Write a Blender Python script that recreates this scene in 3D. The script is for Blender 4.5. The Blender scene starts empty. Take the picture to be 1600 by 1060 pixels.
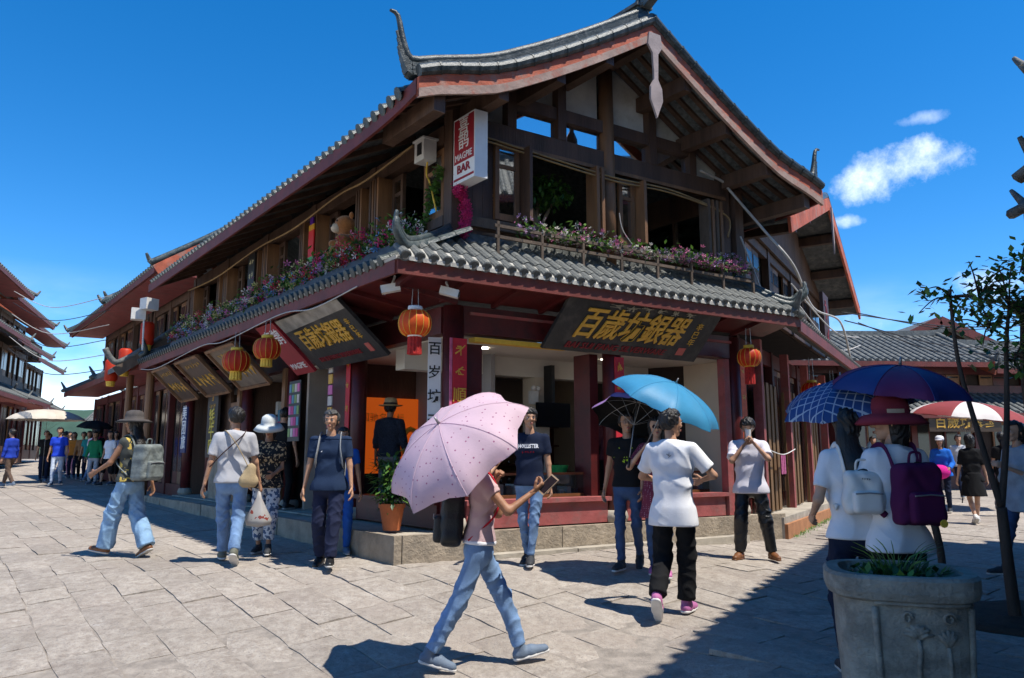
import bpy, math, random
import numpy as np
from mathutils import Vector, Matrix
R = math.radians
sc = bpy.context.scene
COL = sc.collection
rnd = random.Random(7)

# ------------------------------------------------------------ camera
TILT = math.atan(185 / 1180)
cd = bpy.data.cameras.new('camera'); cam = bpy.data.objects.new('camera', cd); COL.objects.link(cam)
cd.sensor_width = 36; cd.lens = 36 * 1180 / 1600; cd.clip_start = .05; cd.clip_end = 6000
cam.location = (0, 0, 1.5); cam.rotation_euler = (R(90) + TILT, 0, 0); sc.camera = cam

# ------------------------------------------------------------ sky, sun, exposure
SUN = Vector((.35, -.21, .905)).normalized()
wd = bpy.data.worlds.new('World'); sc.world = wd; wd.use_nodes = True
nt = wd.node_tree; N = nt.nodes; L = nt.links; N.clear()
def wn(t, **k):
    n = N.new(t)
    for a, b in k.items(): setattr(n, a, b)
    return n
def mth(op, a, b=None, c=None, clamp=False):
    n = wn('ShaderNodeMath', operation=op, use_clamp=clamp)
    for i, v in enumerate((a, b, c)):
        if v is None: continue
        if isinstance(v, (int, float)): n.inputs[i].default_value = v
        else: L.new(v, n.inputs[i])
    return n.outputs[0]
def dotv(vec, c):
    n = wn('ShaderNodeVectorMath', operation='DOT_PRODUCT'); L.new(vec, n.inputs[0]); n.inputs[1].default_value = c
    return n.outputs['Value']
sky = wn('ShaderNodeTexSky', sky_type='NISHITA', sun_disc=False)
sky.sun_elevation = math.asin(SUN.z); sky.sun_rotation = math.atan2(SUN.x, SUN.y)
sky.altitude = 2400; sky.air_density = 1.0; sky.dust_density = .25; sky.ozone_density = 2.5
hs = wn('ShaderNodeHueSaturation'); hs.inputs['Saturation'].default_value = 1.38; hs.inputs['Value'].default_value = 1.0
L.new(sky.outputs[0], hs.inputs['Color'])
tc = wn('ShaderNodeTexCoord'); D = tc.outputs['Generated']
def wnoise(scale, detail=6, rough=.55, zs=1.0):
    mp = wn('ShaderNodeMapping'); mp.inputs['Scale'].default_value = (scale, scale, scale * zs); L.new(D, mp.inputs[0])
    n = wn('ShaderNodeTexNoise'); n.inputs['Scale'].default_value = 1; n.inputs['Detail'].default_value = detail; n.inputs['Roughness'].default_value = rough
    L.new(mp.outputs[0], n.inputs['Vector']); return n.outputs['Fac']
n1 = wnoise(13, 10, .66); n2 = wnoise(2.6, 7, .6, 3.2)
def pdir(u, v):
    sx = (u - 800) / 1180; sy = (530 - v) / 1180
    return Vector((sx, math.cos(TILT) - sy * math.sin(TILT), math.sin(TILT) + sy * math.cos(TILT))).normalized()
mask = None
# small fair-weather puffs: (direction, half-width, half-height, softness)
for (u, v, ax, ay, amp) in [(1435, 258, 66, 34, 1.15), (1350, 275, 62, 36, 1.05), (1480, 250, 38, 24, 1.0), (1312, 348, 34, 10, .75), (1545, 440, 42, 24, .8), (1455, 182, 34, 9, .45), (1370, 505, 120, 40, .5),
                            (-700, 180, 160, 60, 1.1), (-1500, 350, 200, 70, 1.1), (2600, 250, 180, 60, 1.1), (3600, 380, 200, 80, 1.1)]:
    c = pdir(u, v); rx = Vector((c.y, -c.x, 0)).normalized(); up = rx.cross(c)
    k = 1180 * 1.0
    fw = dotv(D, c)
    du = mth('MULTIPLY', dotv(D, rx), k / ax); dv = mth('MULTIPLY', dotv(D, up), k / ay)
    e = mth('SUBTRACT', 1.0, mth('ADD', mth('MULTIPLY', du, du), mth('MULTIPLY', dv, dv)))
    e = mth('ADD', mth('MULTIPLY', e, .9), mth('MULTIPLY', mth('SUBTRACT', n1, .52), 5.0))
    e = mth('MULTIPLY', mth('POWER', mth('MULTIPLY', e, .42, clamp=True), 1.3), amp, clamp=True)
    e = mth('MULTIPLY', e, mth('GREATER_THAN', fw, 0))
    mask = e if mask is None else mth('MAXIMUM', mask, e)
sep = wn('ShaderNodeSeparateXYZ'); L.new(D, sep.inputs[0]); el = sep.outputs['Z']
band = mth('MULTIPLY', mth('SUBTRACT', 1.0, mth('DIVIDE', el, .22), clamp=True), mth('MULTIPLY', mth('SUBTRACT', n2, .36), 4.0, clamp=True))
band = mth('MULTIPLY', mth('POWER', band, 1.2), 1.0, clamp=True)
mask = mth('MAXIMUM', mask, mth('MULTIPLY', band, .85))
cl = wn('ShaderNodeMix', data_type='RGBA'); L.new(mask, cl.inputs[0]); L.new(hs.outputs[0], cl.inputs[6]); cl.inputs[7].default_value = (9.2, 9.6, 10.2, 1)
bg = wn('ShaderNodeBackground'); bg.inputs['Strength'].default_value = .15; L.new(cl.outputs[2], bg.inputs[0])
out = wn('ShaderNodeOutputWorld'); L.new(bg.outputs[0], out.inputs[0])
sd = bpy.data.lights.new('sun', 'SUN'); sd.energy = 4.4; sd.angle = R(.5); sd.color = (1, .95, .86)
so = bpy.data.objects.new('sun', sd); COL.objects.link(so); so.rotation_euler = SUN.to_track_quat('Z', 'Y').to_euler(); so.location = (20, -10, 40)
vs = sc.view_settings; vs.view_transform = 'Standard'; vs.look = 'None'; vs.gamma = 1; vs.exposure = 0.62; vs.use_curve_mapping = False
try:
    sc.cycles.use_denoising = True; sc.cycles.max_bounces = 8
except Exception: pass

# ------------------------------------------------------------ helpers: materials
def srgb(r, g, b):
    f = lambda c: (c / 12.92 if c <= .04045 else ((c + .055) / 1.055) ** 2.4)
    return tuple(f(x / 255) for x in (r, g, b))
MATS = {}
def M(name, col=None, rough=.7, var=.18, scale=6., bump=.15, bscale=30., metal=0, stretch=(1, 1, 1), col2=None, spec=.4, dirt=None, sheen=0, coat=0):
    if name in MATS: return MATS[name]
    m = bpy.data.materials.new(name); m.use_nodes = True; MATS[name] = m
    t = m.node_tree; n = t.nodes; l = t.links; p = n['Principled BSDF']
    p.inputs['Roughness'].default_value = rough; p.inputs['Metallic'].default_value = metal; p.inputs['Specular IOR Level'].default_value = spec
    if sheen: p.inputs['Sheen Weight'].default_value = sheen
    if coat: p.inputs['Coat Weight'].default_value = coat
    c = n.new('ShaderNodeTexCoord'); mp = n.new('ShaderNodeMapping'); mp.inputs['Scale'].default_value = stretch; l.new(c.outputs['Object'], mp.inputs[0])
    def noise(s, d=5, r=.6):
        q = n.new('ShaderNodeTexNoise'); q.inputs['Scale'].default_value = s; q.inputs['Detail'].default_value = d; q.inputs['Roughness'].default_value = r
        l.new(mp.outputs[0], q.inputs['Vector']); return q.outputs['Fac']
    a = tuple(x * (1 - var) for x in col); b = col2 or tuple(min(1, x * (1 + var)) for x in col)
    rp = n.new('ShaderNodeValToRGB'); rp.color_ramp.elements[0].position = .32; rp.color_ramp.elements[1].position = .68
    rp.color_ramp.elements[0].color = (*a, 1); rp.color_ramp.elements[1].color = (*b, 1)
    l.new(noise(scale), rp.inputs[0]); outc = rp.outputs[0]
    if dirt:
        r2 = n.new('ShaderNodeValToRGB'); r2.color_ramp.elements[0].position = .50; r2.color_ramp.elements[1].position = .68
        l.new(noise(dirt[1], 8, .7), r2.inputs[0])
        mx = n.new('ShaderNodeMix'); mx.data_type = 'RGBA'; l.new(r2.outputs[0], mx.inputs[0]); l.new(outc, mx.inputs[6]); mx.inputs[7].default_value = (*dirt[0], 1); outc = mx.outputs[2]
    l.new(outc, p.inputs['Base Color'])
    if bump:
        bp = n.new('ShaderNodeBump'); bp.inputs['Strength'].default_value = bump; bp.inputs['Distance'].default_value = .02
        l.new(noise(bscale, 6, .65), bp.inputs['Height']); l.new(bp.outputs[0], p.inputs['Normal'])
    return m
def emis(name, col, s):
    if name in MATS: return MATS[name]
    m = M(name, col, .5, .02, bump=0); p = m.node_tree.nodes['Principled BSDF']
    p.inputs['Emission Color'].default_value = (*col, 1); p.inputs['Emission Strength'].default_value = s; return m
def pattern(name, base, spot, kind='dots', scale=30, rough=.8, thr=.22, trans=0, th2=None):
    """cloth printed with dots / plaid / stripes / blotches in object space (UV-free)"""
    m = M(name, base, rough, .06, 3, .12, 60); t = m.node_tree; n = t.nodes; l = t.links; p = n['Principled BSDF']
    src = p.inputs['Base Color'].links[0].from_socket
    c = n.new('ShaderNodeTexCoord'); fac = None
    def lt(v, x):
        q = n.new('ShaderNodeMath'); q.operation = 'LESS_THAN'; l.new(v, q.inputs[0]); q.inputs[1].default_value = x; return q.outputs[0]
    if kind in ('dots', 'uvdots'):
        v = n.new('ShaderNodeTexVoronoi'); v.inputs['Scale'].default_value = scale; v.inputs['Randomness'].default_value = .25 if kind == 'dots' else .0
        l.new(c.outputs['Object' if kind == 'dots' else 'UV'], v.inputs['Vector']); fac = lt(v.outputs['Distance'], thr)
    elif kind == 'blotch':
        v = n.new('ShaderNodeTexNoise'); v.inputs['Scale'].default_value = scale; v.inputs['Detail'].default_value = 2; l.new(c.outputs['Object'], v.inputs['Vector'])
        fac = lt(v.outputs['Fac'], thr)
    else:
        sp = n.new('ShaderNodeSeparateXYZ'); l.new(c.outputs['Object'], sp.inputs[0])
        def stripe(o):
            q = n.new('ShaderNodeMath'); q.operation = 'MULTIPLY'; l.new(o, q.inputs[0]); q.inputs[1].default_value = scale
            fr = n.new('ShaderNodeMath'); fr.operation = 'FRACT'; l.new(q.outputs[0], fr.inputs[0]); return lt(fr.outputs[0], thr)
        if kind == 'plaid':
            mx = n.new('ShaderNodeMath'); mx.operation = 'MAXIMUM'; l.new(stripe(sp.outputs[0]), mx.inputs[0]); l.new(stripe(sp.outputs[1]), mx.inputs[1]); fac = mx.outputs[0]
        else: fac = stripe(sp.outputs[2])
    mx = n.new('ShaderNodeMix'); mx.data_type = 'RGBA'; l.new(fac, mx.inputs[0]); l.new(src, mx.inputs[6]); mx.inputs[7].default_value = (*spot, 1); l.new(mx.outputs[2], p.inputs['Base Color'])
    return m
def thin(m, w=.5):
    """cloth that lets daylight through: mixes in a translucent lobe of the same colour"""
    t = m.node_tree; n = t.nodes; l = t.links; p = n['Principled BSDF']; o = n['Material Output']
    tr = n.new('ShaderNodeBsdfTranslucent'); l.new(p.inputs['Base Color'].links[0].from_socket, tr.inputs[0])
    mx = n.new('ShaderNodeMixShader'); mx.inputs[0].default_value = w; l.new(p.outputs[0], mx.inputs[1]); l.new(tr.outputs[0], mx.inputs[2]); l.new(mx.outputs[0], o.inputs[0]); return m
def glassy(name, tint=(.02, .03, .035), mixv=.4, rough=.03):
    m = bpy.data.materials.new(name); m.use_nodes = True; MATS[name] = m
    t = m.node_tree; n = t.nodes; l = t.links; p = n['Principled BSDF']; o = n['Material Output']
    tr = n.new('ShaderNodeBsdfTransparent'); tr.inputs[0].default_value = (.75, .8, .8, 1); gl = n.new('ShaderNodeBsdfGlossy'); gl.inputs['Roughness'].default_value = rough
    mx = n.new('ShaderNodeMixShader'); mx.inputs[0].default_value = mixv; l.new(tr.outputs[0], mx.inputs[1]); l.new(gl.outputs[0], mx.inputs[2]); l.new(mx.outputs[0], o.inputs[0]); return m

# ------------------------------------------------------------ helpers: meshes
def V(*a): return Vector(a)
class MB:
    def __init__(s): s.v = []; s.f = []; s.mi = []; s.uv = None; s.m = 0
    def add(s, vs, fs):
        o = len(s.v); s.v += [tuple(p) for p in vs]; s.f += [tuple(i + o for i in q) for q in fs]; s.mi += [s.m] * len(fs); return s
    def hexa(s, p):   # 8 corners: bottom 4 ccw, top 4
        return s.add(p, [(3, 2, 1, 0), (4, 5, 6, 7), (0, 1, 5, 4), (1, 2, 6, 5), (2, 3, 7, 6), (3, 0, 4, 7)])
    def box(s, c, d, mat=None, bev=0):
        x, y, z = (k / 2 for k in d); pts = [(-x, -y, -z), (x, -y, -z), (x, y, -z), (-x, y, -z), (-x, -y, z), (x, -y, z), (x, y, z), (-x, y, z)]
        c = Vector(c); pts = [((mat @ Vector(p)) if mat is not None else Vector(p)) + c for p in pts]; return s.hexa(pts)
    def bar(s, a, b, w, h, up=(0, 0, 1)):   # box beam from a to b
        a = Vector(a); b = Vector(b); d = (b - a); ln = d.length; d.normalize(); u = Vector(up); x = d.cross(u)
        if x.length < 1e-4: x = d.cross(Vector((1, 0, 0)))
        x.normalize(); u = x.cross(d); x *= w / 2; u *= h / 2
        return s.hexa([a - x - u, a + x - u, b + x - u, b - x - u, a - x + u, a + x + u, b + x + u, b - x + u])
    def tube(s, pts, r, n=8, cap=True, up=None, flat=1.0):
        pts = [Vector(p) for p in pts]; k = len(pts); rr = r if isinstance(r, (list, tuple)) else [r] * k
        o = len(s.v); px = None
        for i, p in enumerate(pts):
            t = (pts[min(i + 1, k - 1)] - pts[max(i - 1, 0)]).normalized()
            if px is None:
                ref = Vector(up) if up else (Vector((0, 0, 1)) if abs(t.z) < .9 else Vector((1, 0, 0))); x = ref.cross(t).normalized()
            else: x = (px - t * px.dot(t)).normalized()
            y = t.cross(x); px = x
            for j in range(n):
                a = 2 * math.pi * j / n; s.v.append(tuple(p + (x * math.cos(a) + y * math.sin(a) * flat) * rr[i]))
        for i in range(k - 1):
            for j in range(n):
                a = o + i * n + j; b = o + i * n + (j + 1) % n; s.f.append((a, b, b + n, a + n)); s.mi.append(s.m)
        if cap:
            s.f.append(tuple(o + j for j in range(n))[::-1]); s.f.append(tuple(o + (k - 1) * n + j for j in range(n))); s.mi += [s.m] * 2
        return s
    def lathe(s, prof, n=20, c=(0, 0, 0), sx=1, sy=1, wob=None):   # prof [(r,z)]
        o = len(s.v); c = Vector(c)
        for (r, z) in prof:
            for j in range(n):
                a = 2 * math.pi * j / n; k = wob(a) if wob else 1; s.v.append((c.x + r * k * sx * math.cos(a), c.y + r * k * sy * math.sin(a), c.z + z))
        for i in range(len(prof) - 1):
            for j in range(n):
                a = o + i * n + j; b = o + i * n + (j + 1) % n; s.f.append((a, b, b + n, a + n)); s.mi.append(s.m)
        s.f.append(tuple(o + j for j in range(n))[::-1]); s.f.append(tuple(o + (len(prof) - 1) * n + j for j in range(n))); s.mi += [s.m] * 2
        return s
    def ball(s, c, r, n=8, sc_=(1, 1, 1)):
        prof = [(max(1e-4, math.sin(math.pi * i / n)) * r, -math.cos(math.pi * i / n) * r * sc_[2]) for i in range(n + 1)]
        return s.lathe(prof, n + 2, c, sc_[0], sc_[1])
    def prism(s, poly, a, b):   # polygon points (3d) extruded by vector b-a
        d = Vector(b) - Vector(a); k = len(poly); p = [Vector(q) for q in poly]
        return s.add(p + [q + d for q in p], [tuple(range(k))[::-1], tuple(range(k, 2 * k))] + [(i, (i + 1) % k, (i + 1) % k + k, i + k) for i in range(k)])
    def build(s, name, mat, parent=None, smooth=False, loc=None, fixn=True):
        me = bpy.data.meshes.new(name); me.from_pydata(s.v, [], s.f); 
        mats = mat if isinstance(mat, (list, tuple)) else [mat]
        for q in mats: me.materials.append(q)
        if len(mats) > 1: me.polygons.foreach_set('material_index', s.mi)
        if fixn:
            import bmesh
            bm = bmesh.new(); bm.from_mesh(me); bmesh.ops.recalc_face_normals(bm, faces=bm.faces); bm.to_mesh(me); bm.free()
        if smooth: me.polygons.foreach_set('use_smooth', [True] * len(me.polygons))
        me.update(); o = bpy.data.objects.new(name, me); COL.objects.link(o)
        if loc is not None: o.location = loc
        if parent: o.parent = parent
        return o
def tag(o, label=None, cat=None, group=None, kind=None):
    if label: o['label'] = label
    if cat: o['category'] = cat
    if group: o['group'] = group
    if kind: o['kind'] = kind
    return o
def thing(name, label, cat, group=None, loc=(0, 0, 0), rz=0):
    o = bpy.data.objects.new(name, None); COL.objects.link(o); o.location = loc; o.rotation_euler = (0, 0, rz); o.empty_display_size = .2
    return tag(o, label, cat, group)
def copy_tree(o, parent=None):
    c = o.copy(); COL.objects.link(c)
    if parent: c.parent = parent
    for ch in list(o.children): copy_tree(ch, c)
    return c
def inst(name, mesh_obj, parent, mat4):
    o = bpy.data.objects.new(name, mesh_obj.data); COL.objects.link(o); o.parent = parent; o.matrix_local = mat4; return o
_fc = {}
def text(name, body, mat, parent, origin, xdir, ydir, size, extrude=.008, align='CENTER', space=1.0, vertical=False, shear=0, bold=0, line=1.0, fit=None):
    """raised lettering lying in the plane (xdir, ydir) at origin"""
    c = bpy.data.curves.new('lettering', 'FONT'); c.body = '\n'.join(body) if vertical else body
    c.size = 1; c.align_x = align; c.align_y = 'CENTER'; c.extrude = extrude / size; c.space_character = space; c.shear = shear; c.offset = bold; c.space_line = line; c.resolution_u = 2
    t = bpy.data.objects.new('t', c); me0 = t.to_mesh(); me = me0.copy(); t.to_mesh_clear(); bpy.data.objects.remove(t); bpy.data.curves.remove(c)
    x = Vector(xdir).normalized(); y = Vector(ydir).normalized(); z = x.cross(y)
    kx = size
    if fit:
        w = max(v.co.x for v in me.vertices) - min(v.co.x for v in me.vertices); kx = fit / w
    m = Matrix(((x.x * kx, y.x * size, z.x * size, origin[0]), (x.y * kx, y.y * size, z.y * size, origin[1]), (x.z * kx, y.z * size, z.z * size, origin[2]), (0, 0, 0, 1)))
    me.transform(m); me.materials.clear(); me.materials.append(mat); me.name = name
    o = bpy.data.objects.new(name, me); COL.objects.link(o)
    if parent: o.parent = parent
    return o

def marks(n, seed, vertical=False):
    """brush strokes for writing that cannot be read in the photograph: they spell nothing"""
    r = random.Random(seed); out = []
    for c in range(n):
        cx, cy = ((0, (n - 1) / 2 - c) if vertical else (c - (n - 1) / 2, 0))
        for k in range(6):
            a = r.choice((0, 0, 1.57, 1.57, .7, 2.3)) + r.uniform(-.12, .12); l = r.uniform(.16, .36); w = r.uniform(.035, .06); x = cx + r.uniform(-.2, .2); y = cy + r.uniform(-.26, .26); d = (math.cos(a), math.sin(a))
            out.append([(x - d[0] * l - d[1] * w, y - d[1] * l + d[0] * w), (x - d[0] * l + d[1] * w, y - d[1] * l - d[0] * w), (x + d[0] * l + d[1] * w * .6, y + d[1] * l - d[0] * w * .6), (x + d[0] * l - d[1] * w * .6, y + d[1] * l + d[0] * w * .6)])
    return out
def scrawl(n, mat, parent, origin, xdir, ydir, size, seed, th=.004, vertical=False, sx=1.0):
    x = Vector(xdir).normalized() * size * sx; y = Vector(ydir).normalized() * size; z = x.cross(y).normalized(); o = Vector(origin); mb = MB()
    for i, q in enumerate(marks(n, seed, vertical)): b = [o + x * a + y * c for a, c in q]; mb.hexa(b + [p + z * (th + .0003 * (i % 7)) for p in b])
    return tag(mb.build('lettering', mat, parent), kind='stuff')

# ------------------------------------------------------------ terrain and building frames
def S(a): a = min(1, max(0, a)); return a * a * (3 - 2 * a)
def g(x, y): return .14 * S((x - .9) / .9) * (1 - S((y - 5.2) / 2)) + (.35 * S((y - 4.8) / 4) + .022 * max(0, min(y, 60) - 8.8)) * (1 - .3 * S((x - 1) / 3))
DL = V(-.6185, .7858, 0); DR = V(.8527, .5223, 0); W0 = V(-.74, 9.18, 0); UP = V(0, 0, 1)
def P(t, s, z): return W0 + DR * t + DL * s + UP * z        # t along the gable front, s along the long street side
D3 = V(.5137, .858, 0); N3 = V(.858, -.5137, 0); C1 = P(5.0, 0, 0)
def Q(a, b, z): return C1 + D3 * a + N3 * b + UP * z        # a along the side alley, b out into the alley
def pbox(mb, t0, t1, s0, s1, z0, z1, F=P):
    return mb.hexa([F(t0, s0, z0), F(t1, s0, z0), F(t1, s1, z0), F(t0, s1, z0), F(t0, s0, z1), F(t1, s0, z1), F(t1, s1, z1), F(t0, s1, z1)])
def part(name, mat, parent, *boxes, F=P):
    mb = MB()
    for b in boxes: pbox(mb, *b, F=F)
    return mb.build(name, mat, parent)

# ------------------------------------------------------------ palette
wood = M('dark_wood', (.088, .048, .030), .6, .35, 5, .5, 45, stretch=(1, 1, .12))
wood2 = M('warm_wood', (.20, .098, .044), .55, .35, 5, .4, 45, stretch=(1, 1, .12))
oldwood = M('weathered_wood', (.12, .085, .06), .8, .3, 6, .5, 40, stretch=(1, 1, .3), dirt=((.05, .035, .025), 3))
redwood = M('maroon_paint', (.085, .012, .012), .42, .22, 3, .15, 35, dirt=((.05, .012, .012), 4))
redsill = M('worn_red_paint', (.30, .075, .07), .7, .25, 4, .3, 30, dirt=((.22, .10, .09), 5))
barge = M('peeling_red_board', (.42, .10, .05), .75, .3, 3, .4, 25, dirt=((.30, .20, .16), 3.5))
fascia = M('red_fascia', (.15, .032, .024), .6, .25, 3, .2, 30, dirt=((.10, .035, .025), 4))
tile = M('grey_tile', (.095, .102, .10), .7, .35, 9, .5, 40, dirt=((.20, .195, .17), 5))
tiledark = M('dark_glazed_tile', (.045, .06, .06), .35, .35, 9, .4, 40, dirt=((.14, .15, .14), 6))
mortar = M('white_mortar', (.42, .40, .36), .9, .2, 10, .5, 30, dirt=((.18, .17, .15), 6))
panelw = M('aged_white_panel', (.58, .54, .46), .9, .12, 3, .1, 20, dirt=((.44, .39, .30), 2))
stone = M('plinth_stone', (.33, .27, .20), .95, .22, 5, 1.0, 22, dirt=((.20, .17, .13), 3))
stone2 = M('smooth_stone', (.36, .32, .26), .9, .18, 4, .4, 25, dirt=((.24, .21, .17), 3))
black = M('black_lacquer', (.016, .016, .017), .45, .3, 4, .15, 20)
gold = M('gold_paint', (.62, .34, .045), .45, .15, 9, .1, 30)
white = M('white_paint', (.75, .75, .73), .5, .05, 5, .05, 20)
redp = M('red_paper', (.50, .018, .030), .6, .15, 6, .15, 20)
lantern_m = thin(M('lantern_silk', (.62, .045, .012), .5, .15, 6, .05, 30), .35)
tassel_m = M('red_tassel', (.42, .02, .015), .8, .3, 30, .5, 60)
yellow_m = M('yellow_trim', (.72, .45, .05), .6, .1, 8, .1, 30)
metalg = M('grey_metal', (.30, .30, .30), .45, .1, 8, .1, 40, metal=.6)
plasticw = M('white_plastic', (.62, .60, .56), .5, .08, 8, .05, 30)
cable_m = M('pale_cable', (.45, .42, .38), .6, .1, 9, 0)
cable_d = M('dark_cable', (.02, .02, .022), .6, .1, 9, 0)
cable_y = M('tan_cable', (.30, .19, .08), .6, .2, 9, 0)
glass = glassy('window_glass', mixv=.35)
glass_b = glassy('mirror_glass', mixv=.75)
dark_pane = M('dark_pane', (.02, .022, .025), .15, .1, 4, 0, spec=.6)
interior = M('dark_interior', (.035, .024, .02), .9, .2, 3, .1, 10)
beige = M('beige_plaster', (.62, .52, .40), .9, .06, 2, .05, 20)
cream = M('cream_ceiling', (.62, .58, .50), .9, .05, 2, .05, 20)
leaf1 = thin(M('leaf_green', (.10, .21, .035), .5, .4, 20, .1, 40), .25)
leaf2 = thin(M('leaf_dark_green', (.025, .075, .02), .45, .4, 20, .1, 40), .2)
# ============================================================ GROUND
pave = bpy.data.materials.new('paving_stone'); pave.use_nodes = True
def paving(m, joints):
    t = m.node_tree; n = t.nodes; l = t.links; p = n['Principled BSDF']; p.inputs['Roughness'].default_value = .82; p.inputs['Specular IOR Level'].default_value = .3
    ge = n.new('ShaderNodeNewGeometry'); mp = n.new('ShaderNodeMapping'); mp.inputs['Rotation'].default_value = (0, 0, -math.atan2(DL.y, DL.x)); l.new(ge.outputs['Position'], mp.inputs[0])
    def noise(s, d=6, r=.6, st=None):
        q = n.new('ShaderNodeTexNoise'); q.inputs['Scale'].default_value = s; q.inputs['Detail'].default_value = d; q.inputs['Roughness'].default_value = r; l.new(mp.outputs[0], q.inputs[0]); return q.outputs['Fac']
    def ramp(f, a, b, ca, cb):
        q = n.new('ShaderNodeValToRGB'); e = q.color_ramp.elements; e[0].position = a; e[1].position = b; e[0].color = (*ca, 1); e[1].color = (*cb, 1); l.new(f, q.inputs[0]); return q.outputs[0]
    def mix(f, a, b, mode='MIX'):
        q = n.new('ShaderNodeMix'); q.data_type = 'RGBA'; q.blend_type = mode
        for i, v in ((0, f), (6, a), (7, b)):
            if isinstance(v, tuple): q.inputs[i].default_value = (*v, 1)
            elif isinstance(v, float): q.inputs[i].default_value = v
            else: l.new(v, q.inputs[i])
        return q.outputs[2]
    c = ramp(noise(1.3, 5), .3, .7, (.36, .32, .275), (.48, .43, .375))
    c = mix(ramp(noise(11, 8, .72), .38, .66, (0, 0, 0), (1, 1, 1)), c, (.27, .23, .195))
    c = mix(ramp(noise(42, 5, .7), .55, .68, (0, 0, 0), (.8, .8, .8)), c, (.17, .15, .14))
    c = mix(ramp(noise(.55, 7, .7), .50, .72, (0, 0, 0), (.75, .75, .75)), c, (.30, .25, .215))
    c = mix(ramp(noise(5, 6, .7), .62, .75, (0, 0, 0), (.7, .7, .7)), c, (.56, .52, .48))
    if not joints:
        oi = n.new('ShaderNodeObjectInfo'); c = mix(1.0, c, ramp(oi.outputs['Random'], 0, 1, (.88, .87, .86), (1.07, 1.06, 1.04)), 'MULTIPLY')
        hb = noise(26, 8, .7)
    else:
        b = n.new('ShaderNodeTexBrick'); b.inputs['Scale'].default_value = 1; b.inputs['Brick Width'].default_value = 1.05; b.inputs['Row Height'].default_value = .5; b.inputs['Mortar Size'].default_value = .012; b.inputs['Mortar Smooth'].default_value = .6
        b.inputs['Color1'].default_value = (.86, .85, .84, 1); b.inputs['Color2'].default_value = (1.1, 1.08, 1.05, 1); b.inputs['Mortar'].default_value = (.45, .42, .38, 1); l.new(mp.outputs[0], b.inputs[0])
        c = mix(1.0, c, b.outputs['Color'], 'MULTIPLY'); hb = noise(26, 8, .7)
    l.new(c, p.inputs['Base Color'])
    bp = n.new('ShaderNodeBump'); bp.inputs['Strength'].default_value = 1.0; bp.inputs['Distance'].default_value = .022; l.new(hb, bp.inputs['Height']); l.new(bp.outputs[0], p.inputs['Normal'])
paving(pave, False)
pave_far = bpy.data.materials.new('paving_far'); pave_far.use_nodes = True; paving(pave_far, True)
joint = M('joint_dirt', (.27, .235, .20), .95, .3, 8, .8, 40)
ax = [-400, -150, -70, -40, -28] + [-22 + .75 * i for i in range(60)] + [26, 40, 70, 150, 400]
ay = [-60, -20, -6] + [0 + .6 * i for i in range(60)] + [40, 46, 54, 60, 90, 200, 500]
gm = MB(); gm.v = [(x, y, g(x, y) - .014) for y in ay for x in ax]; nx = len(ax)
gm.f = [(j * nx + i, j * nx + i + 1, (j + 1) * nx + i + 1, (j + 1) * nx + i) for j in range(len(ay) - 1) for i in range(nx - 1)]
# cells in the slab field show joint dirt between the slabs, cells beyond carry the slab pattern
def inslab(x, y): return 3.0 < y < 14 and abs(x) < 9.5
gm.mi = [0 if inslab(gm.v[q[0]][0] + .3, gm.v[q[0]][1] + .3) else 1 for q in gm.f]
street = tag(gm.build('street', [joint, pave_far], smooth=True), kind='structure', label='worn stone paved street sloping up to the shops')
EB = V(DL.y, -DL.x, 0)    # across the slab rows
def proj(p):
    z = p[2] - 1.5; fw = p[1] * math.cos(TILT) + z * math.sin(TILT); up = -p[1] * math.sin(TILT) + z * math.cos(TILT)
    return (800 + 1180 * p[0] / fw, 530 - 1180 * up / fw) if fw > .3 else (-9999, 0)
def slab_mesh(ln, wd_, seed):
    r = random.Random(seed); mb = MB(); nx_, ny_ = 5, 3; gp = .005; h = .05
    xs = [-ln / 2 + gp + (ln - 2 * gp) * i / (nx_ - 1) for i in range(nx_)]; ys = [-wd_ / 2 + gp + (wd_ - 2 * gp) * j / (ny_ - 1) for j in range(ny_)]
    top = []
    for j, y in enumerate(ys):
        for i, x in enumerate(xs):
            e = i in (0, nx_ - 1) or j in (0, ny_ - 1)
            top.append((x + r.uniform(-.009, .009), y + r.uniform(-.009, .009), (-.008 if e else .0) + r.uniform(-.004, .004)))
    mb.v = top[:]; mb.f = [(j * nx_ + i, j * nx_ + i + 1, (j + 1) * nx_ + i + 1, (j + 1) * nx_ + i) for j in range(ny_ - 1) for i in range(nx_ - 1)]
    ring = [i for i in range(nx_)] + [j * nx_ + nx_ - 1 for j in range(1, ny_)] + [(ny_ - 1) * nx_ + i for i in range(nx_ - 2, -1, -1)] + [j * nx_ for j in range(ny_ - 2, 0, -1)]
    o = len(mb.v); mb.v += [(top[k][0] * 1.01, top[k][1] * 1.01, -h) for k in ring]; q = len(ring)
    mb.f += [(ring[k], o + k, o + (k + 1) % q, ring[(k + 1) % q]) for k in range(q)]; mb.mi = [0] * len(mb.f)
    return mb
SL = [(ln, [slab_mesh(ln, .37, 10 * k + i) for i in range(3)]) for k, ln in enumerate((.45, .6, .8, 1.0))]
slab_src = {}
cand = []
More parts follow.
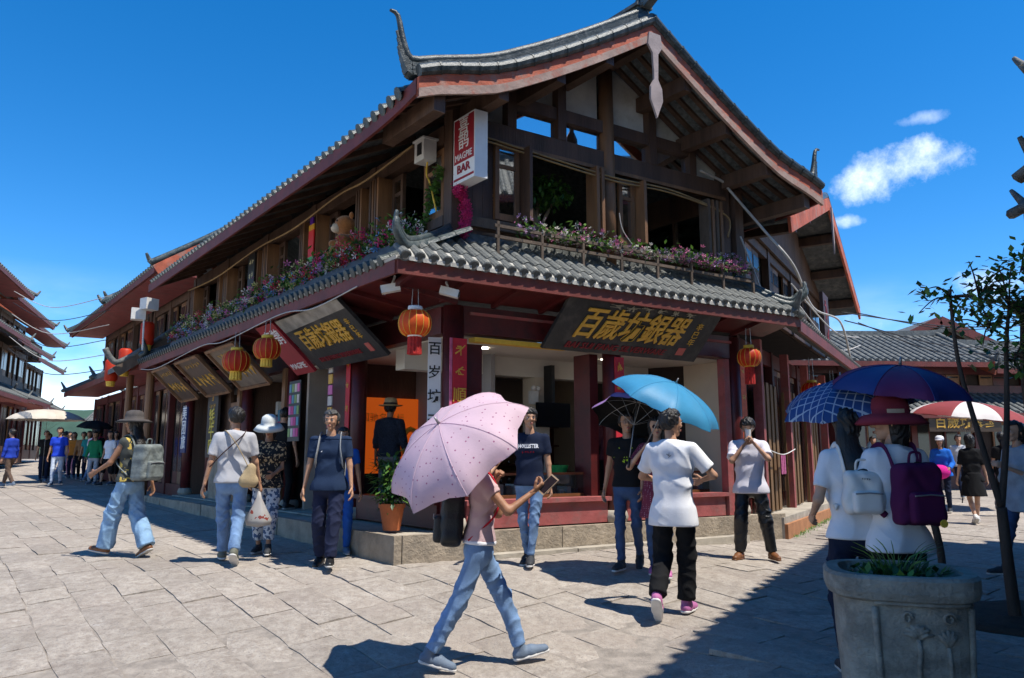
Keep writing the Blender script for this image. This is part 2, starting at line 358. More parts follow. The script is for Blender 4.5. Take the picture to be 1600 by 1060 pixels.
for row in range(-36, 42):
    r = random.Random(row * 13 + 5); a = -9 + r.uniform(0, 1)
    while a < 19:
        k = r.randrange(4); ln = SL[k][0]; c = DL * (a + ln / 2) + EB * (row * .37); a += ln
        if not inslab(c.x, c.y): continue
        u, v = proj((c.x, c.y, g(c.x, c.y)))
        if not (-140 < u < 1740 and v < 1180): continue
        d = c - W0; tt = (d.x * DL.y - d.y * DL.x) / (DR.x * DL.y - DR.y * DL.x); ss = (DR.x * d.y - DR.y * d.x) / (DR.x * DL.y - DR.y * DL.x)
        if -.55 < tt < 5.3 and ss > -.05: continue
        if tt <= -.55 and False: continue
        if tt > 5.3 and ((c - C1).dot(N3) < .7) and (c - C1).dot(D3) > 0: continue
        cand.append((c.y, c, k, r.randrange(3)))
cand.sort(key=lambda q: q[0])
def slab_matrix(c, dz=0):
    e = .2; nrm = V(-(g(c.x + e, c.y) - g(c.x - e, c.y)) / (2 * e), -(g(c.x, c.y + e) - g(c.x, c.y - e)) / (2 * e), 1).normalized()
    x = (DL - nrm * DL.dot(nrm)).normalized(); y = nrm.cross(x)
    return Matrix(((x.x, y.x, nrm.x, c.x), (x.y, y.y, nrm.y, c.y), (x.z, y.z, nrm.z, g(c.x, c.y) + dz), (0, 0, 0, 1)))
far_mb = MB()
for i, (_, c, k, vi) in enumerate(cand):
    mtx = slab_matrix(c, rnd.uniform(-.005, .007)); src = SL[k][1][vi]
    if i < 298:
        if (k, vi) not in slab_src:
            o = src.build('paving_slab', pave, street); o.matrix_local = mtx; slab_src[(k, vi)] = o
        else: inst('paving_slab', slab_src[(k, vi)], street, mtx)
    else: far_mb.add([mtx @ Vector(p) for p in src.v], src.f)
if far_mb.v: tag(far_mb.build('paving_slabs_beyond', pave, street), kind='stuff')

# ============================================================ MAIN CORNER BUILDING
B = thing('corner_shophouse', 'two-storey timber corner shophouse with upturned tiled gable roof and red columns', 'building', loc=(0, 0, 0))
PZ = .65
# plinth of separate stone blocks
def blocks(parent, F, seq, name='plinth_block', mat=stone):
    for (a0, a1, b0, b1, z0, z1) in seq:
        o = part(name, mat, parent, (a0, a1, b0, b1, z0, z1), F=F)
core = part('plinth', stone2, B, (-.80, 5.45, -.26, 11.3, .0, PZ - .03))
r = random.Random(3); s = -.32
while s < 11.3:
    ln = r.uniform(.7, 1.25); e = min(s + ln, 11.35); part('plinth_block', stone, B, (-.87 + r.uniform(-.012, .012), -.78, s + .006, e - .006, .02, PZ + r.uniform(-.006, .006))); s = e
t = -.775
while t < 5.45:
    ln = r.uniform(.75, 1.5); e = min(t + ln, 5.52); part('plinth_block', stone, B, (t + .006, e - .006, -.33 + r.uniform(-.012, .012), -.24, .02, PZ + r.uniform(-.006, .006))); t = e
t = .1
for ln in (1.35, 1.6, 1.1): part('kerb_step', stone2, B, (t, t + ln - .02, -.52, -.345, .1, .40)); t += ln + (.0 if ln != 1.6 else .35)
# ground floor columns
def column(F, a, b, z0, z1, r_, name='column', mat=redwood, base=True):
    mb = MB(); c = F(a, b, 0); mb.lathe([(r_, z0 + .0), (r_ * 1.0, (z0 + z1) / 2), (r_ * .96, z1)], 18, (c.x, c.y, 0))
    o = mb.build(name, mat, B, smooth=True)
    if base:
        q = MB(); q.lathe([(r_ * 1.25, z0 - .005), (r_ * 1.4, z0 + .06), (r_ * 1.25, z0 + .13), (r_ * 1.03, z0 + .15)], 18, (c.x, c.y, 0)); q.build('column_base', stone2, o, smooth=True)
    return o
for t_ in (.02, 2.5, 4.9): column(P, t_, 0, PZ, 3.35, .135)
for s_ in (2.45, 4.9, 7.2, 9.3, 11.1): column(P, 0, s_, PZ, 3.35, .12)
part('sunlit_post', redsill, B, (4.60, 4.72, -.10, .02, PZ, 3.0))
# front dwarf wall with sill
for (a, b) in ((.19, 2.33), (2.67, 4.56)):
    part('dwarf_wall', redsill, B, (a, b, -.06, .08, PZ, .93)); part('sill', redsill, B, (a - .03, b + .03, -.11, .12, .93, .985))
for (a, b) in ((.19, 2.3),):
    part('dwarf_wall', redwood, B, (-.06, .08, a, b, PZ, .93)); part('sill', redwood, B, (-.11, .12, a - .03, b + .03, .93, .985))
part('lintel', redwood, B, (-.02, 5.02, -.07, .13, 3.02, 3.36))
part('lintel', redwood, B, (-.07, .13, .135, 11.2, 3.02, 3.36))
part('lintel_trim', redsill, B, (.2, 4.8, -.095, -.072, 3.25, 3.285)); part('gold_band', yellow_m, B, (.3, 1.75, -.03, .10, 2.93, 2.985))
part('door_leaf', redwood, B, (.2, .52, .14, .19, .99, 2.92)); 
for z_ in (1.1, 1.72, 2.34): part('door_panel', redwood, B, (.25, .47, .125, .139, z_, z_ + .52))
part('door_leaf', redwood, B, (2.2, 2.34, .10, .42, .99, 2.92))
# soffit boards and battens under the skirt roof
for i in range(9):
    a = -.9 + i * .72; mb = MB(); mb.hexa([P(a + .02, -.62, 3.56), P(a + .70, -.62, 3.56), P(a + .70, -.06, 3.42), P(a + .02, -.06, 3.42), P(a + .02, -.62, 3.58), P(a + .70, -.62, 3.58), P(a + .70, -.06, 3.44), P(a + .02, -.06, 3.44)]); mb.build('soffit_board', redwood, B)
    mb = MB(); mb.bar(P(a, -.64, 3.55), P(a, -.05, 3.40), .06, .07); mb.build('soffit_rib', redwood, B)
for i in range(15):
    a = -.2 + i * .8; mb = MB(); mb.hexa([P(-1.06, a + .02, 3.56), P(-1.06, a + .78, 3.56), P(-.07, a + .78, 3.40), P(-.07, a + .02, 3.40), P(-1.06, a + .02, 3.58), P(-1.06, a + .78, 3.58), P(-.07, a + .78, 3.42), P(-.07, a + .02, 3.42)]); mb.build('soffit_board', redwood, B)
    mb = MB(); mb.bar(P(-1.06, a, 3.54), P(-.06, a, 3.37), .06, .07); mb.build('soffit_rib', redwood, B)
# fascia boards of the skirt roof
part('fascia', fascia, B, (-1.10, 5.62, -.69, -.655, 3.50, 3.655)); part('fascia', fascia, B, (-1.12, -1.085, -.652, 11.35, 3.50, 3.655))
# skirt roof: bedding slabs, tiles, ridges
def slab4(name, mat, a, b, c, d, th, parent):
    mb = MB(); n = (Vector(b) - Vector(a)).cross(Vector(d) - Vector(a)).normalized() * th
    if n.z < 0: n = -n
    mb.hexa([a, b, c, d, Vector(a) + n, Vector(b) + n, Vector(c) + n, Vector(d) + n]); return mb.build(name, mat, parent)
slab4('roof_bed', mortar, P(-1.12, -.70, 3.66), P(5.62, -.70, 3.66), P(5.0, .03, 4.2), P(0, .03, 4.2), .035, B)
slab4('roof_bed', mortar, P(-1.12, -.70, 3.66), P(.03, 0, 4.2), P(.03, 11.35, 4.2), P(-1.12, 11.35, 3.66), .035, B)
def halfpipe(ln, r0, r1, n=7, cap=True, rings=2):
    mb = MB()
    for i in range(rings):
        x = ln * i / (rings - 1); rr = r0 + (r1 - r0) * i / (rings - 1)
        for j in range(n): a = math.pi * j / (n - 1); mb.v.append((x, rr * math.cos(a), rr * math.sin(a)))
    mb.f = [(i * n + j, i * n + j + 1, (i + 1) * n + j + 1, (i + 1) * n + j) for i in range(rings - 1) for j in range(n - 1)]
    if cap: mb.f += [tuple(range(n))[::-1], tuple((rings - 1) * n + j for j in range(n))]
    mb.mi = [0] * len(mb.f); return mb
def frame(o, xd, nrm):
    x = Vector(xd).normalized(); z = Vector(nrm); z = (z - x * z.dot(x)).normalized(); y = z.cross(x)
    return Matrix(((x.x, y.x, z.x, o[0]), (x.y, y.y, z.y, o[1]), (x.z, y.z, z.z, o[2]), (0, 0, 0, 1)))
ct = halfpipe(.245, .058, .066).build('cover_tile', tile, B, smooth=False); first_ct = [True]
disc = MB(); disc.lathe([(.068, 0), (.072, .012), (.060, .022), (.045, .014), (.02, .02)], 14); disc_o = disc.build('tile_end_disc', tile, B); first_d = [True]
def use(o, flag, name, parent, m):
    if flag[0]: o.matrix_local = m; flag[0] = False; return o
    return inst(name, o, parent, m)
dn = (P(0, -.70, 3.66) - P(0, .03, 4.2)); sl = dn.length; dn.normalize(); nr_ = DR.cross(dn); nr_ = nr_ if nr_.z > 0 else -nr_
for i in range(39):
    t_ = -1.03 + i * .171
    top = 0 if 0 <= t_ <= 5.0 else (abs(t_) / 1.12 if t_ < 0 else (t_ - 5) / .62)
    L_ = sl * (1 - top); k = max(1, int(L_ / .222 + .5))
    for q in range(k):
        p_ = P(t_, -.70, 3.70) - dn * (.225 + q * .222) + nr_ * (.012 + .004 * (q % 2))
        p_ += V(rnd.uniform(-.006, .006), 0, rnd.uniform(-.003, .004))
        use(ct, first_ct, 'cover_tile', B, frame(p_, dn, nr_))
    m = frame(P(t_, -.70, 3.705) + dn * .012 + nr_ * .01, DR, dn); m = m @ Matrix.Rotation(R(90), 4, 'X') @ Matrix.Rotation(R(-90), 4, 'X')
    zx = dn; xx = DR.normalized(); yy = zx.cross(xx)
    m = Matrix(((xx.x, yy.x, zx.x, 0), (xx.y, yy.y, zx.y, 0), (xx.z, yy.z, zx.z, 0), (0, 0, 0, 1))); m.translation = P(t_, -.70, 3.715) + dn * .018
    use(disc_o, first_d, 'tile_end_disc', B, m)
    if i < 38:   # drip tile between two rounds
        mb_m = MB(); c_ = P(t_ + .085, -.735, 3.695); mb_m.hexa([c_ - DR * .05 + V(0, 0, -.05), c_ + DR * .05 + V(0, 0, -.05), c_ + DR * .055 - dn * .2, c_ - DR * .055 - dn * .2, c_ - DR * .05, c_ + DR * .05, c_ + DR * .055 - dn * .2 + V(0, 0, .03), c_ - DR * .055 - dn * .2 + V(0, 0, .03)]); mb_m.build('drip_tile', mortar, B)
# columns of tiles on the long side, on the alley side and on the main roof (one shared run of tiles each)
def run_mesh(ln, r_=.062, step=.23):
    mb = MB(); x = 0
    while x < ln - .05:
        h = halfpipe(min(step, ln - x) + .012, r_ * .9, r_ * 1.04, 6, True); mb.add([(q[0] + x, q[1], q[2]) for q in h.v], h.f); x += step
    h = MB(); h.lathe([(r_ * 1.1, 0), (r_ * 1.12, .014), (r_ * .75, .02)], 10); mb.add([(ln + q[2], q[0], q[1]) for q in h.v], h.f)
    return mb
dnl = P(-1.12, 0, 3.66) - P(.03, 0, 4.2); sll = dnl.length; dnl.normalize(); nl_ = DL.cross(dnl); nl_ = nl_ if nl_.z > 0 else -nl_
tr = run_mesh(sll).build('tile_run', tiledark, B); fl = [True]
for i in range(69):
    s_ = -.36 + i * .171
    use(tr, fl, 'tile_run', B, frame(P(.03, s_, 4.2) + nl_ * .04, dnl, nl_))
# hip ridge with curled end at both corners of the skirt roof
def horn(parent, pts, w, name='hip_ridge', mat=tiledark, hs_=None):
    mb = MB(); k = len(pts); mb.tube(pts, [w * (1 - .45 * (i / (k - 1)) ** 2) for i in range(k)], 8, flat=1.4); o = mb.build(name, mat, parent, smooth=True); return o
def spl(pts, n=6):
    pts = [Vector(p) for p in pts]; out = []
    for i in range(len(pts) - 1):
        p0 = pts[max(i - 1, 0)]; p1 = pts[i]; p2 = pts[i + 1]; p3 = pts[min(i + 2, len(pts) - 1)]
        for j in range(n):
            t_ = j / n; out.append(.5 * ((2 * p1) + (p2 - p0) * t_ + (2 * p0 - 5 * p1 + 4 * p2 - p3) * t_ ** 2 + (3 * p1 - p0 - 3 * p2 + p3) * t_ ** 3))
    return out + [pts[-1]]
for dz, w in ((0, .055), (.08, .035)):
    horn(B, spl([P(-.05, -.03, 4.28 + dz), P(-.5, -.31, 4.02 + dz), P(-.9, -.55, 3.86 + dz), P(-1.08, -.66, 3.93 + dz), P(-1.14, -.70, 4.03 + dz * 1.2), P(-1.13, -.70, 4.12 + dz)]), w)
    horn(B, spl([P(5.02, -.03, 4.28 + dz), P(5.3, -.36, 4.0 + dz), P(5.52, -.6, 3.86 + dz), P(5.63, -.70, 3.95 + dz), P(5.70, -.75, 4.05 + dz), P(5.71, -.74, 4.14 + dz)]), w)
part('top_ridge', tile, B, (0, 5.0, -.10, -.005, 4.19, 4.29)); part('top_ridge', tile, B, (-.10, -.005, .0, 11.3, 4.19, 4.29))

# ---------------- upper storey
UZ = 4.3
def bmx(name, mat, *a, F=P): return part(name, mat, B, *a, F=F)
bmx('upper_floor', wood, (.1, 4.9, .1, 11, 3.85, 3.95))
bmx('corner_post', wood, (-.08, .10, -.08, .10, 4.15, 6.1))
for (a, b) in ((.12, .25), (.255, .40), (.405, .55)): bmx('wall_board', wood, (a, b, -.03, .03, 4.2, 5.62))
bmx('sill_beam', oldwood, (.10, 4.92, -.09, .06, 4.40, 4.53)); bmx('lower_wall', wood, (.1, 4.95, -.02, .06, 4.15, 4.40))
bmx('tie_beam', wood, (.10, 4.85, -.09, .09, 5.62, 5.86)); bmx('upper_beam', wood, (.80, 4.15, -.08, .08, 6.15, 6.33)); 
bmx('beam_rail', wood2, (.55, 4.80, -.11, -.092, 5.56, 5.61))
mb = MB(); c = P(2.46, -.03, 0); mb.lathe([(.115, 4.15), (.12, 5.2), (.105, 7.25)], 16, (c.x, c.y, 0)); mb.build('king_post', wood2, B, smooth=True)
for t_ in (.80, 1.62, 3.30, 4.12): bmx('strut_post', wood, (t_ - .07, t_ + .07, -.10, .08, 5.86, 6.05 + .55 * min(t_, 4.92 - t_) - .1))
for t_ in (4.80, 5.12): bmx('end_post', wood, (t_ - .09, t_ + .09, -.09, .09, 4.15, 6.0 if t_ < 5 else 5.8))
bmx('end_wall', wood, (4.9, 5.05, -.0, .05, 4.15, 5.9))
def zr(t): return 6.05 + .55 * min(t, 4.92 - t)
for (a, b, z0) in ((.13, .73, 5.88), (.87, 1.55, 6.33), (1.69, 2.34, 6.33), (2.58, 3.23, 6.33), (3.37, 4.05, 6.33), (4.19, 4.74, 5.88)):
    mb = MB(); mb.prism([P(a, .02, z0), P(b, .02, z0), P(b, .02, zr(b) - .05)] + ([P(2.46, .02, zr(2.46) - .05)] if a < 2.46 < b else []) + [P(a, .02, zr(a) - .05)], (0, 0, 0), DL * .03); mb.build('gable_panel', panelw, B)
for (a, b) in ((.87, 2.34), (2.58, 4.05)):
    bmx('clerestory_pane', glass_b, (a, b, -.005, .005, 5.86, 6.15))
    bmx('clerestory_bar', wood, ((a + b) / 2 - .025, (a + b) / 2 + .025, -.03, .03, 5.861, 6.149))
def leaf(F, a0, a1, b, z0, z1, mat=wood2, gl=glass, th=.05, rails=1):
    """window leaf lying in the a direction at depth b"""
    o = part('window_leaf', mat, B, (a0, a0 + .06, b, b + th, z0, z1), (a1 - .06, a1, b, b + th, z0, z1), (a0 + .06, a1 - .06, b + .002, b + th - .002, z0, z0 + .09), (a0 + .06, a1 - .06, b + .002, b + th - .002, z1 - .07, z1),
             *[(a0 + .06, a1 - .06, b + .005, b + th - .005, z0 + (z1 - z0) * .68, z0 + (z1 - z0) * .68 + .05)] * rails, F=F)
    part('pane', gl, o, (a0 + .055, a1 - .055, b + .02, b + .03, z0 + .085, z1 - .065), F=F); return o
leaf(P, .56, .93, -.075, 4.55, 5.60)
for k in range(2): bmx('folded_leaf', wood2, (2.12 + k * .09, 2.17 + k * .09, -.20, .02, 4.55, 5.56))
bmx('folded_leaf', wood, (.955, 1.0, -.26, .0, 4.55, 5.58))
leaf(P, 2.64, 2.93, -.075, 4.55, 5.52); bmx('folded_leaf', wood2, (2.95, 3.0, -.24, .0, 4.55, 5.5))
for k in range(4): bmx('folded_leaf', wood2 if k % 2 else oldwood, (4.34 + k * .09, 4.39 + k * .09, -.16, .02, 4.55, 5.50))
F2 = lambda s_, t_, z: P(t_, s_, z)      # (a along the street side, b out = -t)
# long street side: five window bays
bmx('sill_beam', wood, (-.09, .06, .1, 11.1, 4.40, 4.53)); bmx('lower_wall', wood, (-.02, .06, .1, 11.1, 4.15, 4.40)); bmx('eave_plate', wood, (-.09, .09, .1, 11.1, 5.50, 5.74))
bays = [0, 2.0, 4.1, 6.3, 8.6, 11.0]
for i, s_ in enumerate(bays[1:]): bmx('bay_post', wood, (-.11, .11, s_ - .09, s_ + .09, 4.15, 5.74))
for i in range(5):
    a, b = bays[i] + .12, bays[i + 1] - .12
    if i == 0: leaf(F2, a + .02, a + .50, -.06, 4.55, 5.46, gl=glass_b)
    else:
        for k in range(3): bmx('folded_leaf', wood if k else wood2, (-.20, .0, a + .02 + k * .075, a + .065 + k * .075, 4.55, 5.46))
    for k in range(4): bmx('folded_leaf', wood if k % 2 else wood2, (-.22, .0, b - .30 + k * .075, b - .255 + k * .075, 4.55, 5.46))
    leaf(F2, b - .62, b - .32, -.02, 4.55, 5.46, mat=wood)
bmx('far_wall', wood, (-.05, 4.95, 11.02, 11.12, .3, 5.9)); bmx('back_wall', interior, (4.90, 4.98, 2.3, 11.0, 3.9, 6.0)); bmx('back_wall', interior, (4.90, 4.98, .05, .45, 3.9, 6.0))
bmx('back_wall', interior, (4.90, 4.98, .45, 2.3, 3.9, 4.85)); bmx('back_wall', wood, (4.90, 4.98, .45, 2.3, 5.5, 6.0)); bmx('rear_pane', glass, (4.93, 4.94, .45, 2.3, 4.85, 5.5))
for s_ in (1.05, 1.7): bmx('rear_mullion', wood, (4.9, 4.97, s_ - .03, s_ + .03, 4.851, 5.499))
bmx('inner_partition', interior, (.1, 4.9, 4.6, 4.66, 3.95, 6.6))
# ---------------- main roof
def lift(s_, t_): return .17 * math.exp(-(s_ + .95) / .8) * S((1.2 - min(t_ + 1.05, 5.97 - t_)) / 1.2)
def zroof(t_, s_): 
    q = min(t_, 4.92 - t_); return 6.05 + .55 * q - .10 * math.sin(math.pi * (q + 1.05) / 3.51) + lift(s_, t_)
SF, SB = -.92, 11.25
def roof_sheet(t_list, name, mat, z_off, th, s_list):
    mb = MB(); n = len(s_list)
    for t_ in t_list:
        for s_ in s_list: mb.v.append(tuple(P(t_, s_, zroof(t_, s_) + z_off)))
    for t_ in t_list:
        for s_ in s_list: mb.v.append(tuple(P(t_, s_, zroof(t_, s_) + z_off + th)))
    k = len(t_list); o = k * n
    for i in range(k - 1):
        for j in range(n - 1):
            a = i * n + j; mb.f += [(a, a + 1, a + n + 1, a + n), (o + a, o + a + n, o + a + n + 1, o + a + 1)]
    for i in range(k - 1): a = i * n; mb.f += [(a, a + n, o + a + n, o + a), (a + n - 1, o + a + n - 1, o + a + 2 * n - 1, a + 2 * n - 1)]
    for j in range(n - 1): mb.f += [(j, o + j, o + j + 1, j + 1), ((k - 1) * n + j, (k - 1) * n + j + 1, o + (k - 1) * n + j + 1, o + (k - 1) * n + j)]
    mb.mi = [0] * len(mb.f); return mb.build(name, mat, B)
SLs = [SF, -.7, -.4, 0, .6, 1.4, 3, 6, SB]
TL_ = [-1.05 + 3.51 * i / 8 for i in range(9)]; TR_ = [2.46 + 3.51 * i / 8 for i in range(9)]
undertile = M('tile_underside', (.10, .11, .11), .8, .5, 14, .6, 30, stretch=(1, 1, 1))
roof = roof_sheet(TL_, 'roof_slope', undertile, 0, .07, SLs); roof_r = roof_sheet(TR_, 'roof_slope', undertile, 0, .07, SLs)
def rake_pts(side, s_, dz, n=12, t0=-1.05, t1=2.46):
    out = []
    for i in range(n + 1):
        q = t0 + (t1 - t0) * i / n; t_ = q if side < 0 else 4.92 - q; out.append(P(t_, s_, zroof(t_, s_) + dz))
    return out
barge2 = M('bare_faded_board', (.34, .24, .20), .85, .25, 4, .4, 25, dirt=((.36, .10, .06), 3))
rakem = M('black_green_tile', (.028, .038, .038), .4, .4, 9, .4, 40, dirt=((.12, .13, .125), 7))
vt = MB(); vt.tube([(0, 0, 0), (.27, 0, 0)], [.07, .078], 10); vt.tube([(.262, 0, 0), (.285, 0, 0)], .083, 10); vt_o = vt.build('verge_tile', rakem, B, smooth=False); fv = [True]
run_o = None
for side in (-1, 1):
    # barge board
    lo = rake_pts(side, SF - .05, -.18, 14); hi = rake_pts(side, SF - .05, .06, 14); mb = MB(); dd = DL * .045
    for i in range(14): mb.hexa([lo[i], lo[i + 1], lo[i + 1] + dd, lo[i] + dd, hi[i], hi[i + 1], hi[i + 1] + dd, hi[i] + dd])
    mb.build('barge_board', barge, B)
    lo = rake_pts(side, SF - .056, -.19, 14); hi = rake_pts(side, SF - .056, -.085, 14); mb = MB()
    for i in range(14): mb.hexa([lo[i], lo[i + 1], lo[i + 1] + dd, lo[i] + dd, hi[i], hi[i + 1], hi[i + 1] + dd, hi[i] + dd])
    mb.build('bare_board_edge', barge2, B)
    cv = rake_pts(side, SF - .04, .13, 14)
    for i in range(14):
        d = (cv[i + 1] - cv[i]); m = frame(cv[i], d, UP); use(vt_o, fv, 'verge_tile', B, m @ Matrix.Scale(d.length / .275, 4, (1, 0, 0)))
    # stacked rake ridge with flipped-up tail
    for dz, w, h in ((.17, .20, .05), (.235, .16, .04), (.29, .13, .045)):
        pts = rake_pts(side, SF + .14, dz, 12); tail0 = pts[0]; sd_ = -1 if side < 0 else 1
        ext = [tail0 + DR * sd_ * (.07 + dz * .1) + UP * (.10 + dz * .2), tail0 + DR * sd_ * (.12 + dz * .2) + UP * (.24 + dz * .5)] 
        path = spl([ext[1], ext[0]] + [pts[0] + UP * .01] + pts[1:], 3)
        mb = MB()
        for i in range(len(path) - 1): mb.bar(path[i], path[i + 1] + (path[i + 1] - path[i]) * .06, w * (.22 + .78 * min(1, i / 8)), h * (.6 + .4 * min(1, i / 6)))
        mb.build('rake_ridge', rakem, B)
    pts = rake_pts(side, SF + .14, .34, 12); tail0 = pts[0]; sd_ = -1 if side < 0 else 1
    path = spl([tail0 + DR * sd_ * .27 + UP * .56, tail0 + DR * sd_ * .17 + UP * .52, tail0 + DR * sd_ * .10 + UP * .22, pts[0] + UP * .03] + pts[1:], 3)
    mb = MB(); mb.tube(path, [.016 + .045 * min(1, i / 10) for i in range(len(path))], 8); mb.build('rake_cap', rakem, B, smooth=True)
    # purlins, rafters under the overhang
    for q in (-.75, .1, .95, 1.75):
        t_ = q if side < 0 else 4.92 - q; z_ = zroof(t_, 0) - .16; mb = MB(); mb.bar(P(t_, SF + .02, z_), P(t_, .3, z_), .15, .22); mb.build('purlin', wood, B)
    for s_ in (-.72, -.5, -.27, -.06):
        mb = MB(); pp = rake_pts(side, s_, -.025, 6)
        for i in range(6): mb.bar(pp[i], pp[i + 1], .07, .05)
        mb.build('rafter', wood, B)
    # tile runs on the slope
    a_, b_ = (P(2.46, 0, zroof(2.46, 3) + .08), P(-1.05, 0, zroof(-1.05, 5) + .07)) if side < 0 else (P(2.46, 0, zroof(2.46, 3) + .08), P(5.97, 0, zroof(5.97, 5) + .07))
    dd_ = (b_ - a_); ln = dd_.length; nn = DL.cross(dd_); nn = nn if nn.z > 0 else -nn
    if run_o is None: run_o = run_mesh(ln, .07, .26).build('roof_tile_run', tiledark, B); fr = [True]
    for i in range(57):
        s_ = SF + .32 + i * .207; m = frame(a_ + DL * s_, dd_ + UP * lift(s_, -1.05), nn); use(run_o, fr, 'roof_tile_run', B, m)
mb = MB(); mb.bar(P(2.46, SF - .02, 7.27), P(2.46, .3, 7.27), .15, .26); mb.build('purlin', wood, B)
bmx('ridge', tiledark, (2.36, 2.56, SF + .1, SB, 7.46, 7.78)); bmx('ridge_cap', tile, (2.32, 2.60, SF + .08, SB, 7.78, 7.83))
for k, (dx, h) in enumerate(((0, .30), (.12, .22), (.22, .12))):
    mb = MB(); mb.bar(P(2.46, SF + .28 - dx, 7.74 + k * .02), P(2.46, SF - .05 - dx, 7.84 + h), .14, .07); mb.build('ridge_finial', tiledark, B)
# hanging fish board under the peak
mb = MB(); c0 = P(2.46, SF - .085, 0); ol = [(-.10, 7.30), (.10, 7.30), (.13, 7.12), (.05, 7.0), (.035, 6.62), (.10, 6.50), (.11, 6.32), (.04, 6.16), (0, 6.06), (-.04, 6.16), (-.11, 6.32), (-.10, 6.50), (-.035, 6.62), (-.05, 7.0), (-.13, 7.12)]
mb.prism([c0 + DR * x + UP * z for x, z in ol], (0, 0, 0), DL * .03); mb.build('gable_pendant', M('faded_pink_board', (.32, .26, .25), .8, .2, 5, .3, 30), B)
# eave fascia of the long side, with cable, and of the hidden side
for t_ in (-1.04, 5.96):
    mb = MB(); ss = [SF, -.6, -.3, 0, .5, 1.2, 2.5, 5, 8, SB]
    for i in range(len(ss) - 1):
        z0, z1 = zroof(t_, ss[i]), zroof(t_, ss[i + 1]); mb.hexa([P(t_ - .02, ss[i], z0 - .13), P(t_ + .02, ss[i], z0 - .13), P(t_ + .02, ss[i + 1], z1 - .13), P(t_ - .02, ss[i + 1], z1 - .13), P(t_ - .02, ss[i], z0 + .06), P(t_ + .02, ss[i], z0 + .06), P(t_ + .02, ss[i + 1], z1 + .06), P(t_ - .02, ss[i + 1], z1 + .06)])
    mb.build('eave_fascia', fascia, B)
for i in range(15):
    s_ = .4 + i * .75; mb = MB(); mb.bar(P(-1.0, s_, zroof(-1, 3) - .06), P(.1, s_, zroof(.1, 3) - .06), .06, .07); mb.build('eave_rafter', wood, B)
# ---------------- shop interior behind the openings
bmx('shop_floor', M('shop_floor_tile', (.30, .24, .19), .4, .1, 4, .05, 20), (.1, 4.9, .1, 4.5, PZ - .01, PZ + .005))
bmx('shop_ceiling', cream, (.09, 4.95, .13, 4.6, 3.0, 3.018)); bmx('shop_back_wall', M('shop_wall', (.40, .33, .27), .9, .08, 3, .05, 20), (.1, 4.95, 4.5, 4.58, PZ, 3.0)); bmx('shop_side_wall', beige, (4.9, 4.97, .15, 4.5, PZ, 3.0))
bmx('ceiling_beam', cream, (.2, 4.9, 1.5, 1.75, 2.72, 3.0)); bmx('interior_pillar', beige, (2.35, 2.62, 1.48, 1.77, PZ, 2.72))
bmx('partition', M('grey_wall', (.28, .27, .27), .9, .06, 3, .05, 20), (1.45, 1.52, 1.3, 3.4, PZ, 3.0))
bmx('shelf_wall', redwood, (1.55, 4.88, 4.2, 4.48, PZ, 2.35)); 
for k in range(3): bmx('cabinet_recess', interior, (1.75 + k * 1.0, 2.6 + k * 1.0, 4.15, 4.19, .8, 2.0))
for k in range(4): bmx('gilt_characters', gold, (1.8 + k * .75, 2.0 + k * .75, 4.13, 4.149, 2.1, 2.28))
for (t_, s_) in ((1.0, .8), (3.2, .9), (4.2, 2.6), (2.0, 2.6)):
    c = P(t_, s_, 2.985); mb = MB(); mb.lathe([(.06, 0), (.06, .012)], 12, c); mb.build('ceiling_downlight', emis('lamp_glow', (1, .93, .8), 9), B)
# rooms of the neighbouring shops along the street side
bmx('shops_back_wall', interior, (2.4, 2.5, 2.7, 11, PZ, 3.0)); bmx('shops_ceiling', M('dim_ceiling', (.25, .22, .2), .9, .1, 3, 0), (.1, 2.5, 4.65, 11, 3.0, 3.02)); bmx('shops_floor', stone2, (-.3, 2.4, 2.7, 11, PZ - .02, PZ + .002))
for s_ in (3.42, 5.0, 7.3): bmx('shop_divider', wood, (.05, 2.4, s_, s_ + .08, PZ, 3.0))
# ============================================================ SIGNS, LANTERNS, FLOWERS ON THE CORNER HOUSE
def board(name, label, corners, th, mat, cat='sign', group=None):
    """corners: TL, TR, BR, BL of the visible face"""
    TLc, TRc, BRc, BLc = (Vector(c) for c in corners); x = (TRc - TLc).normalized(); y = (TLc - BLc).normalized(); n = x.cross(y).normalized()
    o = thing(name, label, cat, group); mb = MB(); b = [BLc, BRc, TRc, TLc]; mb.hexa([p - n * th for p in b] + b); mb.build('panel', mat, o)
    return o, x, y, n, (TLc + TRc + BRc + BLc) / 4
def frame_of(o, corners, w, d, mat, n):
    c = [Vector(k) for k in corners]
    for i in range(4):
        a, b = c[i], c[(i + 1) % 4]; mb = MB(); mb.bar(a + n * d * .3, b + n * d * .3, d, w, up=(c[(i + 2) % 4] - b)); mb.build('frame', mat, o)
sign_blk = M('sign_black', (.020, .020, .021), .5, .35, 3, .3, 14, dirt=((.07, .062, .055), 2.2))
dkred = M('dull_red_letter', (.20, .012, .016), .6, .1, 8, 0)
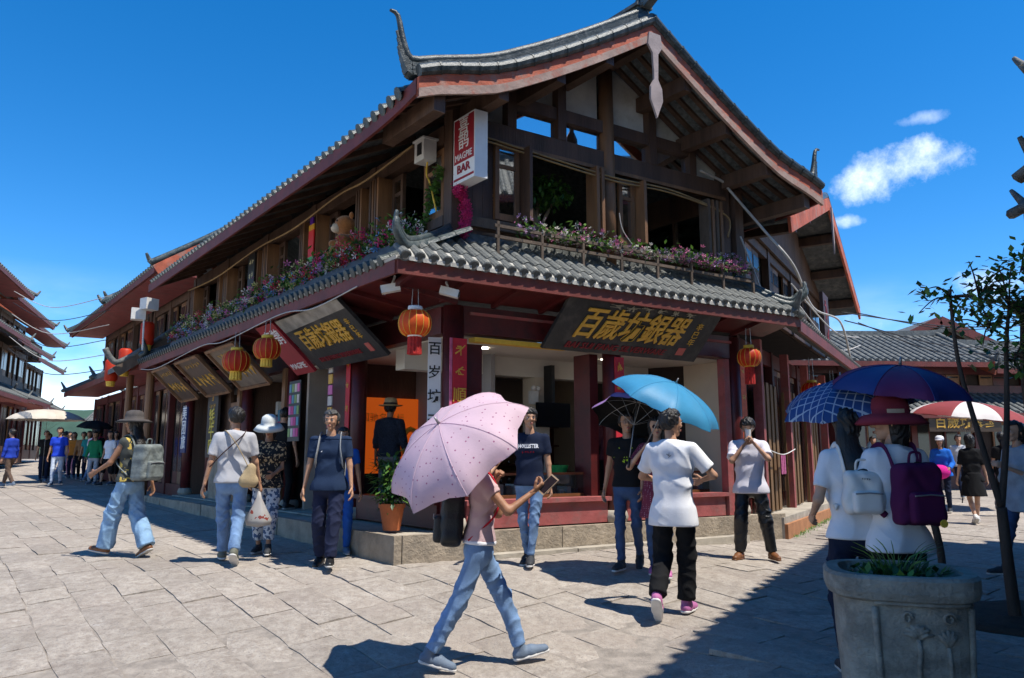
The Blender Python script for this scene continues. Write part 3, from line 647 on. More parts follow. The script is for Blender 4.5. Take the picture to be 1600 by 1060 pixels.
# big black board over the front opening
c4 = [P(1.30, -.615, 3.53), P(4.02, -.615, 3.55), P(3.93, -.14, 2.90), P(1.22, -.14, 2.90)]
o, x, y, n, c = board('shop_signboard', 'wide black signboard with gold characters leaning out over the silver shop front', c4, .05, sign_blk)
text('lettering', '百歲坊銀器', gold, o, c + y * .02 - x * .12 + n * .004, x, y, .50, .012, shear=.22, bold=.012, fit=1.85)
text('lettering', 'BAI SUI FANG SILVERWARE', dkred, o, c - y * .30 - x * .18 + n * .004, x, y, .13, .008, shear=.2, bold=.01, fit=1.75)
text('lettering', '辛\n巳\n年', gold, o, c + y * .02 + x * 1.07 + n * .004, x, y, .13, .006)
scrawl(6, M('grey_letter', (.30, .27, .2), .6, .1, 8, 0), o, c + y * .33 + x * .1 + n * .003, x, y, .10, 5, sx=2.6)
mb = MB(); q = c - y * .26 + x * .98; mb.box(q + n * .006, (.14, .12, .01), Matrix((x, y, n)).transposed()); mb.build('seal', M('seal_red', (.45, .10, .08), .6, .1, 20, 0), o)
# its twin on the street side, upper strip weathered
c4 = [P(-1.03, 3.12, 3.50), P(-1.03, 1.0, 3.50), P(-.30, 1.0, 2.82), P(-.30, 3.12, 2.82)]
o, x, y, n, c = board('shop_signboard', 'black signboard with gold characters and weathered grey top edge on the street side', c4, .05, sign_blk)
mb = MB(); mb.hexa([c - x * 1.05 + y * .26 + n * .002, c + x * 1.05 + y * .34 + n * .002, c + x * 1.05 + y * .49 + n * .002, c - x * 1.05 + y * .49 + n * .002] + [k + n * .004 for k in (c - x * 1.05 + y * .26, c + x * 1.05 + y * .34, c + x * 1.05 + y * .49, c - x * 1.05 + y * .49)]); mb.build('weathered_strip', M('weathered_grey', (.30, .27, .23), .9, .3, 5, .5, 14), o)
text('lettering', '百歲坊銀器', gold, o, c + y * .03 - x * .08 + n * .004, x, y, .40, .012, shear=.1, bold=.012, fit=1.45)
text('lettering', 'BAI SUI FANG SILVERWARE', dkred, o, c - y * .33 - x * .12 + n * .004, x, y, .11, .008, bold=.01, fit=1.3)
text('lettering', '辛\n巳\n年', gold, o, c + y * .02 + x * .83 + n * .004, x, y, .12, .006)
mb = MB(); q = c - y * .30 + x * .82; mb.box(q + n * .006, (.12, .14, .01), Matrix((x, y, n)).transposed()); mb.build('seal', MATS['seal_red'], o)
magred = M('bar_sign_red', (.30, .018, .028), .5, .1, 5, .05, 20)
c4 = [P(-1.03, 3.92, 3.50), P(-1.03, 3.22, 3.50), P(-.34, 3.22, 2.80), P(-.34, 3.92, 2.80)]
o, x, y, n, c = board('bar_signboard', 'red bar signboard with white emblem beside the black street-side board', c4, .05, magred)
text('lettering', '喜鹊', white, o, c + y * .22 + n * .004, x, y, .30, .004, bold=.005); text('lettering', 'MAGPIE', white, o, c - y * .33 + n * .004, x, y, .15, .004, fit=.52)
bron = M('bronze_letter', (.40, .23, .05), .5, .2, 8, 0)
brownb = M('brown_board', (.06, .035, .025), .5, .4, 4, .2, 20); greyb = M('grey_brown_board', (.16, .12, .09), .6, .3, 4, .2, 20)
for (s0, s1, mt, lab, tx) in ((5.0, 6.5, greyb, 'grey-brown framed shop board half hidden by a red lantern', ''), (7.1, 8.6, brownb, 'brown shop board with bronze script, the one before the end of the eave', ''), (9.2, 10.5, brownb, 'small brown shop board with bronze script at the far end of the eave', '')):
    c4 = [P(-1.0, s1, 3.42), P(-1.0, s0, 3.42), P(-.35, s0, 2.78), P(-.35, s1, 2.78)]
    o, x, y, n, c = board('shop_signboard', lab, c4, .05, mt); frame_of(o, c4, .05, .06, wood2, n)
    scrawl(5, gold, o, c - y * .10 + n * .003, x, y, .30, int(s0 * 10), .008, sx=(s1 - s0) * .55); scrawl(6, bron, o, c + y * .28 + n * .003, x, y, .13, int(s0 * 10) + 1, .005, sx=(s1 - s0) * .85)
# projecting light box of the bar
o = thing('bar_light_box', 'red and white projecting light box sign lettered MAGPIE BAR', 'sign')
FS = lambda a, b, z: P(.02 + b, -.10 - a, z)          # a out from the wall, b thickness
mb = MB(); pbox(mb, 0.0, .46, -.09, .09, 4.86, 5.72, F=FS); mb.build('box', white, o)
mb = MB(); pbox(mb, .02, .445, -.094, -.091, 5.12, 5.70, F=FS); mb.build('red_face', magred, o); mb = MB(); pbox(mb, .02, .445, -.094, -.091, 4.90, 4.93, F=FS); mb.build('red_line', magred, o)
f0 = FS(.23, -.097, 0)
xd = (FS(1, 0, 0) - FS(0, 0, 0)).normalized()
text('lettering', '喜\n鹊', white, o, f0 + UP * 5.48, xd, UP, .24, .003, fit=.22, line=.85); text('lettering', 'MAGPIE', white, o, f0 + UP * 5.19, xd, UP, .12, .003, fit=.36); text('lettering', 'BAR', magred, o, f0 + UP * 5.03, xd, UP, .15, .003, bold=.02, fit=.28)
mb = MB(); mb.bar(P(.0, -.08, 5.74), P(.0, -.4, 5.74), .03, .03); mb.build('bracket', metalg, o)
# electricity meter
o = thing('meter_box', 'small white electricity meter box under the upper eave', 'meter box'); mb = MB(); pbox(mb, -.30, -.12, .22, .45, 5.28, 5.56); mb.build('case', plasticw, o); mb = MB(); pbox(mb, -.305, -.301, .27, .38, 5.36, 5.52); mb.build('window', black, o); mb = MB(); pbox(mb, -.32, -.10, .20, .47, 5.561, 5.585); mb.build('lid', plasticw, o)
mb = MB(); mb.tube(spl([P(-.2, .3, 5.28), P(-.22, .28, 5.1), P(-.16, .3, 5.0), P(-.12, .2, 4.6)]), .012, 6); mb.build('wire', yellow_m, o)
# cctv cameras at the skirt corner
for (p_, d_, lab) in ((P(-.95, -.25, 3.42), DL * .5 - DR + UP * -.25, 'white bullet camera under the eave corner, pointing along the street'), (P(-.35, -.50, 3.40), DR * .9 - DL * .6 + UP * -.3, 'white bullet camera beside the corner column, pointing along the front')):
    o = thing('security_camera', lab, 'camera'); d_ = d_.normalized(); mb = MB(); mb.bar(p_ - d_ * .11, p_ + d_ * .11, .10, .09); mb.build('housing', plasticw, o); mb = MB(); mb.tube([p_ + d_ * .105, p_ + d_ * .122], .035, 10); mb.build('lens', black, o); mb = MB(); mb.tube([p_, p_ + UP * .14 - d_ * .05], .015, 6); mb.build('arm', plasticw, o)
# lanterns
def lantern(label, p, r_, top, tl=.22, orange=False):
    o = thing('red_lantern', label, 'lantern', 'red lanterns under the eaves', loc=p); prof = []
    n_ = 28; wob = lambda a: 1 + .025 * math.cos(a * 14)
    for i in range(11): a = -math.pi / 2 * .80 + math.pi * .80 * i / 10; prof.append((r_ * (.30 + .70 * math.cos(a) ** .8), r_ * .78 * math.sin(a) / math.sin(math.pi * .4)))
    mb = MB(); mb.lathe(prof, 56, wob=wob); mb.build('shade', lantern_o if orange else lantern_m, o, smooth=True)
    for k in range(14):
        a = 2 * math.pi * k / 14; mb = MB(); mb.tube([(math.cos(a) * q[0] * 1.03, math.sin(a) * q[0] * 1.03, q[1]) for q in prof], .0035, 4); mb.build('rib', yellow_m, o)
    for z_, nm in ((r_ * .80, 'top_ring'), (-r_ * .86, 'bottom_ring')): mb = MB(); mb.lathe([(r_ * .44, 0), (r_ * .46, .02), (r_ * .44, .05)], 20, (0, 0, z_)); mb.build(nm, white if orange else yellow_m, o, smooth=True)
    mb = MB(); mb.lathe([(r_ * .40, 0), (r_ * .43, -tl)], 24, (0, 0, -r_ * .86), wob=lambda a: 1 + .08 * math.cos(a * 12)); mb.build('tassel', tassel_m if orange or tl > .15 else yellow_m, o)
    if not orange and tl <= .15: pass
    for dx in (-.04, .04): mb = MB(); mb.tube([(dx, 0, r_ * .84), (dx * .8, 0, top - p[2])], .005, 5); mb.build('hanger', metalg, o)
    return o
lantern_o = thin(M('lantern_orange', (.80, .12, .015), .5, .12, 6, .05, 30), .4)
lantern('orange-red ribbed lantern with white rings at the corner column', P(-.70, -.36, 3.02), .185, 3.42, .20, True)
lantern('red lantern with gold flowers under the right end of the front eave', P(4.80, -.40, 3.0), .17, 3.45, .26)
lantern('red lantern with short gold tassel in front of the grey-brown board', P(-1.15, 4.35, 3.02), .21, 3.5, .12)
lantern('red lantern hanging across the red bar board', P(-1.15, 3.02, 3.07), .19, 3.5, .10)
# couplets: paper strips with characters pasted on the columns
def strip(label, base, xd, w, h, mat, chars, cm, name='couplet_strip', n=None, size=None):
    o = thing(name, label, 'banner'); xd = Vector(xd).normalized(); n = xd.cross(UP); b = Vector(base); mb = MB()
    mb.hexa([b - xd * w / 2 - n * .012, b + xd * w / 2 - n * .012, b + xd * w / 2, b - xd * w / 2, b - xd * w / 2 - n * .012 + UP * h, b + xd * w / 2 - n * .012 + UP * h, b + xd * w / 2 + UP * h, b - xd * w / 2 + UP * h]); mb.build('paper', mat, o)
    k = len(chars); sz = size or min(w * .85, h / k * .8)
    for i, ch in enumerate(chars):
        if ch == '#': scrawl(1, cm, o, b + n * .002 + UP * (h - (i + .5) * h / k), xd, UP, sz * .9, int(b.x * 100) + i, .003); continue
        text('lettering', ch, cm, o, b + n * .003 + UP * (h - (i + .5) * h / k), xd, UP, sz, .003, bold=.01)
    return o
facing = (DR * .85 - DL * .35).normalized()
strip('white name strip with black characters on the corner column', P(-.20, .05, 1.2), DR * .98 - DL * .2, .16, 1.75, white, '百岁坊天然玛', M('ink', (.02, .02, .02), .6, .1, 5, 0), size=.17)
pinkp = M('pink_paper', (.58, .12, .22), .6, .25, 9, .1, 20)
o = strip('red couplet with gold characters on the corner column', P(.02, -.15, 1.25), DR, .19, 1.68, redp, '##順水順#', gold, size=.19); mb = MB(); pbox(mb, -.115, -.085, -.152, -.14, 1.25, 2.93); mb.build('pink_border', pinkp, o)
strip('red couplet with gold characters on the middle column', P(2.50, -.15, 1.25), DR, .16, 1.62, redp, '######', gold, size=.15)
strip('orange-red couplet on the right end column', P(5.0, -.12, 1.1), DR * .8 + DL * .1, .13, 1.9, M('orange_paper', (.65, .10, .03), .6, .25, 9, .1, 20), '#####', gold, size=.12)
strip('narrow red paper couplet on the first street-side column', P(-.14, 2.52, 1.7), -DL, .13, 1.35, redp, '####', gold, size=.12)
# strings of small photo cards and a card board at the street-side shops
o = thing('photo_card_board', 'dark board of small colourful cards hanging under the bar board', 'display board'); mb = MB(); pbox(mb, -.42, -.40, 3.55, 4.0, 1.75, 2.7); mb.build('board', black, o)
cc = [M('card_%d' % i, col, .6, .1, 9, 0) for i, col in enumerate([(.5, .05, .2), (.55, .5, .45), (.1, .25, .35), (.6, .15, .35), (.2, .3, .1)])]
for i in range(5):
    for j in range(4): mb = MB(); pbox(mb, -.43, -.421, 3.58 + j * .105, 3.66 + j * .105, 1.82 + i * .175, 1.95 + i * .175); mb.build('card', cc[(i * 2 + j * 3) % 5], o)
o = thing('card_string', 'hanging string of square cards beside the dark red shop door', 'display string'); mb = MB(); pbox(mb, -.21, -.20, 2.92, 2.93, .9, 2.95); mb.build('string', black, o)
for i in range(12): mb = MB(); pbox(mb, -.225, -.211, 2.86, 3.0, .95 + i * .165, 1.09 + i * .165); mb.build('card', [cc[3], gold, cc[1]][i % 3], o)
# orange poster with lettering inside the corner opening
o = thing('orange_poster', 'glowing orange poster with small gold lettering inside the corner shop', 'poster'); orange_m = M('poster_orange', (.75, .16, .012), .5, .2, 2, 0); 
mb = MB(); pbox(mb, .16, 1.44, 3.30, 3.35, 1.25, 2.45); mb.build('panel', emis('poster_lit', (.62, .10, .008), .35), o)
text('lettering', '中国驰名商标', gold, o, P(.75, 3.295, 2.12), DR, UP, .15, .003)
mb = MB(); mb.tube([P(1.30 + .14 * math.cos(a / 12 * 6.283), 3.28, 1.72 + .24 * math.sin(a / 12 * 6.283)) for a in range(13)], .045, 6); mb.build('ring_emblem', yellow_m, o)
part('poster_base_wall', black, o, (.16, 1.44, 3.29, 3.36, PZ, 1.249))
# television and emergency light hanging in the shop
o = thing('television', 'black flat television hanging inside the silver shop', 'television'); mb = MB(); pbox(mb, 2.25, 2.85, 1.28, 1.33, 1.95, 2.32); mb.build('screen', M('screen_black', (.008, .008, .01), .15, .1, 5, 0), o); mb = MB(); pbox(mb, 2.52, 2.58, 1.30, 1.48, 2.05, 2.9); mb.build('mount', black, o)
o = thing('emergency_light', 'white twin-lamp emergency light beside the television', 'lamp'); mb = MB(); pbox(mb, 2.22, 2.36, 1.40, 1.46, 2.30, 2.50); mb.build('case', plasticw, o); 
for k in (2.25, 2.33): mb = MB(); c = P(k, 1.38, 2.54); mb.ball(c, .04, 8); mb.build('lamp_head', plasticw, o)
# display counters
gl_clear = glassy('case_glass', mixv=.12)
def counter(label, t0, t1, s0=.25, s1=.75):
    o = thing('display_counter', label, 'counter', 'glass topped counters in the silver shop'); mb = MB(); pbox(mb, t0, t1, s0, s1, PZ + .005, .98); mb.build('base', M('counter_wood', (.20, .075, .03), .4, .25, 4, .1, 30), o)
    for z0, z1 in ((.981, 1.02), (1.27, 1.30)): mb = MB(); pbox(mb, t0, t1, s0, s1 if z0 < 1.1 else s0 + .04, z0, z1); mb.build('rail', MATS['counter_wood'], o)
    mb = MB(); pbox(mb, t0, t1, s0 + .005, s0 + .012, 1.021, 1.269); mb.build('glass_front', gl_clear, o); mb = MB(); pbox(mb, t0, t1, s0 + .04, s1, 1.285, 1.293); mb.build('glass_top', gl_clear, o)
    r_ = random.Random(int(t0 * 10)); 
    for k in range(int((t1 - t0) / .12)): mb = MB(); a = t0 + .06 + k * .12; pbox(mb, a, a + .07, s0 + .1, s0 + .3, 1.021, 1.06 + r_.uniform(0, .1)); mb.build('jewellery_tray', [plasticw, metalg, white][k % 3], o)
counter('glass display counter between the corner and middle columns', .5, 2.25); counter('glass display counter beyond the middle column', 2.75, 4.6)
o = thing('plastic_basket', 'green plastic basket on the display counter', 'basket'); mb = MB(); mb.lathe([(.10, 0), (.13, .10), (.125, .10), (.095, .01)], 16, P(2.0, .5, 1.295)); mb.build('basket', M('green_plastic', (.03, .35, .08), .4, .1, 5, 0), o)
# ---------------- flowers
petals = {k: thin(M('petal_' + k, c, .6, .2, 30, 0), .3) for k, c in dict(pink=(.62, .16, .34), hot=(.62, .03, .16), white=(.70, .66, .60), lilac=(.46, .28, .52), blue=(.16, .34, .62), yellow=(.62, .55, .22), red=(.5, .03, .05)).items()}
def blossom(mb, p, r_, rg):
    ax = Vector((rg.uniform(-1, 1), rg.uniform(-1, 1), rg.uniform(-.2, 1))).normalized(); u = ax.orthogonal().normalized(); v = ax.cross(u); k = 5; p = Vector(p)
    vs_ = [p]; fs = []
    for i in range(k):
        a = 6.283 * i / k; b = a + .5; d = u * math.cos(a) + v * math.sin(a); e = u * math.cos(b) + v * math.sin(b); o_ = len(vs_)
        vs_ += [p + d * r_ + ax * r_ * .4, p + (d + e) * r_ * .62 + ax * r_ * .5, p + e * r_ + ax * r_ * .4]; fs.append((0, o_, o_ + 1, o_ + 2))
    mb.add(vs_, fs)
def leaf_quad(mb, p, d, ln, w, up=UP):
    d = Vector(d).normalized(); x = d.cross(up); x = x.normalized() if x.length > .01 else V(1, 0, 0); p = Vector(p); n_ = x.cross(d)
    mb.add([p, p + d * ln * .5 + x * w / 2 - n_ * ln * .06, p + d * ln - n_ * ln * .15, p + d * ln * .5 - x * w / 2 - n_ * ln * .06], [(0, 1, 2), (0, 2, 3)])
def flowers(label, path, wid, h, nf, nl, cols, seed, box=True, name='flower_planter', tilt=None, fr=.034):
    rg = random.Random(seed); o = thing(name, label, 'flowers', 'artificial flowers along the upper windows'); k = len(path) - 1
    if box:
        for i in range(k): mb = MB(); mb.bar(Vector(path[i]) + UP * .06, Vector(path[i + 1]) + UP * .06, wid * .8, .14); mb.build('trough', M('planter_blue', (.04, .06, .085), .6, .3, 6, .2, 30), o)
    mbs = {c: MB() for c in set(cols)}; lf = [MB(), MB()]
    def pt():
        u_ = rg.random() * k; i = min(int(u_), k - 1); q = Vector(path[i]).lerp(Vector(path[i + 1]), u_ - i); return q + V(rg.uniform(-.5, .5) * wid, rg.uniform(-.5, .5) * wid, .12 + abs(rg.gauss(0, .45)) * h), u_ / k
    zone = [rg.choice(cols) for _ in range(40)]
    for _ in range(nf):
        q, u_ = pt(); c_ = zone[int(u_ * 39.9)] if rg.random() < .6 else rg.choice(cols); blossom(mbs[c_], q, fr * rg.uniform(.7, 1.25), rg)
    for _ in range(nl):
        q, u_ = pt(); leaf_quad(lf[rg.random() < .4], q, (rg.uniform(-1, 1), rg.uniform(-1, 1), rg.uniform(-.5, 1)), rg.uniform(.06, .12), .045)
    for c_, mb in mbs.items():
        if mb.v: tag(mb.build('blossoms', petals[c_], o, fixn=False), kind='stuff')
    for mb, m in zip(lf, (leaf1, leaf2)):
        if mb.v: tag(mb.build('foliage', m, o, fixn=False), kind='stuff')
    return o
flowers('dense multicoloured flower trough along the street-side windows', [P(-.62, s_, 3.93) for s_ in (-.1, 2, 4, 6, 8, 10.2)], .34, .34, 2800, 8500, ['pink', 'hot', 'white', 'lilac', 'blue', 'yellow', 'yellow', 'red', 'white'], 1, fr=.046)
flowers('sparse lilac and white flowers along the front window rail', [P(.75, -.30, 4.20), P(2.4, -.30, 4.20), P(4.9, -.30, 4.20)], .16, .22, 520, 700, ['lilac', 'white', 'white', 'pink'], 2, box=False, fr=.03)
flowers('pink flower clusters at the right end of the front window rail', [P(3.4, -.36, 4.22), P(5.0, -.36, 4.20)], .14, .2, 220, 260, ['pink', 'pink', 'lilac'], 3, box=False)
o = thing('flower_rail', 'weathered wooden rail holding flowers below the front windows', 'rail')
for z_ in (4.22, 4.36): mb = MB(); mb.bar(P(.35, -.36, z_), P(5.05, -.36, z_ - .01), .035, .04); mb.build('rail_bar', oldwood, o)
for i in range(8): t_ = .4 + i * .66; mb = MB(); mb.bar(P(t_, -.36, 4.0), P(t_, -.36, 4.42), .035, .035, up=DR); mb.build('rail_post', oldwood, o); mb = MB(); mb.bar(P(t_, -.36, 4.24), P(t_, -.02, 4.34), .03, .03); mb.build('rail_arm', oldwood, o)
def garland(label, pts, col, seed, lf=False):
    rg = random.Random(seed); o = thing('flower_garland', label, 'garland'); pp = spl(pts, 12); mb = MB(); mb.tube(pp, .008, 5); mb.build('cord', leaf2, o); mb = MB(); m2 = MB()
    for q in pp:
        for _ in range(9):
            e = V(rg.gauss(0, .035), rg.gauss(0, .035), rg.gauss(0, .025))
            if lf: leaf_quad(mb, q + e, (rg.uniform(-1, 1), rg.uniform(-1, 1), rg.uniform(-1, .4)), .07, .05)
            else: blossom(mb, q + e, .034, rg)
    tag(mb.build('leaves' if lf else 'blossoms', leaf1 if lf else petals[col], o, fixn=False), kind='stuff')
garland('bright pink blossom garland hanging on the corner post below the light box', [P(.05, -.12, 5.0), P(-.02, -.16, 4.8), P(.05, -.13, 4.74), P(.10, -.14, 4.5), P(.06, -.14, 4.25)], 'hot', 5)
garland('yellow-green leaf garland slanting across the corner window pane', [P(-.12, .12, 5.15), P(-.12, .3, 4.9), P(-.12, .48, 4.55), P(-.14, .6, 4.3)], None, 6, True)
# ---------------- things in the upper windows
def soft(name, mb, mat, parent): return mb.build(name, mat, parent, smooth=True)
fur = M('teddy_fur', (.34, .13, .035), .95, .25, 30, .6, 90, sheen=.4)
bp_ = P(-.10, 2.75, 4.55); o = thing('teddy_bear', 'large brown teddy bear with cream muzzle sitting in a street-side window', 'teddy bear', loc=bp_, rz=math.atan2(-DR.y, -DR.x))
for nm, c, r_, s3, mt in (('body', (0, 0, .17), .20, (1, 1.05, 1.0), fur), ('head', (.06, .02, .47), .175, (1, 1.08, .95), fur), ('muzzle', (.20, .02, .42), .09, (1, 1, .85), M('cream_fur', (.6, .5, .38), .95, .1, 30, .4, 90)), ('nose', (.285, .02, .44), .025, (1, 1.3, .8), black), ('ear', (.02, .16, .61), .06, (.6, 1, 1), fur), ('ear', (.02, -.12, .61), .06, (.6, 1, 1), fur), ('arm', (.14, .17, .22), .08, (1.5, .9, .9), fur), ('arm', (.14, -.17, .22), .08, (1.5, .9, .9), fur), ('leg', (.2, .12, .04), .085, (1.6, .9, .9), fur), ('leg', (.2, -.12, .04), .085, (1.6, .9, .9), fur), ('eye', (.215, .08, .52), .018, (1, 1, 1), black), ('eye', (.215, -.04, .52), .018, (1, 1, 1), black)):
    mb = MB(); mb.ball(c, r_, 12, s3); soft(nm, mb, mt, o)
o = thing('wind_kite', 'purple, red and green striped hanging decoration on a street-side window post', 'decoration')
for z0, z1, col in ((5.3, 5.42, (.12, .02, .35)), (5.2, 5.3, (.6, .3, .02)), (4.75, 5.2, (.6, .02, .02)), (4.62, 4.75, (.05, .35, .08)), (4.45, 4.62, (.1, .04, .4))):
    w_ = .10 if z0 not in (5.3, 4.45) else .06; mb = MB(); pbox(mb, -.26, -.24, 3.80 - w_, 3.80 + w_, z0, z1); mb.build('band', M('kite_%d' % int(z0 * 100), col, .5, .05, 5, 0), o)
o = thing('window_menu_board', 'black vertical board with yellow characters at a far street-side window', 'sign'); mb = MB(); pbox(mb, -.24, -.21, 6.5, 6.85, 4.5, 5.42); mb.build('panel', black, o)
for i in range(3): scrawl(2, M('menu_letter', (.55, .5, .3), .6, .1, 5, 0), o, P(-.242, 6.67, 5.26 - i * .27), -DL, UP, .13, 60 + i, .003)
o = thing('indoor_tree', 'small green tree with pale branching trunk inside the front upper window', 'tree'); rg = random.Random(4); tb = P(1.62, .45, 3.95); bark = M('pale_bark', (.30, .20, .12), .9, .3, 8, .5, 40, stretch=(1, 1, .3))
mb = MB(); mb.tube(spl([tb, tb + V(.02, 0, .5), tb + V(-.03, .02, .9), tb + V(-.13, .0, 1.2)]), [.07 - .0022 * i for i in range(19)], 8); mb.tube(spl([tb + V(-.01, 0, .85), tb + V(.0, .02, 1.05), tb + V(.02, .05, 1.3)]), .03, 7); mb.tube(spl([tb + V(.0, 0, .7), tb + V(.14, .02, 1.0), tb + V(.25, .05, 1.25)]), .025, 7); mb.build('trunk', bark, o, smooth=True)
mb = MB(); m2 = MB()
for i in range(900):
    d = V(rg.gauss(0, 1), rg.gauss(0, 1), rg.gauss(0, 1)).normalized() * rg.random() ** .4; q = tb + V(.02 + d.x * .5, d.y * .3, 1.30 + d.z * .27); leaf_quad(mb if rg.random() < .6 else m2, q, (rg.uniform(-1, 1), rg.uniform(-1, 1), rg.uniform(-1, .3)), .11, .05)
cr = tag(mb.build('crown', leaf1, o, fixn=False), kind='stuff'); tag(m2.build('dark_leaves', leaf2, cr, fixn=False), kind='stuff')  # second mesh: darker green leaves mixed through the crown at random
o = thing('chandelier', 'small brass chandelier hanging inside the front upper window', 'chandelier', loc=P(1.12, .7, 5.2)); brass = M('brass', (.45, .28, .08), .3, .2, 8, 0, metal=.8)
mb = MB(); mb.lathe([(.015, .5), (.02, .2), (.05, .12), (.02, .05), (.06, 0), (.01, -.06)], 12); mb.build('stem', brass, o, smooth=True)
for k in range(6): a = k * 1.047; mb = MB(); mb.tube(spl([(0, 0, .02), (.1 * math.cos(a), .1 * math.sin(a), -.05), (.18 * math.cos(a), .18 * math.sin(a), .02), (.18 * math.cos(a), .18 * math.sin(a), .09)]), .008, 5); mb.build('arm', brass, o, smooth=True)
# ---------------- cables
def cable(label, pts, r_, mat, n_=8): mb = MB(); mb.tube(spl(pts, n_), r_, 5); return tag(mb.build('cable', mat, None, smooth=True), label, 'cable', 'cables strung along the facades')
cable('tan cable bundle sagging across the front below the tie beam', [P(.12, -.13, 5.62), P(1.2, -.13, 5.55), P(2.46, -.17, 5.46), P(3.6, -.13, 5.50), P(4.7, -.13, 5.36)], .016, cable_y); cable('second tan cable below the tie beam of the front', [P(.12, -.14, 5.57), P(1.3, -.14, 5.49), P(2.46, -.17, 5.41), P(3.6, -.14, 5.45), P(4.75, -.14, 5.30), P(4.80, -.12, 4.95)], .014, cable_y)
cable('cable bundle sagging under the street-side upper eave', [P(-.3, .5, 5.55), P(-.4, 1.6, 5.38), P(-.35, 2.6, 5.45), P(-.4, 4.2, 5.30), P(-.3, 6.2, 5.42), P(-.35, 8.5, 5.28), P(-.3, 10.8, 5.4)], .018, cable_y)
cable('pale thick cable falling from the right end post to the alley', [P(4.25, -.12, 5.95), P(4.75, -.12, 5.86), P(4.80, -.2, 5.7), P(5.2, -.5, 5.0), P(5.65, -.62, 4.5), Q(2.5, .8, 4.2), Q(5.2, .9, 4.35), Q(6.5, .9, 3.75)], .022, cable_m)
cable('thin white wire hanging down the round post of the front', [P(2.55, -.16, 4.95), P(2.6, -.17, 4.7), P(2.8, -.2, 4.45)], .008, cable_m)
cable('thin white wire looped under the street-side skirt eave', [P(-1.14, .2, 3.5), P(-1.16, 1.4, 3.42), P(-1.14, 2.6, 3.52), P(-1.16, 5.0, 3.42), P(-1.14, 6.4, 3.5), P(-1.16, 9.4, 3.38), P(-1.14, 11, 3.5)], .009, cable_m)
# potted plant on the plinth
pp = P(-.55, .35, PZ); o = thing('potted_plant', 'leafy green plant in an orange terracotta pot on the plinth by the corner column', 'plant', loc=pp); terra = M('terracotta', (.48, .14, .05), .8, .15, 6, .2, 30)
mb = MB(); mb.lathe([(.10, 0), (.145, .26), (.16, .26), (.16, .31), (.14, .31), (.13, .27)], 20); mb.build('pot', terra, o, smooth=False); mb = MB(); m2 = MB(); rg = random.Random(9)
for i in range(420):
    d = V(rg.gauss(0, 1), rg.gauss(0, 1), rg.gauss(0, 1)).normalized() * rg.random() ** .4; leaf_quad(mb if rg.random() < .55 else m2, V(d.x * .26, d.y * .26, .58 + d.z * .34), (d.x, d.y, rg.uniform(-.7, .5)), .13, .05)
tag(mb.build('foliage', leaf1, o, fixn=False), kind='stuff'); tag(m2.build('foliage', leaf2, o, fixn=False), kind='stuff')
for k in range(7): a = k * .9; mb = MB(); mb.tube(spl([(0, 0, .28), (.06 * math.cos(a), .06 * math.sin(a), .5), (.16 * math.cos(a), .16 * math.sin(a), .8)]), .008, 5); mb.build('stem', leaf2, o)
# shutters, posts and goods at the street-side shops
for s_ in (4.95, 7.25): part('shop_post', wood2, B, (-.16, -.04, s_ - .07, s_ + .07, PZ, 3.02))
part('dark_red_door', redwood, B, (-.02, .03, 2.75, 3.5, PZ, 2.95)); part('door_rail', redwood, B, (-.035, -.021, 2.8, 3.45, 1.5, 1.58))
part('shop_door', wood2, B, (-.03, .03, 7.4, 8.1, PZ, 2.6)); part('shop_wall_board', wood, B, (-.02, .04, 8.15, 9.2, PZ, 3.0)); part('shop_wall_stone', stone, B, (-.06, -.021, 8.2, 9.2, PZ, 1.5)); part('white_curtain', white, B, (.05, .08, 7.55, 7.8, 1.1, 2.5))
o = thing('vertical_shop_sign', 'tall dark wooden sign with yellow vertical characters on the last street-side shop', 'sign'); mb = MB(); pbox(mb, -.20, -.15, 8.35, 9.05, 1.5, 2.85); mb.build('panel', M('sign_brown', (.035, .022, .016), .5, .3, 4, .2, 20), o)
for i, ch in enumerate('牦牛肉'): text('lettering', ch, M('yellow_letter', (.62, .48, .06), .5, .1, 5, 0), o, P(-.204, 8.7, 2.32 - i * .3), -DL, UP, .36, .006, bold=.012)
scrawl(4, gold, o, P(-.203, 8.7, 2.57), -DL, UP, .10, 71); scrawl(1, gold, o, P(-.203, 8.7, 2.72), -DL, UP, .16, 72)
o = thing('blue_letter_sign', 'white sign with blue vertical characters at the last street-side post', 'sign'); mb = MB(); pbox(mb, -.42, -.39, 9.75, 10.1, 1.6, 2.6); mb.build('panel', M('sign_navy', (.02, .03, .12), .5, .1, 5, 0), o)
for i, ch in enumerate('美团旅'): text('lettering', ch, white, o, P(-.424, 9.92, 2.45 - i * .32), -DL, UP, .33, .005, bold=.01)
rg = random.Random(21)
gnames = ['pink', 'cream', 'teal', 'rose', 'green', 'white', 'gold', 'ivory', 'brown']; gm_ = cc + [white, gold, plasticw, wood2]
for k in range(26):
    gi = k % 9; s_ = rg.uniform(5.1, 7.1); z_ = rg.uniform(1.0, 2.5); o = thing('hanging_goods', 'small %s item hanging in the souvenir shop doorway' % gnames[gi], 'goods', 'goods hanging in the souvenir shop'); mb = MB(); w_ = rg.uniform(.05, .12); pbox(mb, .3 + .3 * rg.random(), .36 + .3 * rg.random() + .3, s_, s_ + w_, z_, z_ + rg.uniform(.12, .3)); mb.build('item', gm_[gi], o)
o = thing('yellow_shop_panel', 'yellow panel inside the souvenir shop', 'sign'); part('panel', yellow_m, o, (.5, .55, 5.6, 6.6, 2.2, 2.5))
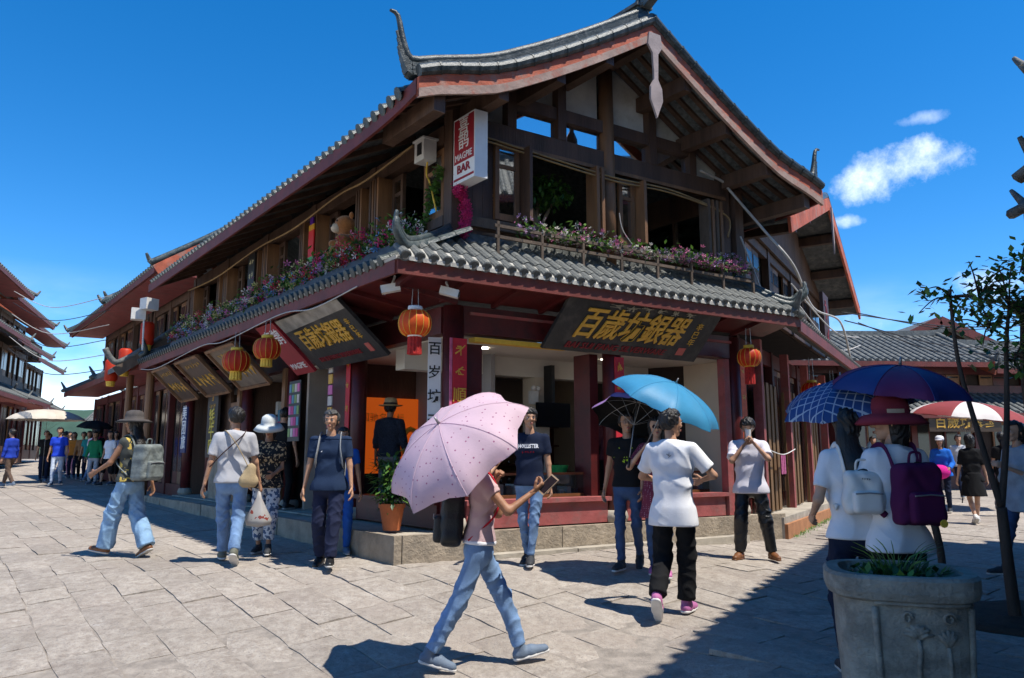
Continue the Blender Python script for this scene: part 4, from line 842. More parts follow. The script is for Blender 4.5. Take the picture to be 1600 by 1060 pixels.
o = thing('pink_cloth_bundle', 'pink cloth bundle hanging on the brown shop door', 'cloth'); mb = MB(); mb.ball(P(-.1, 7.6, 1.75), .12, 10, (1, 1.2, .9)); mb.build('cloth', petals['pink'], o, smooth=True)

o = thing('display_cabinet', 'dark red wall cabinet with rows of silver ornaments inside the shop', 'cabinet')
for z_ in (1.0, 1.35, 1.7, 2.05): part('shelf', redwood, o, (3.0, 4.6, 3.7, 4.1, z_, z_ + .03))
part('cabinet_back', M('cabinet_brown', (.35, .2, .1), .7, .1, 4, 0), o, (3.0, 4.6, 4.1, 4.13, .7, 2.4))  # plain warm brown board behind the shelves
rg = random.Random(77)
for k in range(36):
    t_ = 3.08 + (k % 9) * .17; z_ = (1.03, 1.38, 1.73, 2.08)[k // 9]; mb = MB(); r_ = rg.uniform(.03, .055); mb.lathe([(r_ * .5, 0), (r_, r_), (r_ * .7, r_ * 2), (r_ * .3, r_ * 2.6)], 10, P(t_, 3.85, z_)); mb.build('ornament', M('silver', (.6, .6, .6), .25, .1, 9, 0, metal=.9), o, smooth=True)
c = P(3.8, 3.5, 2.98); mb = MB(); pbox(mb, 3.0, 4.6, 3.45, 3.52, 2.95, 2.98); mb.build('top_rail', redwood, o)
# ============================================================ NEIGHBOURING HOUSES
brick = M('old_brick', (.22, .15, .11), .9, .3, 6, .5, 30)
def roof_gable(H, F, a0, a1, b_in, b_out, z_e, rise, pitch_n=18, run_step=.24, horns=True, name='roof', rm=tile):
    """ridge along a, eaves at b_out (street) and b_in; tile runs down both slopes"""
    bm_ = (b_in + b_out) / 2; zr_ = z_e + rise
    for (b0, b1) in ((b_out, bm_), (b_in, bm_)):
        mb = MB(); mb.hexa([F(a0, b0, z_e), F(a1, b0, z_e), F(a1, b1, zr_), F(a0, b1, zr_), F(a0, b0, z_e + .08), F(a1, b0, z_e + .08), F(a1, b1, zr_ + .08), F(a0, b1, zr_ + .08)]); mb.build(name + '_slope', rm, H)
        n_ = max(3, int((a1 - a0) / run_step)); src = None; d_ = F(0, b0, z_e) - F(0, b1, zr_); ln = d_.length; nn = (F(1, 0, 0) - F(0, 0, 0)).cross(d_); nn = nn if nn.z > 0 else -nn
        rm_ = run_mesh(ln, .07, .4); o_ = rm_.build('tile_run', rm, H); fl_ = [True]
        for i in range(n_):
            a = a0 + .1 + (a1 - a0 - .2) * i / (n_ - 1); use(o_, fl_, 'tile_run', H, frame(F(a, b1, zr_ + .08), d_, nn))
        mb = MB(); mb.bar(F(a0, b0, z_e - .03), F(a1, b0, z_e - .03), .05, .16); mb.build('fascia', fascia, H)
    A = (F(1, 0, 0) - F(0, 0, 0)).normalized(); ln = a1 - a0
    ridge = spl([F(a0, bm_, zr_ + .5) - A * .32, F(a0, bm_, zr_ + .24) - A * .05, F(a0 + ln * .18, bm_, zr_ + .17), F((a0 + a1) / 2, bm_, zr_ + .14), F(a1 - ln * .18, bm_, zr_ + .17), F(a1, bm_, zr_ + .24) + A * .05, F(a1, bm_, zr_ + .5) + A * .32], 6)
    mb = MB(); k = len(ridge)
    for i in range(k - 1): e = min(i, k - 2 - i); mb.bar(ridge[i], ridge[i + 1], .08 + .08 * min(1, e / 6), .06 + .14 * min(1, e / 6))
    mb.build('ridge', rm, H)
    for a, sg in ((a0, -1), (a1, 1)):
        for (b0, b1) in ((b_out, bm_), (b_in, bm_)):
            lo, hi = F(a, b0, z_e), F(a, b1, zr_); mb = MB(); mb.bar(lo - UP * .04 + A * sg * .03, hi - UP * .04 + A * sg * .03, .05, .24); mb.build('barge_board', barge, H)
            tip = [lo + (lo - hi).normalized() * .28 + UP * .5 + A * sg * .05, lo + (lo - hi).normalized() * .15 + UP * .26, lo + UP * .2, lo.lerp(hi, .4) + UP * .16, hi + UP * .2]; mb = MB(); pth = spl(tip, 5); mb.tube(pth, [.03 + .05 * min(1, i / 8) for i in range(len(pth))], 7); mb.build('verge_ridge', rm, H, smooth=True)
def skirt(H, F, a0, a1, b0, b1, z0, z1, rm=tile, step=.2):
    """pent roof from wall (b0,z1) to eave (b1,z0)"""
    mb = MB(); mb.hexa([F(a0, b1, z0), F(a1, b1, z0), F(a1, b0, z1), F(a0, b0, z1), F(a0, b1, z0 + .06), F(a1, b1, z0 + .06), F(a1, b0, z1 + .06), F(a0, b0, z1 + .06)]); mb.build('skirt_roof', rm, H)
    d_ = F(0, b1, z0) - F(0, b0, z1); ln = d_.length; nn = (F(1, 0, 0) - F(0, 0, 0)).cross(d_); nn = nn if nn.z > 0 else -nn; o_ = run_mesh(ln, .062, .25).build('tile_run', rm, H); fl_ = [True]; n_ = max(3, int((a1 - a0) / step))
    for i in range(n_): a = a0 + .08 + (a1 - a0 - .16) * i / (n_ - 1); use(o_, fl_, 'tile_run', H, frame(F(a, b0, z1 + .06), d_, nn))
    mb = MB(); mb.bar(F(a0, b1 + .01, z0 - .05), F(a1, b1 + .01, z0 - .05), .05, .17); mb.build('fascia', fascia, H)
    A = (F(1, 0, 0) - F(0, 0, 0)).normalized(); Bv = (F(0, 1, 0) - F(0, 0, 0)).normalized()
    for a, sg in ((a0, -1), (a1, 1)):
        mb = MB(); pth = spl([F(a, b1, z0) + A * sg * .28 + Bv * .12 + UP * .46, F(a, b1, z0) + A * sg * .13 + UP * .2, F(a, b1, z0 + .14), F(a, b0, z1 + .14)], 5); mb.tube(pth, [.025 + .045 * min(1, i / 6) for i in range(len(pth))], 7); mb.build('hip_ridge', rm, H, smooth=True)
def storey(H, F, a0, a1, bw, z0, z1, bays_, mat=wood, win=True, depth=3.0):
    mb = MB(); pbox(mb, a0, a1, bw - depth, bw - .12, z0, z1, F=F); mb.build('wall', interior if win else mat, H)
    n_ = bays_
    for i in range(n_ + 1): a = a0 + (a1 - a0) * i / n_; mb = MB(); pbox(mb, a - .08, a + .08, bw - .1, bw + .04, z0, z1, F=F); mb.build('post', redwood if mat is redwood else wood, H)
    mb = MB(); pbox(mb, a0, a1, bw - .08, bw + .02, z1 - .28, z1 - .02, F=F); mb.build('beam', mat, H)
    mb = MB(); pbox(mb, a0, a1, bw - .08, bw + .01, z0, z0 + .55, F=F); mb.build('apron', mat, H)
    for i in range(n_):
        q0 = a0 + (a1 - a0) * i / n_ + .1; q1 = a0 + (a1 - a0) * (i + 1) / n_ - .1; k = 4
        for j in range(k):
            if (i + j) % 3 == 0 and win: continue
            w_ = (q1 - q0) / k; mb = MB(); pbox(mb, q0 + j * w_ + .01, q0 + (j + 1) * w_ - .01, bw - .07, bw - .03, z0 + .56, z1 - .29, F=F); o_ = mb.build('window_leaf', wood2 if j % 2 else mat, H)
            mb = MB(); pbox(mb, q0 + j * w_ + .06, q0 + (j + 1) * w_ - .06, bw - .029, bw - .02, z0 + .85, z1 - .4, F=F); mb.build('pane', dark_pane, o_)
# ---- next house along the street, beyond the corner house
FL = lambda a, b, z: P(-b, a, z)
H = thing('street_house', 'two-tier timber house with red soffits next along the street', 'building')
storey(H, FL, 11.5, 17.0, -.1, .3, 3.6, 3, redwood); storey(H, FL, 11.5, 17.0, -.4, 4.2, 6.0, 3, wood)
skirt(H, FL, 11.4, 17.6, -.35, 1.0, 3.75, 4.35, tiledark); roof_gable(H, FL, 11.45, 17.4, -4.6, .9, 6.0, 1.9, rm=tiledark)
mb = MB(); pbox(mb, 11.5, 17.5, -.3, .85, 5.90, 5.94, F=FL); mb.build('soffit', redsill, H); mb = MB(); pbox(mb, 11.5, 17.5, -.3, .95, 3.64, 3.68, F=FL); mb.build('soffit', redsill, H)
H = thing('street_house', 'timber house with stacked dark eaves at the far end of the shop row', 'building')
storey(H, FL, 17.9, 25.0, -.3, .5, 3.7, 3, redwood); storey(H, FL, 17.9, 25.0, -.5, 4.3, 6.2, 3, wood); skirt(H, FL, 17.8, 25.4, -.45, .7, 3.9, 4.5, tiledark); roof_gable(H, FL, 17.8, 25.4, -4.8, .7, 6.2, 1.9, rm=tiledark)
for zz in (3.8, 6.1): mb = MB(); pbox(mb, 17.9, 25.3, -.4, .6, zz, zz + .04, F=FL); mb.build('soffit', redsill, H)
H = thing('street_house', 'small projecting gabled shop house with red lanterns under its sloping eave', 'building')
FG = lambda a, b, z: P(-a, 11.7 + b, z)
for z0, tz, out_ in ((3.3, 4.5, 1.9), ):
    mb = MB()
    mb.hexa([P(-1.5, 11.6, 3.5), P(-1.5, 14.2, 3.5), P(-.1, 14.2, 4.6), P(-.1, 11.6, 4.6), P(-1.5, 11.6, 3.62), P(-1.5, 14.2, 3.62), P(-.1, 14.2, 4.72), P(-.1, 11.6, 4.72)]); mb.build('roof_slope', tile, H)
    mb = MB(); mb.bar(P(-1.55, 11.58, 3.46), P(-.1, 11.58, 4.62), .06, .24); mb.build('barge_board', oldwood, H)
    mb = MB(); pth = spl([P(-1.8, 11.6, 4.0), P(-1.65, 11.6, 3.76), P(-1.45, 11.6, 3.72), P(-.8, 11.6, 4.2), P(-.1, 11.6, 4.8)], 5); mb.tube(pth, .07, 7); mb.build('verge_ridge', tile, H, smooth=True)
    for b_ in (11.8, 14.0): mb = MB(); c = P(-.75, b_, 0); mb.lathe([(.09, .4), (.09, 3.9)], 12, (c.x, c.y, 0)); mb.build('post', wood2, H)
for (p_, lab) in ((P(-1.0, 11.3, 4.1), 'plain red cylinder lantern beside the white horn speakers'), (P(-1.25, 12.2, 3.55), 'red cylinder lantern on the small gabled house, upper one'), (P(-1.4, 12.9, 3.35), 'red cylinder lantern on the small gabled house, lower one')):
    o = thing('red_lantern', lab, 'lantern', 'red cylinder lanterns along the street', loc=p_); mb = MB(); mb.lathe([(.11, 0), (.15, .05), (.15, .5), (.11, .55)], 18); mb.build('shade', lantern_m, o, smooth=True); mb = MB(); mb.lathe([(.09, -.12), (.11, 0)], 14); mb.build('fringe', yellow_m, o); mb = MB(); mb.tube([(0, 0, .55), (0, 0, .75)], .008, 5); mb.build('hanger', black, o)
o = thing('flood_lamps', 'pair of white box lamps clamped at the end of the street-side skirt roof', 'lamp'); 
for k, p_ in enumerate((P(-1.3, 10.9, 4.75), P(-1.15, 10.6, 4.95))): mb = MB(); mb.box(p_, (.3, .26, .26), Matrix.Rotation(.5 + k * .5, 3, 'Z')); mb.build('lamp_box', plasticw, o)
mb = MB(); mb.tube([P(-1.2, 10.7, 3.9), P(-1.2, 10.8, 4.8)], .02, 6); mb.build('pole', plasticw, o)
# ---- houses on the far side of the street (left edge)
for (ox, oy, w_, dz, lab, lz) in ((-19.9, 26.5, 7.0, .7, 'tall timber house at the left edge of the far street', 8.9), (-23.4, 33.6, 8.0, 1.0, 'two-tier timber house on the far side of the street, behind the tall one', 8.6), (-28.0, 42.5, 8.0, 1.2, 'low tiled house deep in the street on its far side', 8.6)):
    ang = math.atan2(1, -.40); A = V(math.cos(ang), math.sin(ang), 0); Bv = V(A.y, -A.x, 0)
    FH = (lambda O, A, Bv: (lambda a, b, z: O + A * a + Bv * b + UP * z))(V(ox, oy, dz), A, Bv)
    H = thing('street_house', lab, 'building'); storey(H, FH, 0, w_, .0, .2, 3.3, 3, redwood); storey(H, FH, 0, w_, -.2, 3.9, 6.0, 3, wood); skirt(H, FH, -.2, w_ + .2, -.3, 1.0, 5.9, 6.6, tile, .3); storey(H, FH, 0, w_, -.4, 6.5, lz - 1.0, 3, wood)
    skirt(H, FH, -.2, w_ + .2, -.2, 1.1, 3.3, 4.0, tile, .3); roof_gable(H, FH, -.5, w_ + .5, -5.2, .9, lz - .9, 1.9, rm=tile, run_step=.32)
    for zz in (3.2, lz - 1.0): mb = MB(); pbox(mb, -.1, w_ + .1, -.1, .85, zz, zz + .04, F=FH); mb.build('soffit', redsill, H)
# distant layered roofs and the hills at the end of the street
for k, (ox, oy, z_, sz) in enumerate(((-21.0, 42, 4.6, 3.0), (-25.5, 49, 4.2, 3.5), (-31.5, 58, 4.0, 4.0), (-28.0, 66, 4.4, 4.0))):
    FH = (lambda O: (lambda a, b, z: O + V(a, -b, z)))(V(ox, oy, .9)); H = thing('street_house', ['grey tiled house closing the street', 'second tiled house closing the street', 'third tiled house closing the street, under the hill', 'farthest tiled roof before the hill'][k], 'building')
    storey(H, FH, 0, sz * 1.5, 0, .0, 3.0, 2, redwood); roof_gable(H, FH, -.5, sz * 1.5 + .5, -4, 1, 3.2, 1.6, rm=tile, run_step=.5)
mb = MB(); rg = random.Random(2); nn_ = 90; hv = []
for j, (dist, hh) in enumerate(((380, 0), (430, 1), (520, .4))):
    for i in range(nn_):
        a = R(-75) + R(150) * i / (nn_ - 1); h = 22 + 16 * math.sin(a * 3.1 + 4.2) + 9 * math.sin(a * 7.3 + 1) + 4 * math.sin(a * 17 + 2) + 2 * math.sin(a * 37); hv.append((math.sin(a) * dist, math.cos(a) * dist, max(2, h * hh) if hh else -2))
mb.v = hv; mb.f = [(j * nn_ + i, j * nn_ + i + 1, (j + 1) * nn_ + i + 1, (j + 1) * nn_ + i) for j in range(2) for i in range(nn_ - 1)]; mb.mi = [0] * len(mb.f)
tag(mb.build('hills', M('wooded_hill', (.035, .075, .05), .95, .35, .05, .6, .3), smooth=True), kind='structure')
# ---- alley side: shophouse continuing from the corner
H = thing('alley_shophouse', 'old timber alley house with a steep tiled gable and skirt roof over plank shutters', 'building')
A0 = .25
skirt(H, Q, A0 + .1, 15.0, .0, .90, 3.58, 4.15, tile, .18)
storey(H, Q, A0, 15.0, -.05, .3, 3.45, 6, redwood, True, 2.6)
plank = M('old_plank', (.17, .095, .04), .75, .45, 7, .5, 40, stretch=(1, 1, .1))
for i in range(22):
    a = .75 + i * .20 + (.5 if i > 6 else 0) + (.6 if i > 13 else 0); mb = MB(); pbox(mb, a, a + .17, .10 + .02 * (i % 3), .15 + .02 * (i % 3), .62, 2.75 - .06 * (i % 2), F=Q); mb.build('plank_shutter', plank, H)
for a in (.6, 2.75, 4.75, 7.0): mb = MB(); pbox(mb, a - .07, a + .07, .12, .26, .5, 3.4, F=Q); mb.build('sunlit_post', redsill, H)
mb = MB(); pbox(mb, A0, 15, -.3, .55, .0, .60, F=Q); mb.build('plinth', stone2, H); mb = MB(); pbox(mb, A0, 15, .551, .60, .0, .50, F=Q); mb.build('plinth_edge', M('orange_edge', (.36, .16, .07), .9, .2, 5, .3, 30), H)
storey(H, Q, 1.1, 10.2, -.15, 4.2, 5.7, 4, wood, True, 3.0)
# gable facing the alley: ridge runs in -b
gz = lambda a: 5.35 + (7.1 - 5.35) * (1 - abs(a - 5.5) / 4.7)
for (q0, q1) in ((.8, 5.5), (5.5, 10.2)):
    mb = MB(); mb.hexa([Q(q0, .75, gz(q0)), Q(q1, .75, gz(q1)), Q(q1, -5, gz(q1)), Q(q0, -5, gz(q0)), Q(q0, .75, gz(q0) + .1), Q(q1, .75, gz(q1) + .1), Q(q1, -5, gz(q1) + .1), Q(q0, -5, gz(q0) + .1)]); mb.build('roof_slope', tile, H)
    mb = MB(); mb.bar(Q(q0, .78, gz(q0) - .04), Q(q1, .78, gz(q1) - .04), .05, .26); mb.build('barge_board', barge, H)
    mb = MB(); mb.tube([Q(q0, .72, gz(q0) + .16), Q(q1, .72, gz(q1) + .16)], .085, 8); mb.build('verge_ridge', tiledark, H, smooth=True)
    d_ = Q(q0 if q0 < 2 else q1, 0, gz(.8)) - Q(5.5, 0, gz(5.5)); o_ = run_mesh(d_.length, .07, .3).build('tile_run', tile, H); fl_ = [True]
    for i in range(22): use(o_, fl_, 'tile_run', H, frame(Q(5.5, .55 - i * .25, gz(5.5) + .1), d_, UP))
for a in (1.6, 3.2, 4.6, 5.5, 6.6, 8.0, 9.4): mb = MB(); mb.bar(Q(a, .74, gz(a) - .14), Q(a, -.2, gz(a) - .14), .14, .2); mb.build('purlin', wood, H)
mb = MB(); mb.prism([Q(1.2, -.1, 5.6), Q(9.8, -.1, 5.6), Q(5.5, -.1, 6.95)], (0, 0, 0), N3 * .05); mb.build('gable_boards', wood, H)
mb = MB(); mb.prism([Q(5.42, .83, 6.95), Q(5.58, .83, 6.95), Q(5.56, .83, 6.2), Q(5.5, .83, 5.9), Q(5.44, .83, 6.2)], (0, 0, 0), N3 * .03); mb.build('gable_pendant', MATS['faded_pink_board'], H)
o = thing('vertical_shop_sign', 'dark hanging sign with red vertical characters on the alley house', 'sign'); mb = MB(); pbox(mb, 5.0, 5.7, .55, .62, 3.75, 5.0, F=Q); mb.build('panel', M('sign_dark_wood', (.05, .022, .018), .6, .3, 4, .2, 20), o)
scrawl(2, dkred, o, Q(5.35, .623, 4.38), D3, UP, .5, 81, .006, vertical=True)
lantern('red lantern under the alley house eave above the plaid umbrella', Q(3.4, .55, 2.75), .2, 3.4, .1)
lantern('red lantern farther along the alley house eave', Q(6.0, .55, 2.75), .2, 3.4, .1)
o = thing('laundry_line', 'white cord with small pink cloths tied across the plank shutters', 'laundry'); mb = MB(); mb.tube(spl([Q(.6, .30, 1.62), Q(1.7, .3, 1.55), Q(2.75, .3, 1.65)]), .008, 5); mb.build('cord', white, o)
for a in (1.5, 1.62, 1.76): mb = MB(); pbox(mb, a, a + .09, .29, .30, 1.22, 1.55, F=Q); mb.build('cloth', petals['pink'], o)
# cables of the alley
for k, (p0, p1, sag) in enumerate(((Q(5.5, .9, 4.6), V(16.5, 21.5, 5.9), .5), (Q(6.0, .9, 4.5), V(16.0, 22, 5.3), .6), (Q(9.8, .8, 5.3), V(15.5, 22, 5.4), .3), (Q(9.5, .8, 5.0), V(15, 22, 4.7), .5), (P(5.6, -.6, 4.2), Q(9.5, .8, 4.6), .3), (P(5.6, -.6, 4.0), Q(9.6, .8, 4.4), .45), (P(5.4, -.3, 3.9), P(5.05, -.15, 5.0), .0))):
    md = (p0 + p1) / 2 - UP * sag; cable(['upper black wire from the alley house to the roofs behind', 'second black wire from the alley house to the roofs behind', 'black wire from the gable end to the far roof', 'lowest black wire from the gable end', 'pale wire between the corner eave and the alley gable', 'second pale wire between the corner eave and the alley gable', 'short pale wire at the right end post'][k], [p0, md, p1], .014, cable_d if k < 4 else cable_m)
for k in range(6):
    z_ = 4.9 - k * .42; cable(['thin wire across the far street, %s' % w for w in ('topmost', 'second from the top', 'third from the top', 'fourth from the top', 'fifth from the top', 'lowest')][k], [V(-18.2, 27.0, z_ + 2.6), V(-14.6, 23.5, z_ + 1.3), P(-1.1, 15.5, z_ + 1.1)], .012, cable_d if k % 2 else cable_m)
# ---- building behind the alley end
FB = lambda a, b, z: V(8.8, 24.5, .35) + V(.995, .08, 0) * a + V(.08, -.995, 0) * b + UP * z
H = thing('courtyard_house', 'long grey-tiled house with a gold-lettered shop sign closing the alley', 'building')
storey(H, FB, 0, 13.0, -.4, 3.0, 4.2, 6, redwood, True, 4); storey(H, FB, 0, 13.0, 0, .1, 2.6, 6, redwood, True, 4); skirt(H, FB, 3.0, 13.6, -.3, 1.1, 2.5, 3.2, tile, .25); roof_gable(H, FB, -.3, 6.8, -4.8, .7, 4.15, 1.25, rm=tile, run_step=.25); roof_gable(H, FB, 6.9, 13.5, -4.8, .7, 3.95, 1.15, rm=tile, run_step=.25)
o = thing('shop_signboard', 'dark shop sign with gold characters on the house closing the alley', 'sign'); mb = MB(); pbox(mb, 4.2, 6.6, 1.0, 1.06, 1.95, 2.5, F=FB); mb.build('panel', M('sign_dark_brown', (.05, .03, .015), .5, .2, 4, 0), o); text('lettering', '百歲坊', gold, o, FB(5.0, 1.065, 2.22), V(.995, .08, 0), UP, .42, .01, bold=.01); scrawl(2, gold, o, FB(6.05, 1.062, 2.22), V(.995, .08, 0), UP, .40, 82, .008)
H = thing('courtyard_house', 'red gabled roof house rising behind the grey-tiled one', 'building'); FR = lambda a, b, z: V(14.6, 31.5, .3) + V(1, 0, 0) * a + V(0, -1, 0) * b + UP * z
gz2 = lambda a: 6.9 - abs(a - 3.2) * .48
for q0, q1 in ((0, 3.2), (3.2, 6.4)):
    mb = MB(); mb.hexa([FR(q0, .6, gz2(q0)), FR(q1, .6, gz2(q1)), FR(q1, -5, gz2(q1)), FR(q0, -5, gz2(q0)), FR(q0, .6, gz2(q0) + .1), FR(q1, .6, gz2(q1) + .1), FR(q1, -5, gz2(q1) + .1), FR(q0, -5, gz2(q0) + .1)]); mb.build('roof_slope', tile, H); mb = MB(); mb.bar(FR(q0, .64, gz2(q0) - .06), FR(q1, .64, gz2(q1) - .06), .06, .34); mb.build('barge_board', fascia, H)
mb = MB(); mb.prism([FR(.3, 0, .1), FR(6.1, 0, .1), FR(6.1, 0, 5.4), FR(3.2, 0, 6.8), FR(.3, 0, 5.4)], (0, 0, 0), (0, .1, 0)); mb.build('gable_wall', wood, H)
for a in (1.6, 3.2, 4.8): mb = MB(); pbox(mb, a - .12, a + .12, .01, .12, 4.4, gz2(a) - .1, F=FR); mb.build('strut', wood2, H)
mb = MB(); pbox(mb, .4, 6.0, .012, .10, 5.3, 5.5, F=FR); mb.build('tie_beam', wood2, H)
# ---- house on the near side of the alley, right of the camera: its eave shades the street
SH = V(.35, -.21, 0) / .905
EA = V(3.58, 3.48, 0)
FN = lambda a, b, z: EA + D3 * a - N3 * b + UP * z      # b towards the street
H = thing('near_shophouse', 'tall timber house with red lanterns at its upturned eave on the near alley side', 'building')
storey(H, FN, -9, 8.6, -1.9, .0, 3.5, 5, redwood, True, 4); storey(H, FN, -9, 8.6, -1.9, 4.2, 7.1, 5, wood, True, 4)
roof_gable(H, FN, -9.5, 8.1, -7.0, .0, 7.1, 2.2, rm=tile, run_step=.24)
skirt(H, FN, 5.0, 6.4, -1.9, .42, 4.5, 5.5, tile, .24)
for k, a in enumerate((6.2, 5.75)):
    o = thing('red_lantern', ['round dark red lantern at the near house eave corner, outer one', 'round dark red lantern at the near house eave corner, inner one'][k], 'lantern', 'lanterns of the near house', loc=FN(a, .28, 4.05 - .12 * k)); mb = MB(); mb.ball((0, 0, 0), .17, 10, (1, 1, .8)); mb.build('shade', lantern_m, o, smooth=True); mb = MB(); mb.tube([(0, 0, .1), (0, 0, .5)], .006, 5); mb.build('hanger', black, o); mb = MB(); mb.lathe([(.05, -.35), (.06, -.13)], 10); mb.build('tassel', tassel_m, o)
# ============================================================ PEOPLE (bodies and clothes from distance fields)
def surf_nets(v, lo, h):
    s_ = v < 0; n = [k - 1 for k in v.shape]
    sl = lambda o: tuple(slice(o[i], o[i] + n[i]) for i in range(3))
    corners = [(i, j, k) for i in (0, 1) for j in (0, 1) for k in (0, 1)]
    c = sum(s_[sl(o)].astype(np.int8) for o in corners); act = (c > 0) & (c < 8); ids = np.argwhere(act); idx = -np.ones(act.shape, np.int64); idx[act] = np.arange(len(ids))
    pos = np.zeros((len(ids), 3)); cnt = np.zeros(len(ids)); va = {o: v[sl(o)][act] for o in corners}
    for a in corners:
        for d in range(3):
            if a[d]: continue
            b = list(a); b[d] = 1; b = tuple(b); cr = (va[a] < 0) != (va[b] < 0); t_ = np.where(cr, va[a] / np.where(cr, va[a] - va[b], 1), 0)
            q = np.array(a, float)[None] + np.eye(3)[d][None] * t_[:, None]; pos += q * cr[:, None]; cnt += cr
    verts = lo + h * (ids + pos / np.maximum(cnt, 1)[:, None]); faces = []
    for d in range(3):
        e, f_ = (d + 1) % 3, (d + 2) % 3; A = [slice(None)] * 3; Bs = [slice(None)] * 3; A[d] = slice(0, -1); Bs[d] = slice(1, None)
        sa, sb = s_[tuple(A)], s_[tuple(Bs)]; ch = np.argwhere(sa != sb); ok = (ch[:, e] > 0) & (ch[:, f_] > 0) & (ch[:, e] < v.shape[e] - 1) & (ch[:, f_] < v.shape[f_] - 1); ch = ch[ok]
        if not len(ch): continue
        ins = sa[tuple(ch.T)]; qs = []
        for (oe, of) in ((-1, -1), (0, -1), (0, 0), (-1, 0)): k = ch.copy(); k[:, e] += oe; k[:, f_] += of; qs.append(idx[tuple(k.T)])
        q = np.stack(qs, 1); q[~ins] = q[~ins][:, ::-1]; faces.append(q)
    return verts, np.concatenate(faces)
def cone(a, b, ra, rb, fl=None):
    a = np.array(a, float); b = np.array(b, float); ba = b - a; L2 = max(ba.dot(ba), 1e-9)
    def f(p):
        pa = p - a; h = np.clip(pa @ ba / L2, 0, 1); q = pa - h[:, None] * ba
        if fl is not None: n_ = np.array(fl[0], float); q = q + n_[None] * ((q @ n_) * (1 / fl[1] - 1))[:, None]
        return np.sqrt((q * q).sum(1)) - (ra + (rb - ra) * h)
    f.lo = np.minimum(a, b) - max(ra, rb); f.hi = np.maximum(a, b) + max(ra, rb); return f
def smin(a, b, k): h = np.clip(.5 + .5 * (b - a) / k, 0, 1); return b + (a - b) * h - k * h * (1 - h)
def field(prims, k=.025, grow=0, cut=None, wr=0, wf=(18, 18, 60)):
    def f(p):
        d = prims[0](p)
        for q in prims[1:]: d = smin(d, q(p), k)
        d = d - grow
        if wr:
            x, y, z = p.T; w1 = z * wf[2] * .5 + 1.7 * np.sin(x * wf[0] + z * 7 + 1.3) + 1.5 * np.sin(y * wf[1] - z * 9); w2 = z * wf[2] * .27 + x * wf[0] * .9 - y * wf[1] * .8 + 1.2 * np.sin(z * 11) + 2; w = .8 - 1.5 * (1 - np.abs(np.sin(w1))) ** 2 * (.5 + .5 * np.sin(x * 9 + z * 5)) - 1.3 * (1 - np.abs(np.sin(w2))) ** 2
            d = d + wr * w
        if cut: 
            for c in cut: d = np.maximum(d, c(p))
        return d
    f.lo = np.min([q.lo for q in prims], 0) - grow - .03; f.hi = np.max([q.hi for q in prims], 0) + grow + .03; return f
def mesh_field(f, h):
    lo = f.lo; n = np.ceil((f.hi - lo) / h).astype(int) + 2; g_ = np.stack(np.meshgrid(*[lo[i] + h * np.arange(n[i]) for i in range(3)], indexing='ij'), -1).reshape(-1, 3)
    out = np.empty(len(g_)); 
    for i in range(0, len(g_), 150000): out[i:i + 150000] = f(g_[i:i + 150000])
    return surf_nets(out.reshape(n), lo, h)
def np_obj(name, vf, mat, parent, mtx=None, extra=None):
    v, f = vf; me = bpy.data.meshes.new(name)
    vs_ = v if mtx is None else v @ np.array(mtx)[:3, :3].T + np.array(mtx)[:3, 3]
    mats = [mat]; fl_ = f.tolist(); mi = [0] * len(fl_); vs_ = vs_.tolist()
    for (ev, ef, em) in (extra or []):
        o_ = len(vs_); vs_ += [tuple(q) for q in ev]; fl_ += [tuple(int(i) + o_ for i in q) for q in ef]
        if em not in mats: mats.append(em)
        mi += [mats.index(em)] * len(ef)
    me.from_pydata(vs_, [], fl_)
    for m in mats: me.materials.append(m)
    if len(mats) > 1: me.polygons.foreach_set('material_index', mi)
    me.polygons.foreach_set('use_smooth', [True] * len(fl_)); me.update(); o = bpy.data.objects.new(name, me); COL.objects.link(o)
    if parent: o.parent = parent
    return o
def ik(a, target, l1, l2, pole):
    a = np.array(a, float); t = np.array(target, float); d = t - a; L_ = np.linalg.norm(d); Lm = (l1 + l2) * .998
    if L_ > Lm: d = d / L_ * Lm; t = a + d; L_ = Lm
    u = d / L_; x = (l1 * l1 - l2 * l2 + L_ * L_) / (2 * L_); h = math.sqrt(max(0, l1 * l1 - x * x)); p = np.array(pole, float); p = p - u * p.dot(u); p /= max(1e-6, np.linalg.norm(p)); return a + u * x + p * h, t
def rotm(x=0, y=0, z=0): return np.array((Matrix.Rotation(R(z), 3, 'Z') @ Matrix.Rotation(R(y), 3, 'Y') @ Matrix.Rotation(R(x), 3, 'X')))
skins = {k: M('skin_' + k, c, .55, .10, 12, .08, 60, col2=tuple(q * 1.12 for q in c), spec=.35) for k, c in dict(light=(.50, .29, .19), mid=(.40, .215, .13), tan=(.30, .15, .085)).items()}
hair_m = M('black_hair', (.012, .010, .009), .38, .4, 14, .5, 90, stretch=(1, 1, .15)); hair_g = M('greying_hair', (.05, .048, .046), .45, .5, 20, .5, 90)
lip_m = M('lips', (.36, .10, .085), .5, .05, 9, 0); eyew = M('eye_white', (.6, .58, .55), .3, .02, 9, 0); eyed = M('eye_dark', (.01, .008, .007), .2, .02, 9, 0)
